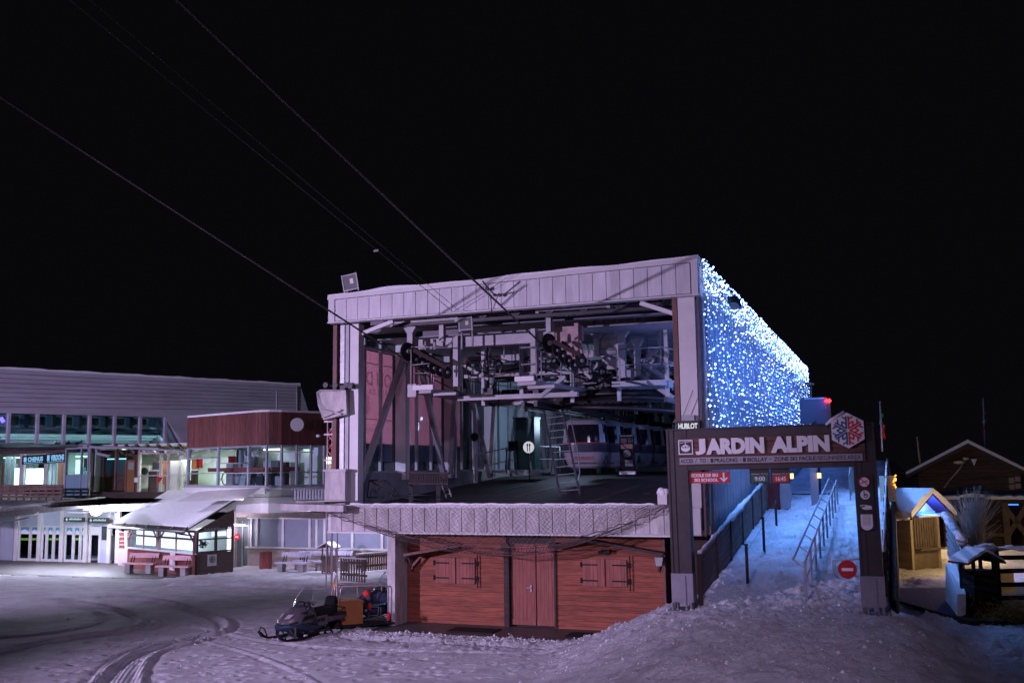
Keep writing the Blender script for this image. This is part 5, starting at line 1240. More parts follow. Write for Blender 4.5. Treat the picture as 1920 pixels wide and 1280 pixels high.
# --- ground floor hall
gh = thing('entrance_hall', 'ground floor row of white framed glass doors brightly lit under the terrace, far left', 'hall', S.P(-37, VW, -.4))
zD = zy(100, 985); zB = -.40
mb = MB(); mb.box(S, -62, ux(222), VW+.02, VW+.1, zD, 3.0); mb.box(S, -62, ux(25), VW+.02, VW+.1, zB, zD); mb.box(S, ux(190), ux(208), VW-.04, VW+.1, zB, zD)
mb.build('wall', mat('pale_blue_wall', (.42, .45, .55), .6, 0, .1, 1), gh)
mb = MB(); mb.box(S, -62, ux(222), VW+3.5, VW+3.6, zB, 3.0); mb.box(S, -62, ux(222), VW+.1, VW+3.5, zB-.03, zB-.002); mb.build('inner_wall', 'dark_int', gh)
grp = [(38, 57, 0), (59, 73, 0), (81, 88, 1), (90, 101, 0), (103, 115, 0), (124, 138, 1), (140, 151, 0), (153, 160, 0)]
for (a, b_, k) in grp:
    x0, x1 = ux(a), ux(b_); mb = MB()
    for q_ in (x0, x1): mb.box(S, q_-.06, q_+.06, VW-.05, VW+.02, zB, zD)
    mb.box(S, x0+.06, x1-.06, VW-.045, VW+.02, zB+.002, zB+.14); mb.box(S, x0+.06, x1-.06, VW-.045, VW+.02, zD-.1, zD-.002)
    d_ = mb.build('door', 'white', gh)
    mb = MB(); mb.box(S, x0+.06, x1-.06, VW-.02, VW-.01, zB+.14, zD-.55); mb.build('glass', 'winglass', d_)
    mb = MB(); mb.box(S, x0+.06, x1-.06, VW-.03, VW-.01, zD-.5, zD-.1); mb.prism(S, [(x0+.08, zD-.49), (x1-.08, zD-.49), (x1-.08, zD-.35), ((x0+x1)/2, zD-.22), (x0+.08, zD-.32)], VW-.034, VW-.031, 1); mb.build('poster', [mat('sky_blue_poster', (.10, .32, .50), .5), 'letter'], d_)
    if not k: mb = MB(); mb.box(S, x0+.06, x1-.06, VW-.035, VW-.022, zy(a, 1012), zy(a, 1008)); mb.build('green_stripe', mat('green_film', (.16, .38, .03), .5), d_)
for px in (33, 76, 118, 163, 207, 223):
    mb = MB(); mb.box(S, ux(px)-.13, ux(px)+.13, VW-.14, VW+.02, zB, 2.9); mb.build('pilaster', 'white', gh)
# lit cash desk bay
mb = MB(); mb.box(S, ux(168), ux(172), VW-.04, VW+.02, zB, zD); mb.box(S, ux(186), ux(190), VW-.04, VW+.02, zB, zD); mb.box(S, ux(172)+.002, ux(186)-.002, VW-.04, VW+.02, zD-.5, zD-.02); mb.build('bay_frame', 'white', gh)
mb = MB(); mb.box(S, ux(172), ux(186), VW+1.0, VW+1.1, zB, zD-.5); mb.build('bay_back', mat('warm_room', (.5, .35, .2), .7), gh)
mb = MB(); mb.box(S, ux(178), ux(180.5), VW+.9, VW+.95, zB+.2, zB+1.4); mb.build('warm_strip', emis('warm_strip', (1, .55, .2), 3.0), gh)
mb = MB(); mb.box(S, ux(192), ux(203), VW-.06, VW-.041, zy(195, 1012), zy(195, 986)); mb.box(S, ux(209), ux(221), VW-.05, VW+.0, zy(210, 1049), zy(210, 1003)); mb.build('window', 'dark_int', gh)
# overhead direction signs
for (a, b_, y0, y1, s_) in ((121, 160, 969, 977, 'FORFAITS / SKI PASS'), (166, 206, 970, 979, 'CONSIGNES A SKIS')):
    u0, u1 = ux(a, 970, VW-.5), ux(b_, 970, VW-.5); z1, z0 = zy(a, y0, VW-.5), zy(a, y1, VW-.5)
    mb = MB(); mb.box(S, u0, u1, VW-.55, VW-.5, z0, z1); sg = mb.build('direction_sign', 'signblack', gh)
    mb = MB()
    for k in range(11): # unreadable small print as short marks
        uu = u0+(u1-u0)*(.26+.055*k); mb.box(S, uu, uu+(u1-u0)*.035, VW-.556, VW-.551, z0+.09, z0+.09+.08+.02*(k % 3))
    mb.prism(S, [(u0+.22, z0+.04), (u0+.34, z0+.14), (u0+.25, z0+.12), (u0+.25, z1-.04), (u0+.19, z1-.04), (u0+.19, z0+.12), (u0+.10, z0+.14)], VW-.556, VW-.551)
    mb.build('arrow_and_print', emis('sign_print', (.7, 1, .9), .8), sg)
# canopy with glaring lamp
cn = thing('canopy', 'long white canopy band over the entrance, glaring in its own lamp light', 'canopy', S.P(-30, 17.6, 2.6))
mb = MB(); mb.box(S, ux(157, 960, 17), ux(445, 950, 17), 17.0, 18.5, 2.72, 3.02); mb.box(S, ux(157, 960, 17)-.02, ux(445, 950, 17), 16.95, 17.2, 2.58, 2.718); mb.build('band', 'white', cn)
mb = MB(); mb.box(S, ux(160), ux(222), 17.2, 18.5, 2.45, 2.5); mb.build('ceiling', 'white', cn)
lp = SP(180, 957, 16.7); ll = thing('wall_lamp', 'glaring white outdoor lamp under the canopy edge above the glass doors', 'lamp', lp)
mb = MB()
for i in range(1):
    R_ = []
    for k in range(9):
        a = -math.pi/2+math.pi*k/8; R_.append([lp+Vector((.30*math.cos(a)*math.cos(b_), .30*math.cos(a)*math.sin(b_), .26*math.sin(a))) for b_ in [2*math.pi*j/16 for j in range(16)]])
    mb.loft(R_, caps=False)
mb.build('globe', emis('lamp_globe', (1.0, .96, 1.0), 22, False), ll)
mb = MB(); mb.beam(lp+Vector((0, 0, .2)), lp+Vector((.2, .6, .3)), .08, .08); mb.build('bracket', 'steel', ll)
area('entrance_lamp', S.P(-33, 16.6, 2.35), S.P(-32, 12.0, -.4), 520, (.70, .76, 1.0), 6, .4)
area('entrance_lamp_wall', S.P(-34, 15.2, 2.4), S.P(-33, 18.6, 1.0), 80, (.70, .80, 1.0), 7, .3)
point('entrance_glare', lp+Vector((.4, -.9, -.1)), 700, (.74, .76, 1.0), .3)
spot('added_banner_fill', S.P(-12, -1, 8.6), S.P(-6.1, 4.5, 6.8), 900, (.95, .62, .85), 80, .9, .2)  # added light to brighten the banners, not mounted on the tower
area('added_soffit_fill', SP(412, 939, 12.4), SP(412, 915, 15), 45, (.80, .74, 1.0), 3.5, .15)  # added area light lifting the white soffit, no fitting here
spot('forecourt_warm_spot', S.P(-31.5, 15.5, 2.3), S.P(-31.5, 14.6, -.4), 90, (1.0, .78, .45), 110, .8, .1)
spot('added_yard_fill', S.P(ux(430), 3.0, 7.5), S.P(ux(400), 17, 2.6), 3200, (.72, .70, 1.0), 55, .9, .3)  # added floating light for the pavilion base, soffit and kiosk roof
# --- terrace in front of level two, slatted
tr_ = thing('wooden_terrace', 'snow dusted wooden terrace with slatted parapet jutting out at the far left', 'terrace', atZ(60, 965, 3.0))
E_ = [atZ(px, py, 3.05) for px, py in ((-90, 971), (0, 960), (90, 950), (180, 941), (260, 933), (335, 927))]
Bk = [S.P(ux(335, 930, VW-.2), VW+.9, 3.05), S.P(-62, VW+.9, 3.05)]
poly = [(p.x, p.y) for p in E_]+[(p.x, p.y) for p in Bk]
mb = MB(); prismz(mb, WORLD, poly, 3.03, 3.22); mb.build('deck', mat('snow_dusted_deck', (.60, .55, .62), .8, 0, 0, 1.6, .4, 12, wood=(.35, 2.5, 1), col2=(.17, .12, .14)), tr_)
mb = MB()
for k in range(3):
    off = .2*k; pts = [p+Vector((0, .0, -.02-off*.45+.0)) for p in E_]
    for a, b_ in zip(pts[:-1], pts[1:]): mb.beam(a+Vector((0, off*.5-.1, 0)), b_+Vector((0, off*.5-.1, 0)), .05, .10)
mb.build('edge_board', mat('mauve_boards', (.20, .15, .18), .8, 0, .4, 3), tr_)
mb = MB()
for a, b_ in zip(E_[:-1], E_[1:]):
    N = 6; mb.tube([a.lerp(b_, i/N)+Vector((0, .05, .19+.02*random.random())) for i in range(N+1)], [.05+.04*random.random() for i in range(N+1)], 7)
mb.build('snow_edge', 'snow', tr_)
mb = MB(); 
for zz in (3.42, 3.62, 3.82, 4.0):
    a = S.P(ux(-40, 925, 15.5), 15.5, zz); b_ = S.P(ux(118, 925, 15.5), 15.5, zz); mb.beam(a, b_, .05, .12)
for k in range(9): u_ = ux(0+14*k, 925, 15.5); mb.box(S, u_-.05, u_+.05, 15.55, 15.62, 3.22, 4.05)
mb.build('parapet', 'fencewood', tr_)
mb = MB(); mb.box(S, ux(-60), ux(17), 15.0, 15.2, -.5, 3.0); mb.build('support_wall', 'redwood', tr_)
mb = MB(); mb.tube([atZ(0, 975, 3.0)+Vector((0, 0, -.1)), atZ(30, 975, 2.9), atZ(52, 970, 2.95), atZ(72, 960, 3.0)], .03); mb.build('hanging_hose', 'letter', tr_)

# --- level two
l2 = thing('ticket_hall', 'lit upper floor with blue CHENUS and VERDONS boards over its windows and wooden doors beside', 'ticket hall', S.P(-34, 19.6, 3.5))
V2 = 19.6
u2 = lambda px, py=890: S.uz(px, py, V2)[0]
z2 = lambda px, py: S.uz(px, py, V2)[1]
ud = lambda px, dv, py=890: S.uz(px, py, V2+dv)[0]
zd = lambda px, py, dv: S.uz(px, py, V2+dv)[1]
zf, zc = 3.42, z2(100, 853)
mb = MB(); mb.box(S, -64, u2(352), V2+4.5, V2+4.6, zf, 6.2); mb.box(S, -64, u2(352), V2, V2+4.5, zf-.15, zf); mb.box(S, -64, u2(352), V2+.1, V2+4.5, 6.2, 6.3)
mb.box(S, u2(165), u2(167), V2+.5, V2+4.5, zf, 6.2); mb.build('room_shell', 'litroom', l2)
mb = MB()
for px, w_ in ((-30, 6), (38, 5), (43, 3), (84, 5), (121, 5)): mb.box(S, u2(px), u2(px+w_), V2-.08, V2+.05, zf, zc+.15)
mb.build('window_post', 'white', l2)
mb = MB(); mb.box(S, -64, u2(125), V2+.06, V2+.08, zf+.5, zc); mb.build('glazing', 'glass', l2)
mb = MB(); mb.box(S, -64, u2(125), V2-.1, V2+.1, zf, zf+.5); mb.build('window_base', 'fencewood', l2)
# glass box
mb = MB(); mb.box(S, ud(124, -1.2), ud(165, -1.2), V2-1.2, V2-1.15, 3.3, zf+1.15); mb.build('glass_box_panel', 'bluepanel', l2)
mb = MB(); mb.box(S, ud(124, -1.2), ud(165, -1.2), V2-1.2, V2-1.18, zf+1.17, zc+.3); mb.build('glass_box_glazing', 'winglass', l2)
mb = MB()
for px in (123, 152, 165, 168): mb.box(S, ud(px, -1.2)-.04, ud(px, -1.2)+.04, V2-1.26, V2-1.14, 3.25, zc+.35)
mb.box(S, ud(123, -1.2), ud(168, -1.2), V2-1.25, V2-1.15, zf+1.152, zf+1.17); mb.box(S, ud(123, -1.2), ud(168, -1.2), V2-1.25, V2-1.15, zc+.3, zc+.36); mb.build('glass_box_frame', 'bluegrey', l2)
# boards with names
for (a, b_, yt, yb, yt2, yb2, s_) in ((40, 83, 857, 869, 854, 867, 'CHENUS'), (84, 122, 853, 867, 850, 864, 'VERDONS')):
    x0, x1 = ud(a, -.6), ud(b_, -.6); z1, z0 = zd(a, yt, -.6), zd(a, yb, -.6)
    mb = MB(); sl_ = (zd(b_, yt2, -.6)-zd(a, yt, -.6))/(x1-x0)
    mb.prism(S, [(x0, z0-.05), (x1, z0-.05+sl_*(x1-x0)), (x1, z1+sl_*(x1-x0)+.08), (x0, z1+.08)], V2-.60, V2-.47); sg = mb.build('name_board', mat('board_blue_black', (.01, .02, .04), .5), l2)
    Wd = x1-x0; mb = MB(); text(mb, s_, S, x0+Wd*.26, x0+Wd*.92, z0+.10, z1+.0, V2-.61, 0, .05, skew=sl_)
    mb.box(S, x0+Wd*.08, x0+Wd*.2, V2-.608, V2-.602, z0+.10, z1)
    for k in range(9): mb.box(S, x0+Wd*(.1+.09*k), x0+Wd*(.16+.09*k), V2-.608, V2-.602, z0+.01+sl_*Wd*.1*k, z0+.05+sl_*Wd*.1*k)
    mb.build('lettering', emis('pale_blue_letters', (.28, .60, .95), .9), sg)
# interior things: lit screen, panels, tubes
mb = MB(); mb.box(S, ud(49, .5), ud(80, .5), V2+.5, V2+.55, zf+.62, zf+1.55); mb.build('lit_screen', emis('lit_screen', (.82, .95, 1.0), 6), l2)
mb = MB(); mb.box(S, ud(27, .3), ud(39, .3), V2+.3, V2+.35, zf+.5, zf+1.6); mb.box(S, ud(141, .6), ud(151, .6), V2+.6, V2+.65, zd(145, 888, .6), zd(145, 862, .6)); mb.build('lit_panel', emis('lit_panel', (.9, 1, .9), 2.6), l2)
mb = MB()
for px in (5, 20, 60, 95, 140): mb.box(S, ud(px, 1.5), ud(px, 1.5)+.9, V2+1.5, V2+1.6, zc-.1, zc-.05)
mb.build('tube_light', 'lit_white', l2)
mb = MB(); mb.box(S, ud(108, 2), ud(120, 2), V2+2, V2+2.1, zf, zc); mb.build('inner_cupboard', 'doorwood', l2)
mb = MB()
for px in (8, 14, 22, 92, 99): mb.box(S, ud(px, 1.2), ud(px, 1.2)+.2, V2+1.2, V2+1.3, zf, zc)
mb.build('inner_post', 'bluegrey', l2)
area('hall_ceiling', S.P(-38, V2+2.2, 6.1), S.P(-38, V2+2.2, 3), 330, (.80, 1.0, .95), 9, 2)
# brown band above, railing
mb = MB(); x = -64
while x < u2(190): mb.box(S, x, x+.135, V2-.3, V2-.2, zc+.12, z2(80, 838)); x += .15
mb.build('timber_band', mat('mauve_brown_boards', (.14, .085, .10), .8, 0, .4, 4), l2)
mb = MB(); mb.tube([S.P(-64, V2-.9, z2(60, 841)), S.P(u2(172), V2-.9, z2(60, 841))], .06); mb.box(S, -64, u2(172), V2-.9, V2-.86, z2(60, 840), z2(60, 831))
for px in range(-20, 175, 24): mb.box(S, u2(px)-.05, u2(px)+.05, V2-.95, V2-.9, z2(60, 842), z2(60, 829))
mb.build('gantry_rail', 'greysteel', l2)
# wooden doors and dim lobby
mb = MB(); mb.box(S, ud(168, .9), ud(258, .9), V2+.9, V2+1.0, zf, zc+.25); mb.build('lobby_wall', 'chaletwood', l2)
mb = MB()
for (a, b_) in ((196, 214), (217, 234)): mb.box(S, ud(a, .86), ud(b_, .86), V2+.86, V2+.9, z2(200, 886), z2(200, 862))
mb.build('lobby_window', mat('dim_glass', (.04, .08, .09), .1), l2)
mb = MB()
for (a, b_) in ((171, 174), (192, 196), (214, 217), (234, 237), (256, 260)): mb.box(S, ud(a, .8), ud(b_, .8), V2+.8, V2+.95, zf, zc+.2)
mb.build('lobby_post', 'brownred', l2)
d_ = MB(); d_.box(S, ud(238, .84), ud(252, .84), V2+.84, V2+.9, zf, z2(240, 862)); d_ = d_.build('door', mat('varnished_door', (.22, .10, .04), .4), l2)
mb = MB(); mb.box(S, ud(240, .82), ud(250, .82), V2+.82, V2+.839, z2(240, 880), z2(240, 866)); mb.build('pane', mat('door_pane_lit', (.25, .3, .28), .2), d_)
mb = MB(); mb.box(S, ud(252, .7), ud(258, .7), V2+.7, V2+.72, z2(252, 904), z2(252, 895)); mb.build('plate', 'letter', l2)
mb = MB()
for px in (200, 222): mb.box(S, ud(px, .6), ud(px, .6)+.5, V2+.6, V2+.65, z2(200, 861), z2(200, 859))
mb.build('tube_light', emis('cyan_tube', (.3, .9, 1), 1.5), l2)
# bright machine room
mb = MB()
for k, (a, b_, y0, y1, ) in enumerate(((263, 280, 872, 915), (283, 300, 880, 915), (320, 340, 870, 915), (340, 350, 862, 900))): mb.box(S, ud(a, 2), ud(b_, 2), V2+2.0, V2+2.4, zd(a, y1, 2), zd(a, y0, 2))
mb.build('machine_box', 'letter', l2)
mb = MB()
for px in (262, 302, 316, 354): mb.box(S, u2(px)-.06, u2(px)+.06, V2-.1, V2+.05, zf, zc+.2)
mb.box(S, u2(262), u2(354), V2-.08, V2+.0, z2(300, 892), z2(300, 890)); mb.box(S, u2(262), u2(354), V2-.1, V2, zc-.05, zc+.05); mb.build('room_frame', 'whitedirty', l2)
mb = MB(); mb.box(S, ud(285, 1.9), ud(303, 1.9), V2+1.9, V2+1.95, zd(285, 880, 1.9), zd(285, 866, 1.9)); mb.disc(S, ud(270, 1.7), zd(270, 883, 1.7), .22, V2+1.7, V2+1.8, 16); mb.disc(S, ud(290, 1.7), zd(290, 902, 1.7), .2, V2+1.7, V2+1.8, 16); mb.build('dark_fixture', 'dark_int', l2)
mb = MB(); mb.prism(S, [(u2(301), z2(301, 893)), (u2(312), z2(312, 895)), (u2(303), z2(303, 907))], V2-.3, V2-.28); mb.build('red_pennant', 'red', l2)
area('machine_room', S.P(u2(308), V2+1.5, 6.0), S.P(u2(308), V2+1.5, 3), 260, (.85, 1.0, .85), 3.5, 1)
mb = MB(); mb.box(S, u2(166), u2(332), V2-1.0, V2-.9, 2.95, z2(250, 921)); mb.build('lobby_parapet', 'darkwood', l2)
# hanging pipes and cctv under upper hall
mb = MB(); mb.tube([SP(165, 834, 18.5), SP(190, 842, 18.5), SP(240, 838, 18.5), SP(285, 846, 18.5)], .05); mb.tube([SP(180, 838, 18.5), SP(182, 850, 18.5), SP(205, 855, 18.5)], .09); mb.box(S, u2(172), u2(190), 18.4, 18.6, z2(180, 841), z2(180, 833))
mb.tube([SP(200, 836, 18.0), SP(345, 846, 18.0)], .05); mb.beam(SP(170, 838, 18.3), SP(300, 841, 18.3), .3, .12)
mb.build('pipework', 'bluegrey', l2)
mb = MB()
for k in range(7): mb.beam(SP(215+20*k, 833, 18), SP(232+20*k, 850, 20.5), .12, .14)
mb.build('rafter', 'brownred', l2)

# --- upper grey hall
B = Fr(atY(280, 830, 62), -43); B = Fr(None, 0, Matrix.Translation((B.M.translation.x, B.M.translation.y, 0)) @ Matrix.Rotation(D2R(-43), 4, 'Z'))
bv = lambda px, py: (B.vz(px, py, 0)[0], B.vz(px, py, 0)[1])
uh = thing('upper_lift_hall', 'long grey sheet clad upper hall with a band of dark windows', 'lift hall', B.P(-3, 0, 6))
a, b_, c_, d__ = bv(-60, 688), bv(563, 722), bv(580, 776), bv(-60, 772)
bw = bv(310, 782)
mb = MB(); mb.prismx(B, [a, b_, c_, (bv(348, 836)), (bw), d__], -6, 0); mb.build('cladding', 'greyroof', uh)
mb = MB()
for k in range(1, 9):
    z_ = lambda px: bv(px, 692+10*k+(px/563)*28)[1]
    p, q2 = bv(-60, 690+9.2*k-2.5), bv(565, 722+6*k)
    mb.beam(B.P(.005, *p), B.P(.005, *q2), .02, .03)
mb.build('cladding_joint', mat('joint_dark', (.10, .09, .12), .6), uh)
mb = MB(); N = 40; T_ = [(a[0]+(b_[0]-a[0])*i/N, a[1]+(b_[1]-a[1])*i/N) for i in range(N+1)]
mb.prismx(B, [(y, z+.12+.03*math.sin(i*1.7)*math.sin(i*.6)) for i, (y, z) in enumerate(T_)]+[(y, z+.004) for y, z in reversed(T_)], -4, .05); mb.build('roof_snow', 'snow', uh)
# windows
wz = lambda px: (bv(px, 829+px*.03)[1], bv(px, 772.5+px*.032)[1])
mb = MB(); P0_, P1_ = (bv(-60, 772)[0]), bv(314, 800)[0]
mb.prismx(B, [(P0_, wz(-60)[0]), (P1_, wz(314)[0]), (P1_, wz(314)[1]-.004), (P0_, wz(-60)[1]-.004)], -.30, -.28); mb.build('glazing', 'winglass', uh)
mb = MB(); mb.prismx(B, [(P0_, wz(-60)[0]), (P1_, wz(314)[0]), (P1_, wz(314)[1]-.004), (P0_, wz(-60)[1]-.004)], -5, -4.9); mb.prismx(B, [(P0_, wz(-60)[0]-.1), (bv(348, 836)[0], wz(348)[0]-.1), (bv(348, 836)[0], wz(348)[0]-.01), (P0_, wz(-60)[0]-.01)], -5, .02)
mb.build('inner_hall', mat('teal_grey_inner', (.20, .25, .28), .6, 0, .5, 1.2), uh)
mb = MB()
for i, px in enumerate((18, 72, 122, 170, 217, 265, 312)):
    y_ = bv(px, 800)[0]; z0, z1 = wz(px); mb.box(B, -.3, -.05, y_-.07, y_+.07, z0, z1-.005)
mb.build('window_post', 'greyroof', uh)
mb = MB(); mb.beam(B.P(-.1, *bv(318, 784)), B.P(-.1, *bv(346, 834)), .1, .1); mb.build('end_frame', 'bluegrey', uh)
mb = MB()
for k in range(22):
    px = 60+12*k; y_, z_ = bv(px, 785); FrB = B.M @ Matrix.Rotation(D2R(90), 4, 'Z') @ Matrix.Translation((y_, 2.6, 0)); mb.disc(FrB, 0, z_, .3, -.1, .1, 12)
mb.build('sheave', 'dark_int', uh)
mb = MB()
for k in range(5): p, q2 = bv(-20+20*k, 800+6*k), bv(330, 806+5*k); mb.beam(B.P(-1.5-.5*k, *p), B.P(-1.5-.5*k, *q2), .1, .16)
for px in (60, 110, 160, 210, 258, 300): y_, z_ = bv(px, 790); mb.box(B, -1.2, -1, y_-.25, y_+.25, z_-.3, z_+.7)
mb.build('inner_beam', mat('inner_beam_grey', (.28, .33, .36), .5), uh)
area('upper_hall_light', B.P(-2.2, bv(150, 800)[0], wz(100)[0]+.3), B.P(-4.9, bv(150, 800)[0], wz(100)[0]+1), 110, (.80, .88, .92), 16, .3)
mb = MB(); mb.tube([SP(519, 835, 17), SP(519, 733, 17)], .05); mb.tube([B.P(.1, *bv(555, 724)), B.P(.1, *bv(555, 772))], .05); mb.build('mast', 'bluegrey', uh)
mb = MB(); mb.beam(B.P(-.3, *bv(5, 788)), B.P(-.3, *bv(10, 785)), .2, .3); mb.build('blue_lamp', emis('blue_violet_lamp', (.15, .1, 1), 3), uh)

# --- pavilion
pc = atY(497, 915, 50); PB = Fr((pc.x, pc.y, 0), -43)
pv_ = thing('glazed_pavilion', 'corner pavilion with red brown timber crown over tall lit windows', 'pavilion', PB.P(-2, 2, -.3))
LP_ = PB.uz(350, 850, 0)[0]; DP_ = PB.vz(612, 850, 0)[0]
def plan(o=0.0, din=0.0): return [(LP_, 0-o), (-1.0, -o), (-.55, .1-o*.9), (-.2, .32-o*.8), (o*.9, .9-o*.2), (o, 1.3), (o, DP_)]
zp = lambda py, px=495: atY(px, py, 50).z
zT, zM, zW, zS = zp(771), zp(834), zp(912), zp(940)
mb = MB(); P1 = plan(.0)
for (a, b_) in zip(P1[:-1], P1[1:]):
    L = math.hypot(b_[0]-a[0], b_[1]-a[1]); k = max(1, int(L/.16))
    for i in range(k):
        t0, t1 = i/k, (i+.93)/k; p = PB.P(a[0]+(b_[0]-a[0])*t0, a[1]+(b_[1]-a[1])*t0, zM); q2 = PB.P(a[0]+(b_[0]-a[0])*t1, a[1]+(b_[1]-a[1])*t1, zM)
        nrm = (q2-p).cross(Vector((0, 0, 1))).normalized()*-.05; dz = Vector((0, 0, zT-zM+random.uniform(-.004, .004)))
        mb.add([p, q2, q2+nrm, p+nrm, p+dz, q2+dz, q2+nrm+dz, p+nrm+dz], ((3, 2, 1, 0), (4, 5, 6, 7), (0, 1, 5, 4), (1, 2, 6, 5), (2, 3, 7, 6), (3, 0, 4, 7)))
mb.build('timber_crown', mat('maroon_boards', (.17, .055, .05), .75, 0, .5, 2.5, .2, 25, wood=(7, 7, .6)), pv_)
full = P1+[(LP_, DP_)]
mb = MB(); prismz(mb, PB, [(x-.06, y+.06) for x, y in full], zM+.01, zT-.02); mb.build('crown_core', 'darkwood', pv_)
mb = MB(); prismz(mb, PB, [(x+.03, y-.03) for x, y in full], zT+.002, zT+.10); mb.build('roof_snow', 'snow', pv_)
mb = MB()
for (a, b_) in zip(P1[:-1], P1[1:]): thin(mb, PB.P(*a, zM), PB.P(*b_, zM), .03); mb.beam(PB.P(*a, zW), PB.P(*b_, zW), .08, .12); mb.beam(PB.P(*a, zM-1.35), PB.P(*b_, zM-1.35), .04, .05)
mb.build('window_rail', 'bluegrey', pv_)
mb = MB()
for (a, b_) in zip(P1[:-1], P1[1:]):
    mb.add([PB.P(a[0]-.05, a[1]+.03, zW), PB.P(b_[0]-.05, b_[1]+.03, zW), PB.P(b_[0]-.05, b_[1]+.03, zM), PB.P(a[0]-.05, a[1]+.03, zM)], [(0, 1, 2, 3)])
mb.build('glazing', 'glass', pv_)
mb = MB()
for px in (352, 409, 466): u_ = PB.uz(px, 870, 0)[0]; mb.box(PB, u_-.06, u_+.06, -.05, .08, zW, zM)
for px in (500, 528, 556, 583, 608): v_ = PB.vz(px, 870, 0)[0]; mb.box(PB, -.06, .06, v_-.05, v_+.05, zW, zM)
mb.build('mullion', 'bluegrey', pv_)
mb = MB(); prismz(mb, PB, [(x-.1, y+.1) for x, y in full], zW-.5, zW-.05); mb.box(PB, LP_, 0, DP_-.2, DP_, zW, zM); mb.box(PB, LP_, LP_+.2, 3.2, DP_, zW, zM); prismz(mb, PB, [(x-.12, y+.12) for x, y in full], zM-.06, zM-.001); mb.build('room_shell', 'litroom', pv_)
mb = MB(); mb.box(PB, LP_+.5, -1.2, 1.0, 1.08, zW+.75, zW+.95); mb.box(PB, -1.0, -.92, 1.0, DP_-1, zW+.75, zW+.95)
mb.build('red_rail', 'redwood', pv_)
mb = MB()
for x, y, a_, h_ in ((-3.2, 2.5, .35, 1.3), (-2.2, 3.0, .3, .9), (-5.0, 2.4, .25, 1.9), (-1.6, 5.2, .5, 1.1), (-2.0, 7.5, .8, 1.3)): mb.box(PB, x-a_, x+a_, y-.3, y+.3, zW, zW+h_)
mb.beam(PB.P(-4.4, 1.6, zW), PB.P(-3.9, 1.6, zM-.5), .3, .5); mb.tube([PB.P(-4.9, 1.7, zW), PB.P(-4.9, 1.7, zM)], .14, 10)
mb.build('inner_furniture', 'bluegrey', pv_)
mb = MB()
for x, y in ((-2, 4), (-2, 6.5), (-4, 3)): mb.box(PB, x-.7, x+.7, y-.05, y+.05, zM-.16, zM-.1)
mb.build('tube_light', 'lit_white', pv_)
mb = MB(); mb.box(PB, -2.9, -2.85, 4, 6.2, zW+.9, zM-.55); mb.build('lit_board', emis('lit_board_green', (.8, 1, .78), 3.5), pv_)
area('pavilion_light', PB.P(-2.2, 5, zM-.15), PB.P(-2.2, 5, 0), 75, (.85, 1, .82), 1.5, 4)
d_p = PB.vz(552, 796, 0); mb = MB(); FD = PB.M @ Matrix.Translation((.25, d_p[0], d_p[1])) @ Matrix.Rotation(D2R(75), 4, 'Z'); mb.disc(FD, 0, 0, .34, 0, .05, 24); mb.tube([FD @ Vector((0, .05, 0)), FD @ Vector((0, .25, -.1))], .03); mb.build('satellite_dish', 'letter', pv_)
mb = MB(); mb.add([SP(372, 921, 14.0), SP(490, 914, 14.0), SP(455, 937, 13.0), SP(330, 940, 13.0)], [(0, 1, 2, 3)]); mb.box(PB, LP_, .2, -.15, -.05, zW-.35, zW-.06); mb.build('white_soffit', 'white', pv_)
mb = MB(); prismz(mb, PB, [(x-.05, y+.05) for x, y in full], 2.6, zW-.52); mb.build('base', 'white', pv_)
# slat railing right of pavilion
u0, u1 = S.uz(476, 925, 16)[0], S.uz(612, 925, 16)[0]
sr = thing('slat_railing', 'pale vertical slat railing below the pavilion windows', 'railing', S.P((u0+u1)/2, 16, 3))
mb = MB(); k = 0; x = u0
while x < u1: mb.box(S, x, x+.10, 16, 16.04, zy(500, 936, 16), zy(500, 918, 16)); x += .17
mb.build('slat', 'bluegrey', sr, kind='stuff'); mb = MB(); mb.tube([S.P(u0, 16, zy(500, 916, 16)), S.P(u1, 16, zy(500, 916, 16))], .03); mb.build('top_rail', 'bluegrey', sr)
mb = MB(); mb.add([SP(423, 937, 15.9), SP(458, 937, 15.9), SP(475, 921, 16.2), SP(437, 919, 16.2)], [(0, 1, 2, 3)]); mb.build('slanted_panel', 'bluepanel', sr)

# clutter and posters inside the lit rooms
for (par_, u0_, u1_, v0_, v1_, zf_, n1) in ((l2, ud(-20, 1), ud(160, 1), V2+1.2, V2+4.2, zf, 16), (l2, ud(262, 1.5), ud(350, 1.5), V2+.6, V2+4, zf, 9)):
    for k in range(n1):
        a_, h_, d_ = rs.uniform(.15, .5), rs.choice([.5, .9, 1.3, 1.9]), rs.uniform(.2, .5); u_, v_ = rs.uniform(u0_, u1_), rs.uniform(v0_, v1_)
        mb = MB(); mb.box(S, u_-a_, u_+a_, v_, v_+d_, zf_, zf_+h_); mb.box(S, u_-a_*.8, u_+a_*.8, v_-.02, v_-.002, zf_+h_*.2, zf_+h_*.85); mb.build('counter_block', rs.choice(['bluegrey', 'darkwood', 'whitedirty', 'doorwood', 'signgrey']), par_)
    for k in range(n1//2):
        u_ = rs.uniform(u0_, u1_); w2 = rs.uniform(.2, .5); z_ = zf_+rs.uniform(1.1, 1.7)
        mb = MB(); mb.box(S, u_-w2, u_+w2, V2+4.46, V2+4.498, z_, z_+rs.uniform(.4, .8)); mb.build('wall_poster', rs.choice(['red', 'bluepanel', 'letter', 'orange', 'signblack', 'signgreen']), par_)
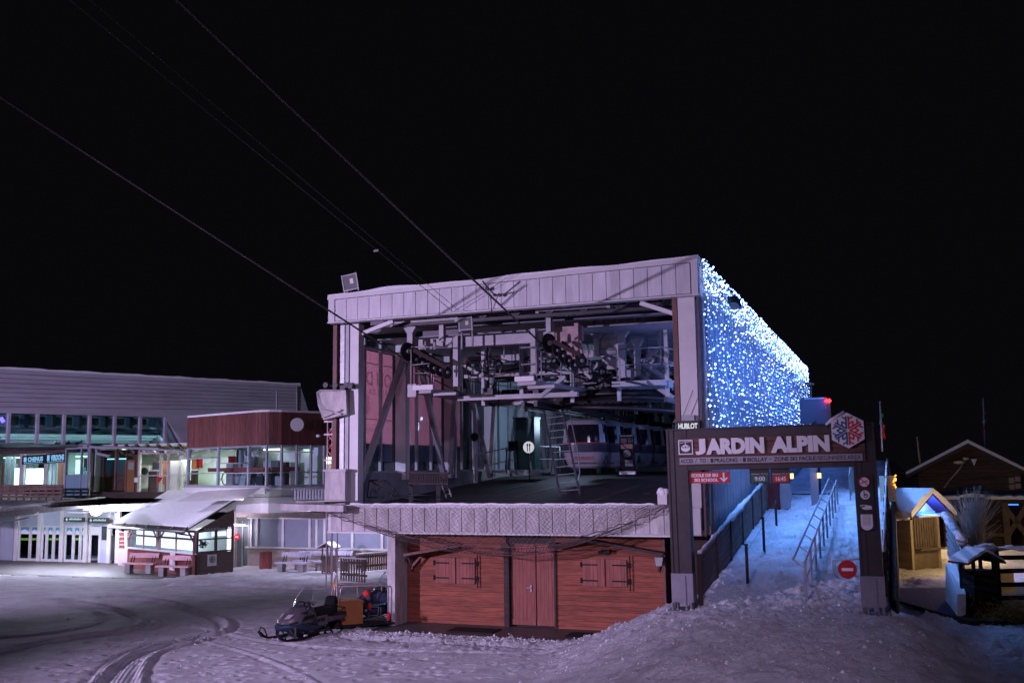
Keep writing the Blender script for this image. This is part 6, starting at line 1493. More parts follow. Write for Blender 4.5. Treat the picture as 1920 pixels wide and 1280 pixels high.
for k in range(12):
    x_, y_ = rs.uniform(LP_+1, -.8), rs.uniform(1.6, DP_-1); a_, h_ = rs.uniform(.12, .4), rs.choice([.5, .8, 1.2, 1.8])
    mb = MB(); mb.box(PB, x_-a_, x_+a_, y_, y_+.4, zW, zW+h_); mb.build('furniture', rs.choice(['bluegrey', 'darkwood', 'whitedirty', 'signgrey', 'dark_int']), pv_)
for k in range(7):
    y_ = rs.uniform(3.6, DP_-1); mb = MB(); mb.box(PB, LP_+.205, LP_+.22, y_-.35, y_+.35, zW+.9, zW+1.6); mb.build('wall_poster', rs.choice(['red', 'bluepanel', 'letter', 'signblack', 'orange']), pv_)
for k in range(4):
    x_ = LP_+.8+1.1*k; mb = MB(); mb.ring(PB.M @ Matrix.Translation((x_, 1.9, zW+.38)), 0, 0, .34, .03, n=20); mb.tube([PB.P(x_-.5, 1.9, zW+.3), PB.P(x_, 1.9, zW+.8), PB.P(x_+.3, 1.9, zW+.38)], .02); mb.build('cycle_frame', 'darksteel', pv_)
for (px0, py0, px1, py1) in ((360, 842, 405, 842), (352, 860, 408, 857), (500, 846, 600, 848), (412, 868, 464, 868)):
    mb = MB(); mb.tube([SP(px0, py0, 14.0), SP(px1, py1, 14.6)], .03); mb.build('inner_pipe', 'greysteel', pv_)
# --- low building
lb = thing('low_building', 'low pale stone building with a row of wide frosted windows behind the snowy yard', 'building', S.P(-18, VW, -.4))
zb_, zw0, zw1, zt2 = -.55, zy(600, 1029), zy(600, 970), zy(600, 941)
mb = MB(); mb.box(S, ux(466), ux(735)+3, VW, VW+.3, zb_, zw0); mb.box(S, ux(440), ux(735)+3, VW, VW+.3, zw1, zt2); mb.box(S, ux(436), ux(441), VW, VW+.3, zb_, zt2); mb.build('wall', 'stone', lb)
mb = MB(); mb.box(S, ux(430), ux(735)+3, VW-.5, VW+4, zt2+.002, zt2+.10); mb.build('roof_snow', 'snow', lb)
mb = MB(); mb.box(S, ux(464), ux(735)+3, VW-.18, VW+.2, zw0+.003, zw0+.08); mb.box(S, ux(464), ux(735)+3, VW-.04, VW+.2, zw1-.08, zw1-.003); mb.build('window_sill', 'white', lb)
ed = [471, 482, 531, 581, 594, 609, 661, 717, 729, 760]
for a, b_ in zip(ed[:-1], ed[1:]):
    x0, x1 = ux(a)+.07, ux(b_)-.07
    mb = MB(); mb.box(S, x0, x1, VW+.03, VW+.06, zw0+.08, zw1-.08); w_ = mb.build('window', 'frosted', lb)
    mb = MB(); mb.box(S, x0-.14, x0-.002, VW-.05, VW+.08, zw0+.081, zw1-.081); mb.build('frame', 'white', w_)
d0, d1 = ux(441), ux(466)
mb = MB(); mb.box(S, d0, d1, VW+.12, VW+.16, zb_, zw1); dd = mb.build('door', mat('grey_green_glass', (.14, .16, .17), .2), lb)
mb = MB()
for q_ in (d0+.05, (d0+d1)/2, d1-.05): mb.box(S, q_-.04, q_+.04, VW+.06, VW+.119, zb_, zw1-.2)
mb.box(S, d0, d1, VW+.05, VW+.118, zw1-.5, zw1-.42); mb.build('frame', 'greysteel', dd)
mb = MB(); mb.box(S, d0+.1, d1-.1, VW-.35, VW-.2, zw1-.42, zw1-.36); mb.build('tube_light', emis('pink_white_tube', (.95, .85, 1), 7), lb)
point('low_building_lamp', S.P((d0+d1)/2, VW-.7, zw1-.55), 60, (.82, .75, 1.0), .2)
area('low_building_wash', S.P(ux(600), VW-1.2, 2.75), S.P(ux(600), VW-2.6, -.3), 420, (.72, .70, 1.0), 9, .3)  # added area light to brighten the yard snow, no fixture modelled
p_ = SP(444, 1006, VW-.3); nd = thing('no_entry_sign', 'small red no entry disc hung by the door between kiosk and low building', 'road sign', p_)
mb = MB(); fr_ = Matrix.Translation(p_) @ Matrix.Rotation(D2R(-20), 4, 'Z'); mb.disc(fr_, 0, 0, .17, 0, .03, 20); mb.build('disc', 'red', nd); mb = MB(); mb.box(fr_, -.1, .1, -.01, -.001, -.025, .025); mb.build('bar', 'letter', nd)

# ================================================================== KIOSK
kc = atZ(366, 1076, -.30); KB = Fr((kc.x, kc.y, 0), -43)
ki = thing('ski_school_kiosk', 'red timber kiosk with lean-to snow covered roof and lit multi pane windows beside two benches', 'kiosk', KB.P(-1.5, 1.5, -.3))
KU = KB.uz(238, 1062, 0)[0]; KD = KB.vz(437, 1062, 0)[0]
kz = lambda px, py: KB.uz(px, py, 0)[1]
z_s = kz(330, 1034); z_e = kz(330, 992)
zr = KB.vz(430, 945, 0)[1]
g0 = -.42
mb = MB(); x = KU
while x < -.05: mb.box(KB, x, x+.095, 0, .05, g0, z_s-.05); x += .1
mb.build('front_boards', 'redwood', ki)
mb = MB(); mb.prismx(KB, [(.06, g0), (KD, g0), (KD, z_s+.1), (.06, z_s+.0)], -.05, 0); mb.prismx(KB, [(.06, z_e-.12), (KD, z_e+.0), (KD, zr-.25), (.06, z_e-.0)], -.05, 0); mb.build('side_wall', 'darkwood', ki)
mb = MB(); mb.box(KB, KU-.05, 0.02, -.10, .06, z_s-.05, z_s+.02); mb.build('counter', 'letter', ki)
posts = [KU+.05, KU*.52, -.07]
mb = MB()
for x in posts: mb.box(KB, x-.07, x+.07, -.04, .08, z_s+.02, z_e)
for x in (KU*.76, KU*.28): mb.box(KB, x-.04, x+.04, 0, .06, z_s+.02, z_e)
mb.box(KB, KU, 0, -.02, .05, z_s+.62, z_s+.72); mb.box(KB, KU, .03, -.06, .08, z_e-.1, z_e)
for x, s_ in ((posts[0], 1), (posts[1], -1), (posts[1], 1), (posts[2], -1)): mb.beam(KB.P(x, -.03, z_e-.65), KB.P(x+s_*.62, -.03, z_e-.08), .06, .08)
mb.build('frame', mat('mauve_red_timber', (.42, .22, .25), .6, 0, .3, 4), ki)
mb = MB(); mb.box(KB, -.08, .02, .04, .14, g0, z_e); mb.box(KB, -.08, .02, KD*.5, KD*.5+.12, z_s, z_e); mb.box(KB, -.08, .02, KD-.14, KD, g0, z_e+.2); mb.box(KB, -.06, .01, .1, KD, z_s+.62, z_s+.69); mb.box(KB, -.08, .03, .1, KD, z_s+.02, z_s+.08); mb.build('side_frame', 'darkwood', ki)
mb = MB(); mb.box(KB, KU, -.05, .04, .045, z_s, z_e); mb.box(KB, -.045, -.04, .1, KD, z_s, z_e); mb.build('pane', 'glass', ki)
mb = MB(); mb.box(KB, KU+.1, -.2, KD-.1, KD-.05, g0, z_e+.4); mb.box(KB, KU, KU+.05, .1, KD, g0, z_e+.2); mb.box(KB, KU+.1, -.2, .2, KD-.1, g0, g0+.05); mb.build('inner_wall', 'litroom', ki)
mb = MB(); mb.box(KB, KU*.60, -.3, .3, .34, z_s+.1, z_e-.12); mb.box(KB, KU*.95, KU*.66, .3, .34, z_s+.15, z_e-.2); mb.box(KB, -.6, -.56, 1.2, 2.2, z_s+.75, z_e-.15); mb.box(KB, -.03, -.0, KD-.35, KD-.15, z_s, z_e+.1); mb.build('lit_blind', emis('kiosk_blind', (.80, .78, 1.0), 2.6), ki)
area('kiosk_light', KB.P(KU*.5, 1.0, z_e-.05), KB.P(KU*.5, 1.0, 0), 60, (.9, .95, 1), 2.5, .8)
sl_ = (zr+.15-z_e)/(KD+.6)
roofp = [(-.75, z_e+.02), (KD+.3, z_e+.02+sl_*(KD+1.05)), (KD+.3, z_e+.14+sl_*(KD+1.05)), (-.75, z_e+.14)]
mb = MB(); mb.prismx(KB, roofp, KU-.45, .35); mb.build('roof', 'darkwood', ki)
mb = MB(); mb.prismx(KB, [(-.62, z_e+.165), (KD+.32, z_e+.145+sl_*(KD+1.05)), (KD+.32, z_e+.26+sl_*(KD+1.05)), (-.62, z_e+.28)], KU-.3, .37); mb.build('roof_snow', 'snow', ki)
mb = MB(); mb.tube([KB.P(KU-.5, -.83, z_e+.0), KB.P(.35, -.83, z_e+.0)], .075, 10)
for i in range(7): x = KU-.4+(-KU+.7)*i/6; mb.tube([KB.P(x, -.85, z_e+.1), KB.P(x, -.6, z_e+.25)], .018)
mb.build('gutter', 'steel', ki)
mb = MB(); mb.tube([KB.P(-.6, -.80, z_e-.05), KB.P(-.55, -.5, z_e-.15), KB.P(.0, -.12, z_e-.25), KB.P(.02, -.12, g0+.1)], .05, 8); mb.build('downpipe', 'brownred', ki)
mb = MB(); u_ = KB.uz(323, 1050, -.12)[0]; mb.box(KB, u_-.26, u_+.26, -.12, -.11, g0+.2, z_s-.03); mb.build('poster', 'letter', ki)
FK = Fr(None, 0, KB.M @ Matrix.Rotation(D2R(90), 4, 'Z'))   # local x along side wall
mb = MB(); text(mb, 'Ecole du Ski Français', FK, .45, KD-.5, z_e-.06, z_e+.10, -.01, 0, .01); mb.build('lettering', 'signgrey', ki)
v0_, v1_ = KB.vz(389, 1045, 0)[0], KB.vz(406, 1045, 0)[0]
mb = MB(); mb.box(FK, v0_, v1_, -.02, -.002, z_s-.65, z_s-.1, 0); pl_ = mb.build('emblem_plate', 'signgrey', ki)
mb = MB(); vc, zc2 = (v0_+v1_)/2, z_s-.34; mb.ring(FK, vc, zc2, .15, .015, -.025)
for k in range(3): a = k*math.pi/3; mb.beam(FK.P(vc-.12*math.cos(a), -.026, zc2-.12*math.sin(a)), FK.P(vc+.12*math.cos(a), -.026, zc2+.12*math.sin(a)), .02, .02, up=(0, 0, 1) if k else (0, 0, 1))
mb.build('flake', 'darkwood', pl_)
# hanging flower basket
pb = KB.P(.12, KB.vz(378, 1017, 0)[0], z_s+.45); mb = MB()
for k in range(150):
    d = Vector((rs.normal(0, .08), rs.normal(0, .08), rs.normal(0, .07))); s_ = .10; p = pb+d; r1 = Vector(rs.normal(0, 1, 3)).normalized()*s_; r2 = Vector(rs.normal(0, 1, 3)).normalized()*s_; mb.add([p, p+r1, p+r2], [(0, 1, 2)])
mb.build('hanging_plant', mat('dark_leaves', (.03, .035, .03), .8), loc=pb, label='dark hanging plant basket on the shaded side wall of the kiosk', category='plant')
# small lamp left of kiosk with icicle light strip
mb = MB()
for k in range(9): p = SP(235+.15*k, 996+4.0*k, 17.2); mb.box(WORLD, p.x-.05, p.x+.05, p.y-.02, p.y+.02, p.z-.05, p.z+.05)
mb.build('light_chain', emis('white_chain', (.8, .9, 1), 2.5), loc=SP(235, 1020, 17.2), label='short vertical chain of white lights on the red lattice door left of the kiosk', category='fairy lights')
ld = thing('lattice_door', 'small red paned door with pale lower panel left of the kiosk', 'door', SP(232, 1055, 17.6))
mb = MB(); mb.box(S, ux(224, 1020, 17.6), ux(243, 1020, 17.6), 17.6, 17.65, zy(230, 1027, 17.6), zy(230, 996, 17.6)); mb.build('paned_panel', 'redwood', ld)
mb = MB(); mb.box(S, ux(222, 1020, 17.6), ux(243, 1020, 17.6), 17.6, 17.65, -.4, zy(230, 1027.5, 17.6)); mb.build('lower_panel', mat('pink_white_panel', (.5, .42, .46), .6), ld)
mb = MB()
for py in (996, 1005, 1013, 1020): mb.box(S, ux(222, 1020, 17.6), ux(243, 1020, 17.6), 17.55, 17.59, zy(230, py+1, 17.6), zy(230, py, 17.6))
mb.build('muntin', 'letter', ld)

# ================================================================== BENCHES
def bench(loc, rz, label, seatm):
    t = thing('park_bench', label, 'bench', loc, rz, 'wooden benches in the snowy yard')
    I = Matrix.Identity(4)
    mb = MB(); mb.box(I, -.9, .9, -.25, .2, .42, .49); mb.build('seat', seatm, t, world=False)
    mb = MB(); mb.prismx(I, [(.30, .72), (.34, .72), (.42, .95), (.38, .95)], -.85, .85); mb.build('backrest', seatm, t, world=False)
    for x in (-.6, .6):
        mb = MB(); mb.box(I, x-.14, x+.14, -.2, .15, -.1, .419); mb.build('leg', 'concrete', t, world=False)
        mb = MB(); [mb.beam((x+o_, .12, .3), (x+o_, .44, .98), .04, .05) for o_ in (-.07, .07)]; mb.build('back_strut', 'darksteel', t, world=False)
    return t
M['benchred'] = mat('reddish_bench_boards', (.60, .34, .38), .6, 0, .3, 4)
M['benchblue'] = mat('grey_bench_boards', (.50, .48, .60), .6, 0, .3, 4)
for (px, py, rz_, lab, m_, v) in ((262, 1070, -14, 'reddish bench at the left half of the kiosk front', 'benchred', 0), (326, 1076, -14, 'reddish bench in front of the right half of the kiosk, beside the pale poster', 'benchred', 0), (548, 1069, -20, 'blue grey bench before the low building, nearer of two', 'benchblue', 0), (580, 1066, -20, 'grey bench half hidden behind the nearer bench by the low building', 'benchblue', 0)):
    p = atZ(px, py, -.30); bench((p.x, p.y, gz(p.x, p.y)-.02), D2R(rz_), lab, m_)
p = atZ(660, 1068, -.30); bench((p.x-1.0, p.y+.6, gz(p.x, p.y)), D2R(-20), 'grey bench end beside the pallet fence and the roofed box', 'benchblue')
# bin
def roofed_box(px, py, z, s, rz_, name, label, bodym, snowy=True, roofm='darkwood', cat_='bin', bh=.72):
    p = atZ(px, py, z); t = thing(name, label, cat_, p, D2R(rz_)); I = Matrix.Scale(s, 4)
    mb = MB()
    for x in (-.28, .22):
        for y in (-.25, .19): mb.box(I, x, x+.06, y, y+.06, -.1, 1.2)
    mb.box(I, -.27, .27, -.24, .24, 0, bh); mb.build('body', bodym, t, world=False)
    mb = MB(); [mb.box(I, -.265+.09*k, -.19+.09*k, -.262, -.242, 0, .72) for k in range(6)]; mb.build('slat', bodym, t, world=False)
    mb = MB(); mb.prism(I, [(-.46, 1.12), (0, 1.34), (.46, 1.12), (.46, 1.16), (0, 1.39), (-.46, 1.16)], -.36, .36); mb.build('roof', roofm, t, world=False)
    if snowy: mb = MB(); mb.prism(I, [(-.46, 1.165), (0, 1.395), (.46, 1.165), (.42, 1.23), (0, 1.46), (-.44, 1.23)], -.34, .34); mb.build('snow_cap', 'snow', t, world=False)
    return t
roofed_box(617, 1071, -.3, 1.0, -25, 'roofed_bin', 'small roofed wooden box standing at the wall between bench and pallet fence', 'fencewood')
p = atZ(498, 1065, -.35); bi = thing('litter_bin', 'dark red brown barrel like bin against the pale wall of the low building', 'bin', (p.x, p.y, gz(p.x, p.y)))
mb = MB()
for k in range(16): a = 2*math.pi*k/16; mb.beam(p+Vector((.3*math.cos(a), .3*math.sin(a), -.1)), p+Vector((.3*math.cos(a), .3*math.sin(a), .85)), .09, .03, up=(math.cos(a), math.sin(a), 0))
mb.build('stave', 'redwood', bi); mb = MB(); mb.disc(Matrix.Translation(p+Vector((0, 0, .8))) @ Matrix.Rotation(math.pi/2, 4, 'X'), 0, 0, .31, -.04, .04, 20); mb.build('lid', 'darkwood', bi)
# pallet fences
def pallet(px0, py0, px1, py1, z, hh, m_, label, n_):
    a, b_ = atZ(px0, py0, z), atZ(px1, py1, z); t = thing('pallet_fence', label, 'fence', a.lerp(b_, .5), 0, 'picket panels right of the yard')
    mb = MB(); d = (b_-a)/n_
    for k in range(n_): mb.beam(a+d*(k+.3)+Vector((0, 0, -.1)), a+d*(k+.3)+Vector((0, 0, hh)), (d.length*.55), .03, up=(d.y, -d.x, 0))
    mb.build('picket', m_, t)
    mb = MB(); off = Vector((d.y, -d.x, 0)).normalized()*-.04
    for zz in (hh*.2, hh*.8): mb.beam(a+Vector((0, 0, zz))+off, b_+Vector((0, 0, zz))+off, .03, .1)
    mb.build('rail', m_, t)
    mb = MB(); mb.tube([a.lerp(b_, i/6)+Vector((0, 0, hh+.01)) for i in range(7)], [.03+.02*random.random() for i in range(7)], 6); mb.build('snow_cap', 'snow', t)
pallet(638, 1083, 687, 1087, -.15, .90, 'fencewood', 'brown picket panel with nine upright boards left of the pier, nearer one', 10)
pallet(668, 1068, 735, 1062, -.2, .75, 'fencewood2', 'greenish brown picket fence running behind the nearer panel to the pier', 16)

# ================================================================== TRUSS TOWER
tt = thing('truss_tower', 'slim lattice truss tower lit red and white left of the station', 'truss tower', SP(615, 935, 3.0))
TF = Fr(SP(613, 935, 3.0), -30); zt0 = TF.M.translation.z; hT = SP(615, 790, 3.0).z-zt0; w_ = .26
mb = MB()
for x in (0, w_):
    for y in (0, w_): mb.tube([TF.P(x, y, -3.2), TF.P(x, y, hT)], .022)
mb.build('chord', mat('truss_tube', (.65, .55, .6), .35, .3), tt)
mb = MB(); k = 0; z = 0
while z < hT-.3:
    for (a, b_) in (((0, 0), (w_, 0)), ((w_, 0), (w_, w_)), ((w_, w_), (0, w_)), ((0, w_), (0, 0))):
        if k % 2: a, b_ = b_, a
        mb.tube([TF.P(*a, z), TF.P(*b_, z+.28)], .012, 4)
    z += .28; k += 1
for zz in (hT, hT-.45, hT*.5): mb.beam(TF.P(-.15, 0, zz), TF.P(w_+.15, 0, zz), .04, .05)
mb.build('lacing', mat('truss_tube2', (.65, .55, .6), .35, .3), tt)
mb = MB(); mb.box(TF, -.05, w_+.05, -.12, .0, hT+.05, hT+.25); mb.box(TF, -.45, -.25, -.2, -.05, hT*.56, hT*.56+.28); mb.box(TF, -.35, -.22, -.2, -.12, hT*.8, hT*.8+.08); mb.build('small_floodlight', 'bluepanel', tt)
mb = MB(); mb.box(TF, w_*.4, w_*.6, .08, .2, hT*.3, hT*.9); mb.build('red_tube', emis('red_tube', (1, .12, .16), .5), tt)

# ================================================================== SNOWMOBILE
def loc_prof(mb, secs, mi=0):   # secs: list of (x, [(y,z)...]) half profile mirrored
    rings = []
    for x, pr_ in secs: rings.append([Vector((x, y, z)) for y, z in pr_]+[Vector((x, -y, z)) for y, z in reversed(pr_)])
    return mb.loft(rings, mi)
def snowmobile(loc, rz, label, hoodm, full=True):
    t = thing('snowmobile', label, 'snowmobile', loc, rz, 'snowmobiles left of the hut'); I = Matrix.Identity(4)
    mb = MB(); loc_prof(mb, [(1.05, [(.10, .38), (.12, .46), (.06, .50)]), (.92, [(.26, .32), (.30, .50), (.16, .60)]), (.65, [(.36, .28), (.42, .55), (.26, .74)]), (.35, [(.38, .26), (.44, .60), (.28, .86)]), (.10, [(.34, .28), (.40, .62), (.22, .90)]), (-.10, [(.26, .32), (.30, .60), (.16, .80)])]); mb.build('hood', hoodm, t, world=False)
    mb = MB(); loc_prof(mb, [(1.12, [(.12, .28), (.16, .40), (.08, .44)]), (.95, [(.30, .24), (.34, .42), (.2, .46)]), (.45, [(.42, .20), (.45, .42), (.3, .46)]), (.0, [(.40, .20), (.40, .40), (.3, .44)]), (-.3, [(.30, .24), (.32, .38), (.25, .42)])]); mb.build('bumper_shell', 'navyplastic', t, world=False)
    mb = MB(); 
    for s_ in (-1, 1): mb.add([Vector((.96, s_*.10, .585)), Vector((.88, s_*.26, .60)), Vector((.74, s_*.29, .70)), (Vector((.80, s_*.10, .70)))], [(0, 1, 2, 3) if s_ > 0 else (3, 2, 1, 0)])
    mb.build('headlight', mat('headlight_glass', (.35, .33, .36), .15), t, world=False)
    mb = MB(); [mb.prism(Matrix.Translation((0, s_*.445, 0)), [(.55, .5), (.15, .56), (.05, .66), (.45, .64)], -.01, .01) for s_ in (-1, 1)]; mb.build('side_vent', 'black', t, world=False)
    # windshield
    mb = MB(); R_ = []
    for i in range(7):
        tt_ = i/6; w_ = [.36, .41, .42, .40, .34, .27, .14][i]; z = .84+.60*tt_; x = .42-.34*tt_
        R_.append([Vector((x-.12*(abs(j)/3)**2, w_*j/3, z-.02*(abs(j)/3)**2)) for j in range(-3, 4)])
    vs = [v for r_ in R_ for v in r_]; mb.add(vs, [(i*7+j, i*7+j+1, (i+1)*7+j+1, (i+1)*7+j) for i in range(6) for j in range(6)], 0, True); ws = mb.build('windshield', 'plexi', t, world=False)
    mb = MB(); mb.tube([r_[0] for r_ in R_]+[R_[-1][3]]+[r_[-1] for r_ in reversed(R_)], .009); mb.build('rim', 'beam', ws, world=False)
    mb = MB(); mb.tube([(.05, -.38, .92), (.10, -.2, .98), (.12, 0, .96), (.10, .2, .98), (.05, .38, .92)], .02); mb.tube([(.2, 0, .75), (.12, 0, .96)], .03); mb.build('handlebar', 'black', t, world=False)
    mb = MB(); mb.tube([(.32, .34, .86), (.34, .46, .94)], .012); mb.prism(Matrix.Translation((.34, .48, .97)) @ Matrix.Rotation(1.4, 4, 'Z'), [(-.09, -.06), (.09, -.06), (.08, .07), (-.06, .08)], -.02, .03)
    mb.build('mirror', 'black', t, world=False)
    mb = MB(); loc_prof(mb, [(.0, [(.10, .5), (.13, .70), (.08, .76)]), (-.35, [(.16, .48), (.18, .72), (.12, .78)]), (-.75, [(.18, .48), (.20, .74), (.14, .80)]), (-.82, [(.18, .5), (.21, 1.0), (.14, 1.04)]), (-.98, [(.18, .5), (.21, 1.02), (.15, 1.06)]), (-1.02, [(.16, .6), (.18, .9), (.12, .94)])]); mb.build('seat', 'black', t, world=False)
    mb = MB(); loc_prof(mb, [(.1, [(.26, .3), (.28, .46), (.14, .56)]), (-.6, [(.25, .34), (.27, .46), (.16, .52)]), (-1.25, [(.22, .38), (.25, .46), (.16, .5)])]); mb.build('tunnel', 'darkhood', t, world=False)
    # track loop
    mb = MB(); pts = []
    loop = [(.45, .03), (-.9, .03), (-1.05, .06), (-1.15, .17), (-1.1, .30), (-.95, .36), (.2, .40), (.5, .36), (.62, .22), (.58, .09)]
    for (a, b_) in zip(loop, loop[1:]+loop[:1]):
        L = math.hypot(b_[0]-a[0], b_[1]-a[1]); k = max(1, int(L/.07))
        for i in range(k): pts.append((a[0]+(b_[0]-a[0])*i/k, a[1]+(b_[1]-a[1])*i/k))
    n_ = len(pts); vs = []
    for x, z in pts: vs += [Vector((x, -.25, z)), Vector((x, .25, z))]
    mb.add(vs, [(2*i, 2*i+1, (2*((i+1) % n_))+1, 2*((i+1) % n_)) for i in range(n_)])
    for i in range(n_): x, z = pts[i]; mb.box(Matrix.Translation((x, 0, z)), -.015, .015, -.25, .25, -.03, .03)
    mb.build('track', 'black', t, world=False)
    mb = MB(); [mb.disc(Matrix.Translation((x, y, .17 if x < .5 else .22)), 0, 0, r_, -.02, .02, 14) for x, r_ in ((-1.0, .12), (-.6, .08), (-.2, .08), (.2, .08), (.48, .13)) for y in (-.2, .2)]; mb.beam((-1, -.2, .1), (.5, -.2, .1), .04, .05); mb.beam((-1, .2, .1), (.5, .2, .1), .04, .05); mb.build('track_wheel', 'darksteel', t, world=False)
    for s_ in (-1, 1):
        y = s_*.48; mb = MB(); pr_ = [(.25, .03), (.6, .0), (1.15, .01), (1.35, .08), (1.46, .22), (1.44, .26), (1.30, .14), (1.12, .05), (.6, .05), (.28, .07)]
        mb.prism(Matrix.Identity(4), pr_, y-.07, y+.07)
        mb.tube([(1.45, y, .23), (1.38, y, .36), (1.26, y, .30), (1.15, y, .07)], .018); mb.build('ski', 'black', t, world=False)
        mb = MB(); mb.beam((.82, y, .08), (.76, y*.85, .36), .05, .07); mb.beam((.76, y*.9, .30), (.6, s_*.25, .38), .04, .04); mb.beam((.86, y*.9, .20), (.9, s_*.25, .34), .04, .04); mb.beam((.5, y*.9, .2), (.75, y*.9, .24), .03, .04); mb.build('suspension', 'darksteel', t, world=False)
    mb = MB(); [mb.prism(Matrix.Translation((0, s_*.42, 0)), [(-.1, .30), (-.45, .33), (-.42, .60), (-.0, .58)], -.012, .012) for s_ in (-1, 1)]; sp = mb.build('side_panel', 'darkhood', t, world=False)
    mb = MB(); fr_ = Matrix.Translation((0, .435, 0)) @ Matrix.Rotation(math.pi, 4, 'Z'); [mb.box(fr_, .16+.06*k, .20+.06*k, -.006, .0, .42, .53) for k in range(3)]; mb.prism(fr_, [(.03, .42), (.12, .42), (.13, .52), (.05, .50)], -.006, 0); mb.build('decal', 'black', sp, world=False)
    mb = MB()
    for s_ in (-1, 1):
        mb.add([Vector((.62, s_*.36, .62)), Vector((.30, s_*.41, .66)), Vector((.26, s_*.37, .78)), Vector((.52, s_*.33, .73))], [(0, 1, 2, 3) if s_ > 0 else (3, 2, 1, 0)])
        mb.add([Vector((.90, s_*.292, .50)), Vector((.66, s_*.412, .52)), Vector((.66, s_*.415, .46)), Vector((.92, s_*.30, .44))], [(0, 1, 2, 3) if s_ > 0 else (3, 2, 1, 0)])
    mb.build('hood_decal', 'black', t, world=False)
    mb = MB(); mb.tube([(.3, .2, .86), (.1, .3, 1.02), (-.05, .36, .95)], .012); mb.tube([(.3, -.2, .86), (.12, -.3, 1.0), (-.02, -.36, .93)], .012); mb.tube([(.5, .3, .3), (.3, .42, .42), (.0, .40, .36)], .02); mb.build('hose', 'black', t, world=False)
    mb = MB(); [mb.box(Matrix.Translation((rs.uniform(-1.1, .5), s2*.27, rs.uniform(.02, .1))), -.05, .06, -.03, .03, -.02, .03) for s2 in (-1, 1) for _ in range(7)]; mb.build('packed_snow', 'snow', t, world=False, kind='stuff')
    mb = MB(); mb.box(I, -1.35, -.85, -.2, .2, .5, .58); mb.tube([(-1.0, -.2, .55), (-1.3, -.2, .7), (-1.3, .2, .7), (-1.0, .2, .55)], .015); mb.build('luggage_rack', 'darksteel', t, world=False)
    return t
p = atZ(577, 1192, 0.0); snowmobile((p.x, p.y, .02), D2R(228), 'snowmobile with clear windscreen and mauve grey hood on the snow', 'darkhood').scale = (.92, .92, .96)
p = atZ(712, 1168, 0.0); snowmobile((p.x+.15, p.y+.5, .05), D2R(212), 'second dark snowmobile half hidden behind the white pier, loaded with bags', 'black')
# sled
p = atZ(655, 1176, 0.0); sd = thing('rescue_sled', 'tow sled with orange box and tall bent roll bars between the two snowmobiles', 'sled', (p.x, p.y, .05), D2R(205)); I = Matrix.Identity(4)
mb = MB(); mb.box(I, -.30, .42, -.40, .40, .10, .74); mb.box(I, -.32, .44, -.42, .42, .741, .77); mb.build('orange_box', 'orange', sd, world=False)
mb = MB(); [mb.prism(Matrix.Translation((0, y, 0)), [(-1.3, .02), (.8, .02), (1.05, .14), (1.0, .18), (.75, .07), (-1.3, .07)], -.05, .05) for y in (-.32, .32)]; mb.box(I, -1.2, .7, -.33, .33, .08, .11); mb.build('runner', 'darksteel', sd, world=False)
mb = MB()
mb.tube([(.50, -.36, .3), (.48, -.33, .8), (.42, -.10, 1.42), (.42, -.04, 1.47), (.42, .04, 1.47), (.42, .10, 1.42), (.48, .33, .8), (.50, .36, .3)], .022, 8)
for y in (-.36, .30): mb.tube([(.38, y, .7), (.36, y, 1.12), (.30, y, 1.2), (-1.0, y, 1.16), (-1.12, y, 1.06), (-1.1, y, .25)], .02, 8)
mb.tube([(.38, -.36, 1.2), (.38, .30, 1.2)], .018); mb.tube([(-1.05, -.36, 1.13), (-1.05, .3, 1.13)], .018); mb.tube([(-.35, -.36, .75), (-.35, -.36, 1.18)], .018)
mb.build('roll_bar', mat('pinkish_tube', (.55, .42, .44), .35, .4), sd, world=False)
mb = MB(); mb.box(I, .45, .50, -.04, .04, 1.15, 1.26); mb.build('amber_lamp', mat('amber_lens', (.8, .2, .02), .3, emit=(1, .25, .02), estr=.25), sd, world=False)
mb = MB(); mb.beam((1.0, 0, .15), (1.7, 0, .3), .05, .05); mb.beam((1.0, .2, .15), (1.3, 0, .22), .04, .04); mb.build('tow_bar', 'darksteel', sd, world=False)
# bags and skis loaded on the second one
p = atZ(700, 1160, .2); 
def blob(mb, c, r3, mi=0):
    R_ = []
    for k in range(1, 8):
        a = -math.pi/2+math.pi*k/8; R_.append([c+Vector((r3[0]*math.cos(a)*math.cos(b_)*(1+.12*math.sin(3*b_+k)), r3[1]*math.cos(a)*math.sin(b_), r3[2]*math.sin(a))) for b_ in [2*math.pi*j/12 for j in range(12)]])
    mb.loft(R_, mi)
ld = thing('load_of_bags', 'heap of red and dark blue bags strapped on behind the sled', 'bags', p)
q0 = SP(690, 1120, .2)
mb = MB(); blob(mb, SP(688, 1112, .0), (.12, .12, .13)); blob(mb, SP(694, 1136, -.1), (.07, .07, .12)); blob(mb, SP(729, 1155, -.2), (.07, .06, .12)); mb.build('red_bag', mat('red_fabric', (.60, .03, .03), .7), ld)
mb = MB(); blob(mb, SP(680, 1122, .0), (.12, .12, .12)); blob(mb, SP(692, 1122, .0), (.1, .1, .14)); blob(mb, SP(712, 1122, .3), (.38, .2, .24)); blob(mb, SP(706, 1140, .1), (.3, .2, .2)); mb.build('blue_bag', mat('navy_fabric', (.03, .035, .07), .8), ld)
mb = MB(); mb.beam(SP(700, 1134, -.1), SP(724, 1130, .0), .25, .05); mb.build('teal_case', 'teal', ld)
mb = MB(); mb.tube([SP(695, 1138, -.2), SP(710, 1137, -.2), SP(709, 1152, -.2), SP(692, 1154, -.2)], .015); mb.tube([SP(714, 1137, -.2), SP(714, 1156, -.2)], .012); mb.build('frame', 'beam', ld)
mb = MB(); 
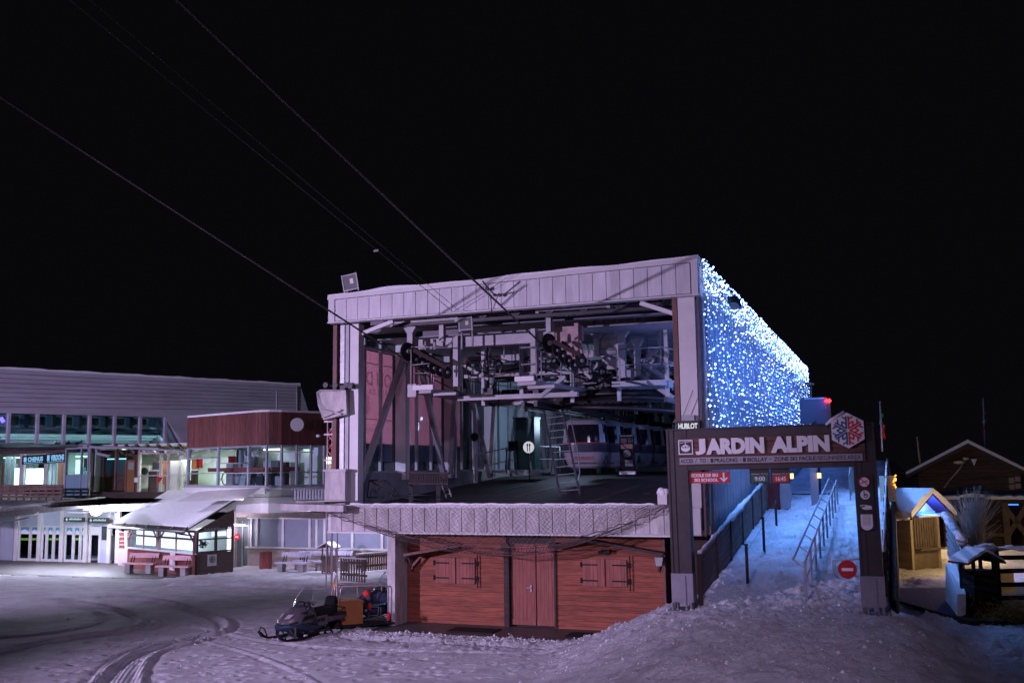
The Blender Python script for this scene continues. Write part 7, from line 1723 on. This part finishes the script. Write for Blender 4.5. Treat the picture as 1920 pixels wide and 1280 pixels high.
for k in range(5): mb.beam(SP(660+4*k, 1168, -.3+.1*k), SP(728, 1150+4*k, -.2), .03, .03)
mb.build('skid', 'steel', ld)

# ================================================================== RIGHT SIDE
# terrace floor & black sheet for the shadowed ground
mb = MB(); mb.box(WORLD, 12.4, 40, 33.6, 46, -.2, .36); mb.build('terrace_floor', mat('pale_terrace_slabs', (.42, .34, .24), .7, 0, .2, 1.5, .1, 10), kind='structure')
mb = MB(); poly = [(11.6, 26.6), (14.5, 26.0), (18, 26.2), (24, 26.6), (30, 27), (30, 33.5), (11.0, 33.5)]; prismz(mb, WORLD, poly, -.3, .66); mb.build('shade_sheet', mat('shade_black', (.012, .011, .012), .9, 0, .5, 5), kind='structure')  # black sheet: shadow on the ground put into its colour
bo = atZ(1712, 1079, .36); BF = Fr((bo.x, bo.y, .36), 32)
bt = thing('market_booth', 'warm lit board booth with thick roof snow and blue light in its gable', 'booth', (bo.x, bo.y, .36))
BL = Fr(None, 0, BF.M @ Matrix.Translation((0, 2.3, 0)) @ Matrix.Rotation(D2R(-90), 4, 'Z'))
# long side faces left (-x of BF)
mb = MB(); planks(mb, BL, 0, 2.3, -.02, .08, 0, 2.3, .13); mb.build('board_wall', 'palewood', bt)
mb = MB(); planks(mb, BF, .1, 1.7, 0, .08, 0, 2.3, .13); mb.build('front_wall', mat('booth_slats', (.20, .15, .09), .7, 0, .3, 4), bt)
mb = MB(); mb.box(BF, -.03, .10, -.03, .1, 0, 2.32); mb.box(BF, 1.62, 1.75, -.03, .1, 0, 2.32); mb.build('corner_post', 'palewood', bt)
mb = MB(); mb.box(BF, .2, 1.6, -.3, -.005, .95, 1.0); [mb.box(BF, .2+.15*k, .3+.15*k, -.04, -.005, 1.05, 2.2) for k in range(9)]; mb.build('shutter', mat('booth_shutter', (.16, .12, .08), .7, 0, .3, 4), bt)
mb = MB(); mb.prism(BF, [(-.45, 2.15), (.86, 3.05), (2.2, 2.15), (2.2, 2.22), (.86, 3.13), (-.45, 2.22)], -.45, 2.8); mb.build('roof', 'darkwood', bt)
mb = MB(); mb.prism(BF, [(-.52, 2.23), (.86, 3.14), (2.25, 2.23), (2.27, 2.36), (1.6, 2.9), (.86, 3.32), (.1, 2.95), (-.56, 2.44)], -.5, 2.85)
for k in range(24): c = BF.P(-.5+.03*random.random(), -.3+3.0*k/24, 2.30-.08*random.random()); blob(mb, c, (.08+.06*random.random(), .1, .10+.05*random.random()))
mb.build('roof_snow', 'snow', bt)
mb = MB(); mb.prism(BF, [(-.1, 2.30), (.86, 2.98), (1.8, 2.30)], .1, .15); mb.build('gable_board', mat('gable_pale', (.5, .5, .55), .6), bt)
mb = MB(); mb.box(BF, .2, 1.5, -.05, .02, 2.36, 2.40); mb.tube([BF.P(.15, -.02, 2.42), BF.P(.86, -.02, 2.9)], .03); mb.build('blue_tube', emis('blue_neon', (.03, .10, 1.0), 9), bt)
mb = MB(); mb.prismx(BF, [(-.5, 2.22), (.05, 2.24), (.05, 2.33), (-.5, 2.28)], -.1, 1.9); mb.build('snow_ledge', 'snow', bt)
point('booth_blue', BF.P(.86, -.25, 2.62), 230, (.02, .07, 1.0), .08)
point('terrace_warm_lamp', BF.P(-1.3, .9, 1.9), 170, (1.0, .68, .30), .15)
point('terrace_warm_lamp_front', BF.P(.2, -2.4, 1.9), 150, (1.0, .66, .30), .15)
point('terrace_warm_lamp_back', (19.0, 42.5, 2.2), 170, (1.0, .66, .30), .15)
point('added_warm_fill', (17.2, 30.6, 1.9), 80, (1.0, .68, .34), .15)  # added local light for the twigs and boards, no lamp stands there
# chalet
CFr = Fr(atY(1815, 1030, 52), -26); CFr = Fr((CFr.M.translation.x, CFr.M.translation.y, 0), -26)
cz = lambda px, py: CFr.uz(px, py, 0)[1]; cu = lambda px, py=950: CFr.uz(px, py, 0)[0]
ch = thing('timber_chalet', 'broad dark timber chalet with shallow snow edged gable behind the terrace', 'chalet', CFr.P(0, 0, .3))
xe0, ze0 = CFr.uz(1702, 889, 0); xa_, za_ = CFr.uz(1816, 831, 0); xe1, ze1 = CFr.uz(1935, 889, 0); zfl = cz(1815, 928)
mb = MB(); zz = zfl
k = 0
while zz < za_-.1:
    z2_ = zz+.19; lim = lambda s_: None
    t = max(0, min(1, (zz-ze0)/(za_-ze0))) if zz > ze0 else 0
    mb.box(CFr, xe0+.5+(xa_-xe0-.5)*t, xe1-.5-(xe1-.5-xa_)*t, 0, .1, zz, z2_-.015); zz = z2_; k += 1
mb.build('gable_wall', 'chaletwood', ch)
mb = MB(); mb.prism(CFr, [(xe0, ze0-.2), (xa_, za_-.2), (xe1, ze1-.2), (xe1, ze1), (xa_, za_), (xe0, ze0)], -.9, 9); mb.build('roof', 'darkwood', ch)
mb = MB(); mb.prism(CFr, [(xe0, ze0+.004), (xa_, za_+.004), (xe1, ze1+.004), (xe1, ze1+.16), (xa_, za_+.18), (xe0, ze0+.14)], -.9, 9); mb.build('roof_snow', 'snow', ch)
mb = MB(); mb.box(CFr, cu(1735), cu(1980), -2.5, 0, zfl-.28, zfl-.12); mb.build('porch_roof', 'darkwood', ch)
mb = MB(); N = 30; P_ = [(cu(1733)+(cu(1980)-cu(1733))*i/N, zfl-.0+.07*random.random()) for i in range(N+1)]
mb.prism(CFr, P_+[(P_[-1][0], zfl-.118), (P_[0][0], zfl-.118)], -2.6, 0); mb.build('porch_snow', 'snow', ch)
mb = MB(); mb.box(CFr, cu(1690), cu(1980), .5, .6, .2, zfl); mb.build('lower_wall', 'chaletwood', ch)
mb = MB()
for px in (1772, 1806, 1880, 1925): mb.box(CFr, cu(px), cu(px)+.28, -2.3, -2.05, .3, zfl-.28)
mb.beam(CFr.P(cu(1883), -2.2, 1.0), CFr.P(cu(1925), -2.2, zfl-.4), .22, .22); mb.beam(CFr.P(cu(1883), -2.2, zfl-.4), CFr.P(cu(1925), -2.2, 1.0), .22, .22); mb.box(CFr, cu(1806), cu(1880), -2.2, -2.1, 1.1, 1.25)
mb.build('porch_post', mat('porch_post_wood', (.16, .11, .075), .8, 0, .4, 3), ch)
for a, b_, y0, y1 in ((1895, 1905, 895, 905), (1907, 1917, 893, 902), (1895, 1905, 908, 918), (1907, 1917, 906, 916)):
    mb = MB(); mb.box(CFr, cu(a), cu(b_), -.05, -.01, cz(a, y1), cz(a, y0)); mb.build('window_pane', mat('dim_pane', (.30, .24, .22), .5), ch)
mb = MB(); mb.box(CFr, cu(1773), cu(1793), -.8, .5, cz(1780, 975), cz(1780, 948)); mb.build('porch_window', mat('porch_pane', (.22, .20, .15), .3), ch)
mb = MB(); blob(mb, CFr.P(cu(1804), -.2, cz(1804, 866)), (.28, .15, .10)); blob(mb, CFr.P(cu(1817), -.2, cz(1817, 859)), (.16, .15, .08)); mb.prism(CFr, [(cu(1827), cz(1827, 860)), (cu(1838), cz(1838, 860)), (cu(1832), cz(1832, 873))], -.3, -.1); mb.build('snow_lump', 'snow', ch)
mb = MB(); mb.tube([CFr.P(cu(1816), -.2, cz(1816, 862)), CFr.P(cu(1803), -.2, cz(1803, 880)), CFr.P(cu(1782), -.2, cz(1782, 902)), CFr.P(cu(1772), -.2, cz(1772, 915))], .04); mb.build('hanging_cord', 'beam', ch)
mb = MB(); mb.disc(CFr, cu(1829), zfl-.35, 1.15, -2.9, -2.65, 20); 
s_ = MB(); s_.prism(CFr, [(cu(1806), zfl-.02), (cu(1850), zfl-.02), (cu(1848), cz(1830, 952)), (cu(1808), cz(1830, 952))], -2.9, -2.65); s_ = s_.build('sign_board', 'signblack', ch)
mb = MB(); text(mb, 'HER', CFr, cu(1811), cu(1836), cz(1830, 948), cz(1830, 938), -2.91, 0, .02); mb.build('lettering', 'letter', s_)
mb = MB(); mb.prism(CFr, [(cu(1804), zfl), (cu(1852), zfl), (cu(1848), zfl+.12), (cu(1828), zfl+.18), (cu(1808), zfl+.1)], -2.95, -2.6); mb.build('snow_cap', 'snow', s_)
mb = MB(); mb.box(CFr, cu(1880), cu(1910), -.3, -.2, cz(1890, 946), cz(1890, 944)); mb.build('blue_tube', emis('blue_tube2', (.05, .2, 1), 2.5), ch)
mb = MB(); mb.box(CFr, cu(1848), cu(1878), -1.5, -1.2, .3, 1.6); mb.build('porch_cupboard', 'chaletwood', ch)
# snowy ledge on terrace back
mb = MB(); N = 60; xs = [14+(26*i/N) for i in range(N+1)]
P_ = [(x, .95+.12*random.random()) for x in xs]; mb.prism(WORLD, P_+[(40, .36), (14, .36)], 44.0, 45.2); mb.build('snow_bank', 'snow', loc=(20, 44, .4), label='low ridge of cleared snow along the back of the terrace before the chalet', category='snow bank')
mb = MB(); mb.box(WORLD, 16.2, 16.9, 42.2, 42.8, .36, 1.3); mb.box(WORLD, 16.1, 17.0, 42.1, 42.9, 1.3, 1.36); mb.build('small_table', 'palewood', loc=(16.5, 42.5, .36), label='pale warm lit table box right of the booth', category='table')
# flags
def flag(px, py0, py1, Y, cols, label, lean=0.0):
    b0 = atY(px+lean*10, py1, Y); t0 = atY(px, py0, Y); t = thing('flag_pole', label, 'flag', b0)
    mb = MB(); mb.tube([b0, t0], .035, 8); mb.build('pole', mat('flag_pole_paint', (.85, .72, .74), .4), t)
    for i, (c, x0, x1, y0_, y1_) in enumerate(cols):
        mb = MB(); n = 6; vs = []
        for j in range(n+1):
            f = j/n; yy = y0_+(y1_-y0_)*f
            A = atY(px+x0+1.2*math.sin(f*5+i), yy, Y); B_ = atY(px+x1+1.5*math.sin(f*7+1+i), yy+3, Y-.15*math.sin(f*6)); vs += [A, B_, A+Vector((0, .05, 0)), B_+Vector((0, .05, 0))]
        fs = []
        for j in range(n): k = 4*j; fs += [(k, k+1, k+5, k+4), (k+2, k+6, k+7, k+3), (k+1, k+3, k+7, k+5), (k, k+4, k+6, k+2)]
        mb.add(vs, fs, 0, True); mb.build('flag_cloth', c, t)
gm, rm, wm = mat('flag_green', (.05, .35, .16), .8), mat('flag_red', (.75, .04, .05), .8), mat('flag_white', (.8, .75, .78), .8)
flag(1650, 752, 846, 44, [(gm, .5, 5, 772, 795), (rm, 1.5, 9, 794, 820)], 'flag pole with limp green and red flag left of the chalet', .4)
flag(1843, 745, 838, 56, [(rm, 0.5, 5, 768, 785), (wm, 0.5, 5, 785, 793), (rm, 1, 6, 793, 822)], 'flag pole with limp red and white flag behind the chalet roof', .4)
mb = MB(); mb.tube([atY(1725, 868, 50), atY(1722, 845, 50), atY(1720, 818, 50)], .04); mb.build('antenna', mat('antenna_paint', (.35, .28, .15), .5), loc=atY(1725, 868, 50), label='thin dim antenna mast rising left of the chalet roof', category='antenna')
# fence along the right of the ramp
slat_fence('plank_fence', 'snowy plank fence climbing on the outer right side of the ramp', [S.P(10.18, v, rz(v)+.05) for v in (-1.5, 1.5, 4.5, 7.5, 10.5, 13.5, 17, 20)], 1.0, 5, 'fencewood', 'darkwood', hs=.11)
mb = MB(); mb.tube([S.P(10.18, -1.5+21.5*i/30, rz(-1.5+21.5*i/30)+1.12) for i in range(31)], [.015+.03*random.random() for i in range(31)], 7); mb.build('snow_cap', 'snow', bpy.data.objects['plank_fence.001'])
wb = thing('wooden_box', 'open brown box with glowing orange string lights above the booth', 'box', S.P(12.2, 7, 3.0))
p = atY(1660, 940, 38); q2 = atY(1678, 892, 38)
mb = MB(); mb.box(WORLD, p.x, q2.x, 38, 38.5, p.z, q2.z); mb.build('body', 'palewood', wb)
mb = MB()
for k in range(26): c = atY(1677+rs.uniform(-2, 3), 890+rs.uniform(0, 26), 37.9+rs.uniform(0, .3)); octa(mb, c, .03, 0)
mb.build('orange_bulb', emis('orange_bulb', (1, .32, .03), 6), wb)
# outer dark fence and stringer at right
FZ = .62
f1 = [atZ(1806, 1118, FZ)+Vector((0, 0, .25)), atZ(1776, 1060, FZ)+Vector((-.3, 3, .25))]
a = atY(1803, 1047, 28.5); b_ = atY(1935, 1052, 28.5)
slat_fence('rail_fence', 'dark four rail fence with thick snow on its top board at the far right', [Vector((a.x+(b_.x-a.x)*t, 28.5, .78)) for t in (0, .5, 1)], 1.45, 4, 'darkwood', 'darkwood', hs=.12)
mb = MB(); mb.tube([Vector((a.x+(b_.x-a.x)*i/20, 28.5, 2.30+.03*math.sin(i))) for i in range(21)], [.05+.04*random.random()+(.05 if 3 < i < 10 else 0) for i in range(21)], 8); mb.build('snow_cap', 'snow', bpy.data.objects['rail_fence'])
wg = [atY(1806, 1065, 28.4), atY(1776, 1010, 33.0)]
t = thing('rail_fence', 'slanting side wing of the dark rail fence with lumpy snow on top', 'fence', wg[0])
for k in range(5): mb = MB(); mb.beam(wg[0]+Vector((0, 0, .62-.27*k)), wg[1]+Vector((0, 0, .62-.27*k+.05)), .05, .16); mb.build('board', 'greysteel', t)
mb = MB()
for i in range(14): blob(mb, wg[0].lerp(wg[1], i/13)+Vector((0, 0, .76)), (.12+.05*random.random(), .15, .09+.05*random.random()))
mb.build('snow_cap', 'snow', t)
mb = MB(); mb.add([atY(1773, 1056, 30.5), atY(1792, 1056, 29.6), atY(1811, 1113, 27.4), atY(1795, 1113, 27.4), atY(1773, 1150, 30.5), atY(1792, 1150, 29.6), atY(1811, 1150, 27.4), atY(1795, 1160, 27.4)], [(0, 1, 2, 3), (7, 6, 5, 4), (0, 4, 5, 1), (1, 5, 6, 2), (2, 6, 7, 3), (3, 7, 4, 0)])
mb.build('snowy_ramp_board', 'snow', loc=atY(1790, 1120, 28.5), label='sloping snow covered plank leading up beside the roofed box', category='plank')
roofed_box(1838, 1153, .62, 1.22, 12, 'roofed_bin', 'dark roofed box with snow on its little gable in front of the rail fence', 'black', bh=.98)
mb = MB()
for k in range(900):
    c = atZ(1893, 1160, .66)+Vector((rs.normal(0, .38), rs.normal(0, .3), abs(rs.normal(.12, .14)))); d = Vector(rs.normal(0, 1, 3)).normalized()*rs.uniform(.05, .2); thin(mb, c, c+d, .006)
mb.build('straw_tuft', 'yellowgr', loc=atZ(1893, 1160, .66), label='clump of dry yellow straw on the dark ground at far right', category='straw')
# twiggy shrub
sb = thing('bare_shrub', 'tall fan shaped bundle of bare thin twigs standing behind the rail fence', 'shrub', atY(1828, 1035, 31))
base = atY(1828, 1040, 31); mb = MB()
for k in range(300):
    tx = 1828+np.clip(rs.normal(0, 1), -2.1, 2.1)*24; ty = 903+rs.gamma(1.6, 22)+abs(tx-1828)*.35; tip = atY(tx, ty, 31+rs.uniform(-.7, .7))
    b0 = base+Vector((rs.normal(0, .10), rs.normal(0, .1), 0)); mid = b0.lerp(tip, .55)+Vector((-(tip.x-b0.x)*.24+rs.normal(0, .03), 0, .0))
    mb.tube([b0, b0.lerp(mid, .55)+Vector((-(tip.x-b0.x)*.05, 0, .03)), mid, mid.lerp(tip, .5)+Vector((rs.uniform(-.03, .03), 0, 0)), tip], [.009, .008, .006, .005, .003], 3)
mb.build('twigs', 'skin', sb)
# box with red lamp on a mast behind the curtain
u0, z1 = S.uz(1499, 749, 17); u1, z0 = S.uz(1558, 793, 17)
sx = thing('display_box', 'dark blue grey box on a mast with two red lamps on its right top corner', 'display box', S.P((u0+u1)/2, 17, rz(17)))
mb = MB(); mb.box(S, u0, u1, 17, 17.5, z0, z1); mb.build('body', mat('box_blue_grey', (.16, .18, .24), .6), sx)
mb = MB(); mb.tube([S.P((u0+u1)/2, 17.2, rz(17)-.2), S.P((u0+u1)/2, 17.2, z0)], .08); mb.beam(SP(1520, 797, 17), SP(1530, 790, 17), .06, .06); mb.build('mast', 'darksteel', sx)
mb = MB(); octa(mb, SP(1550, 751, 16.9), .10, 0); octa(mb, SP(1555, 751, 16.9), .10, 0); mb.build('red_lamp', emis('red_lamp', (1, .02, .03), 8), sx)
mb = MB(); mb.box(S, u0+.2, u0+1.1, 16.98, 17.5, z1+.002, z1+.06); mb.build('snow_cap', 'snow', sx)
la = thing('street_lamp', 'unlit snow topped lamp on a thin mast beyond the end of the light curtain', 'street lamp', SP(1521, 780, 34))
mb = MB(); mb.tube([SP(1521, 790, 34), SP(1521, 722, 34)], .06); mb.build('mast', 'greysteel', la); mb = MB(); mb.prism(S, [(S.uz(1512, 718, 34)[0], S.uz(1512, 716, 34)[1]), (S.uz(1528, 720, 34)[0], S.uz(1512, 719, 34)[1]), (S.uz(1526, 720, 34)[0], S.uz(1512, 722, 34)[1]), (S.uz(1513, 720, 34)[0], S.uz(1512, 721, 34)[1])], 33.8, 34.2); mb.build('lamp_head', 'greysteel', la)
# loudspeaker like dark lamp on the side wall among the lights
p = SP(1370, 568, 0); v_, z_ = S.vz(1372, 569, 5.95); mb = MB(); mb.prismx(S, [(v_-.7, z_-.08), (v_+.5, z_-.12), (v_+.2, z_+.14), (v_-.5, z_+.16)], 5.9, 6.2); mb.build('wall_floodlight', 'signblack', loc=S.P(5.95, v_, z_), label='dark hooded wall lamp fixed high among the fairy lights', category='wall lamp')
# lights of the station side : blue wash from the curtain
area('led_wash_ramp', S.P(7.1, 10, 7.4), S.P(9.6, 9.5, 2.5), 620, (.15, .36, 1.0), 13, .5).data.spread = D2R(115)
area('led_wash_wall', S.P(7.6, 15, 8.2), S.P(5.6, 15, 7.6), 380, (.04, .20, 1.0), 28, 2.5)
area('station_inner_blue', S.P(4.7, 8.0, 6.6), S.P(-1, 8.0, 8.8), 190, (.20, .34, 1.0), 12, 1.5)  # added light inside the wall, imitating blue spill from the curtain
point('station_inner_back', S.P(-2.6, 14, 6.6), 230, (.50, .66, .95), .5)  # added fill brightening the deeper bays, no lamp hangs there

mb = MB(); planks(mb, WORLD, atY(1860, 1090, 31.5).x, atY(1902, 1090, 31.5).x, 31.5, 31.6, atY(1880, 1110, 31.5).z, atY(1880, 1066, 31.5).z, .14)
mb.build('board_screen', 'palewood', loc=atY(1880, 1112, 31.5), label='warm lit pale board screen seen between the rails of the dark rail fence', category='screen')
mb = MB(); mb.prismx(S, [(-1.6, -.2), (16, -.2), (16, rz(16)-.02), (-1.6, rz(-1.6)-.02)], 10.30, 10.45); mb.build('retaining_wall', 'darkwood', bpy.data.objects['plank_fence.001'])
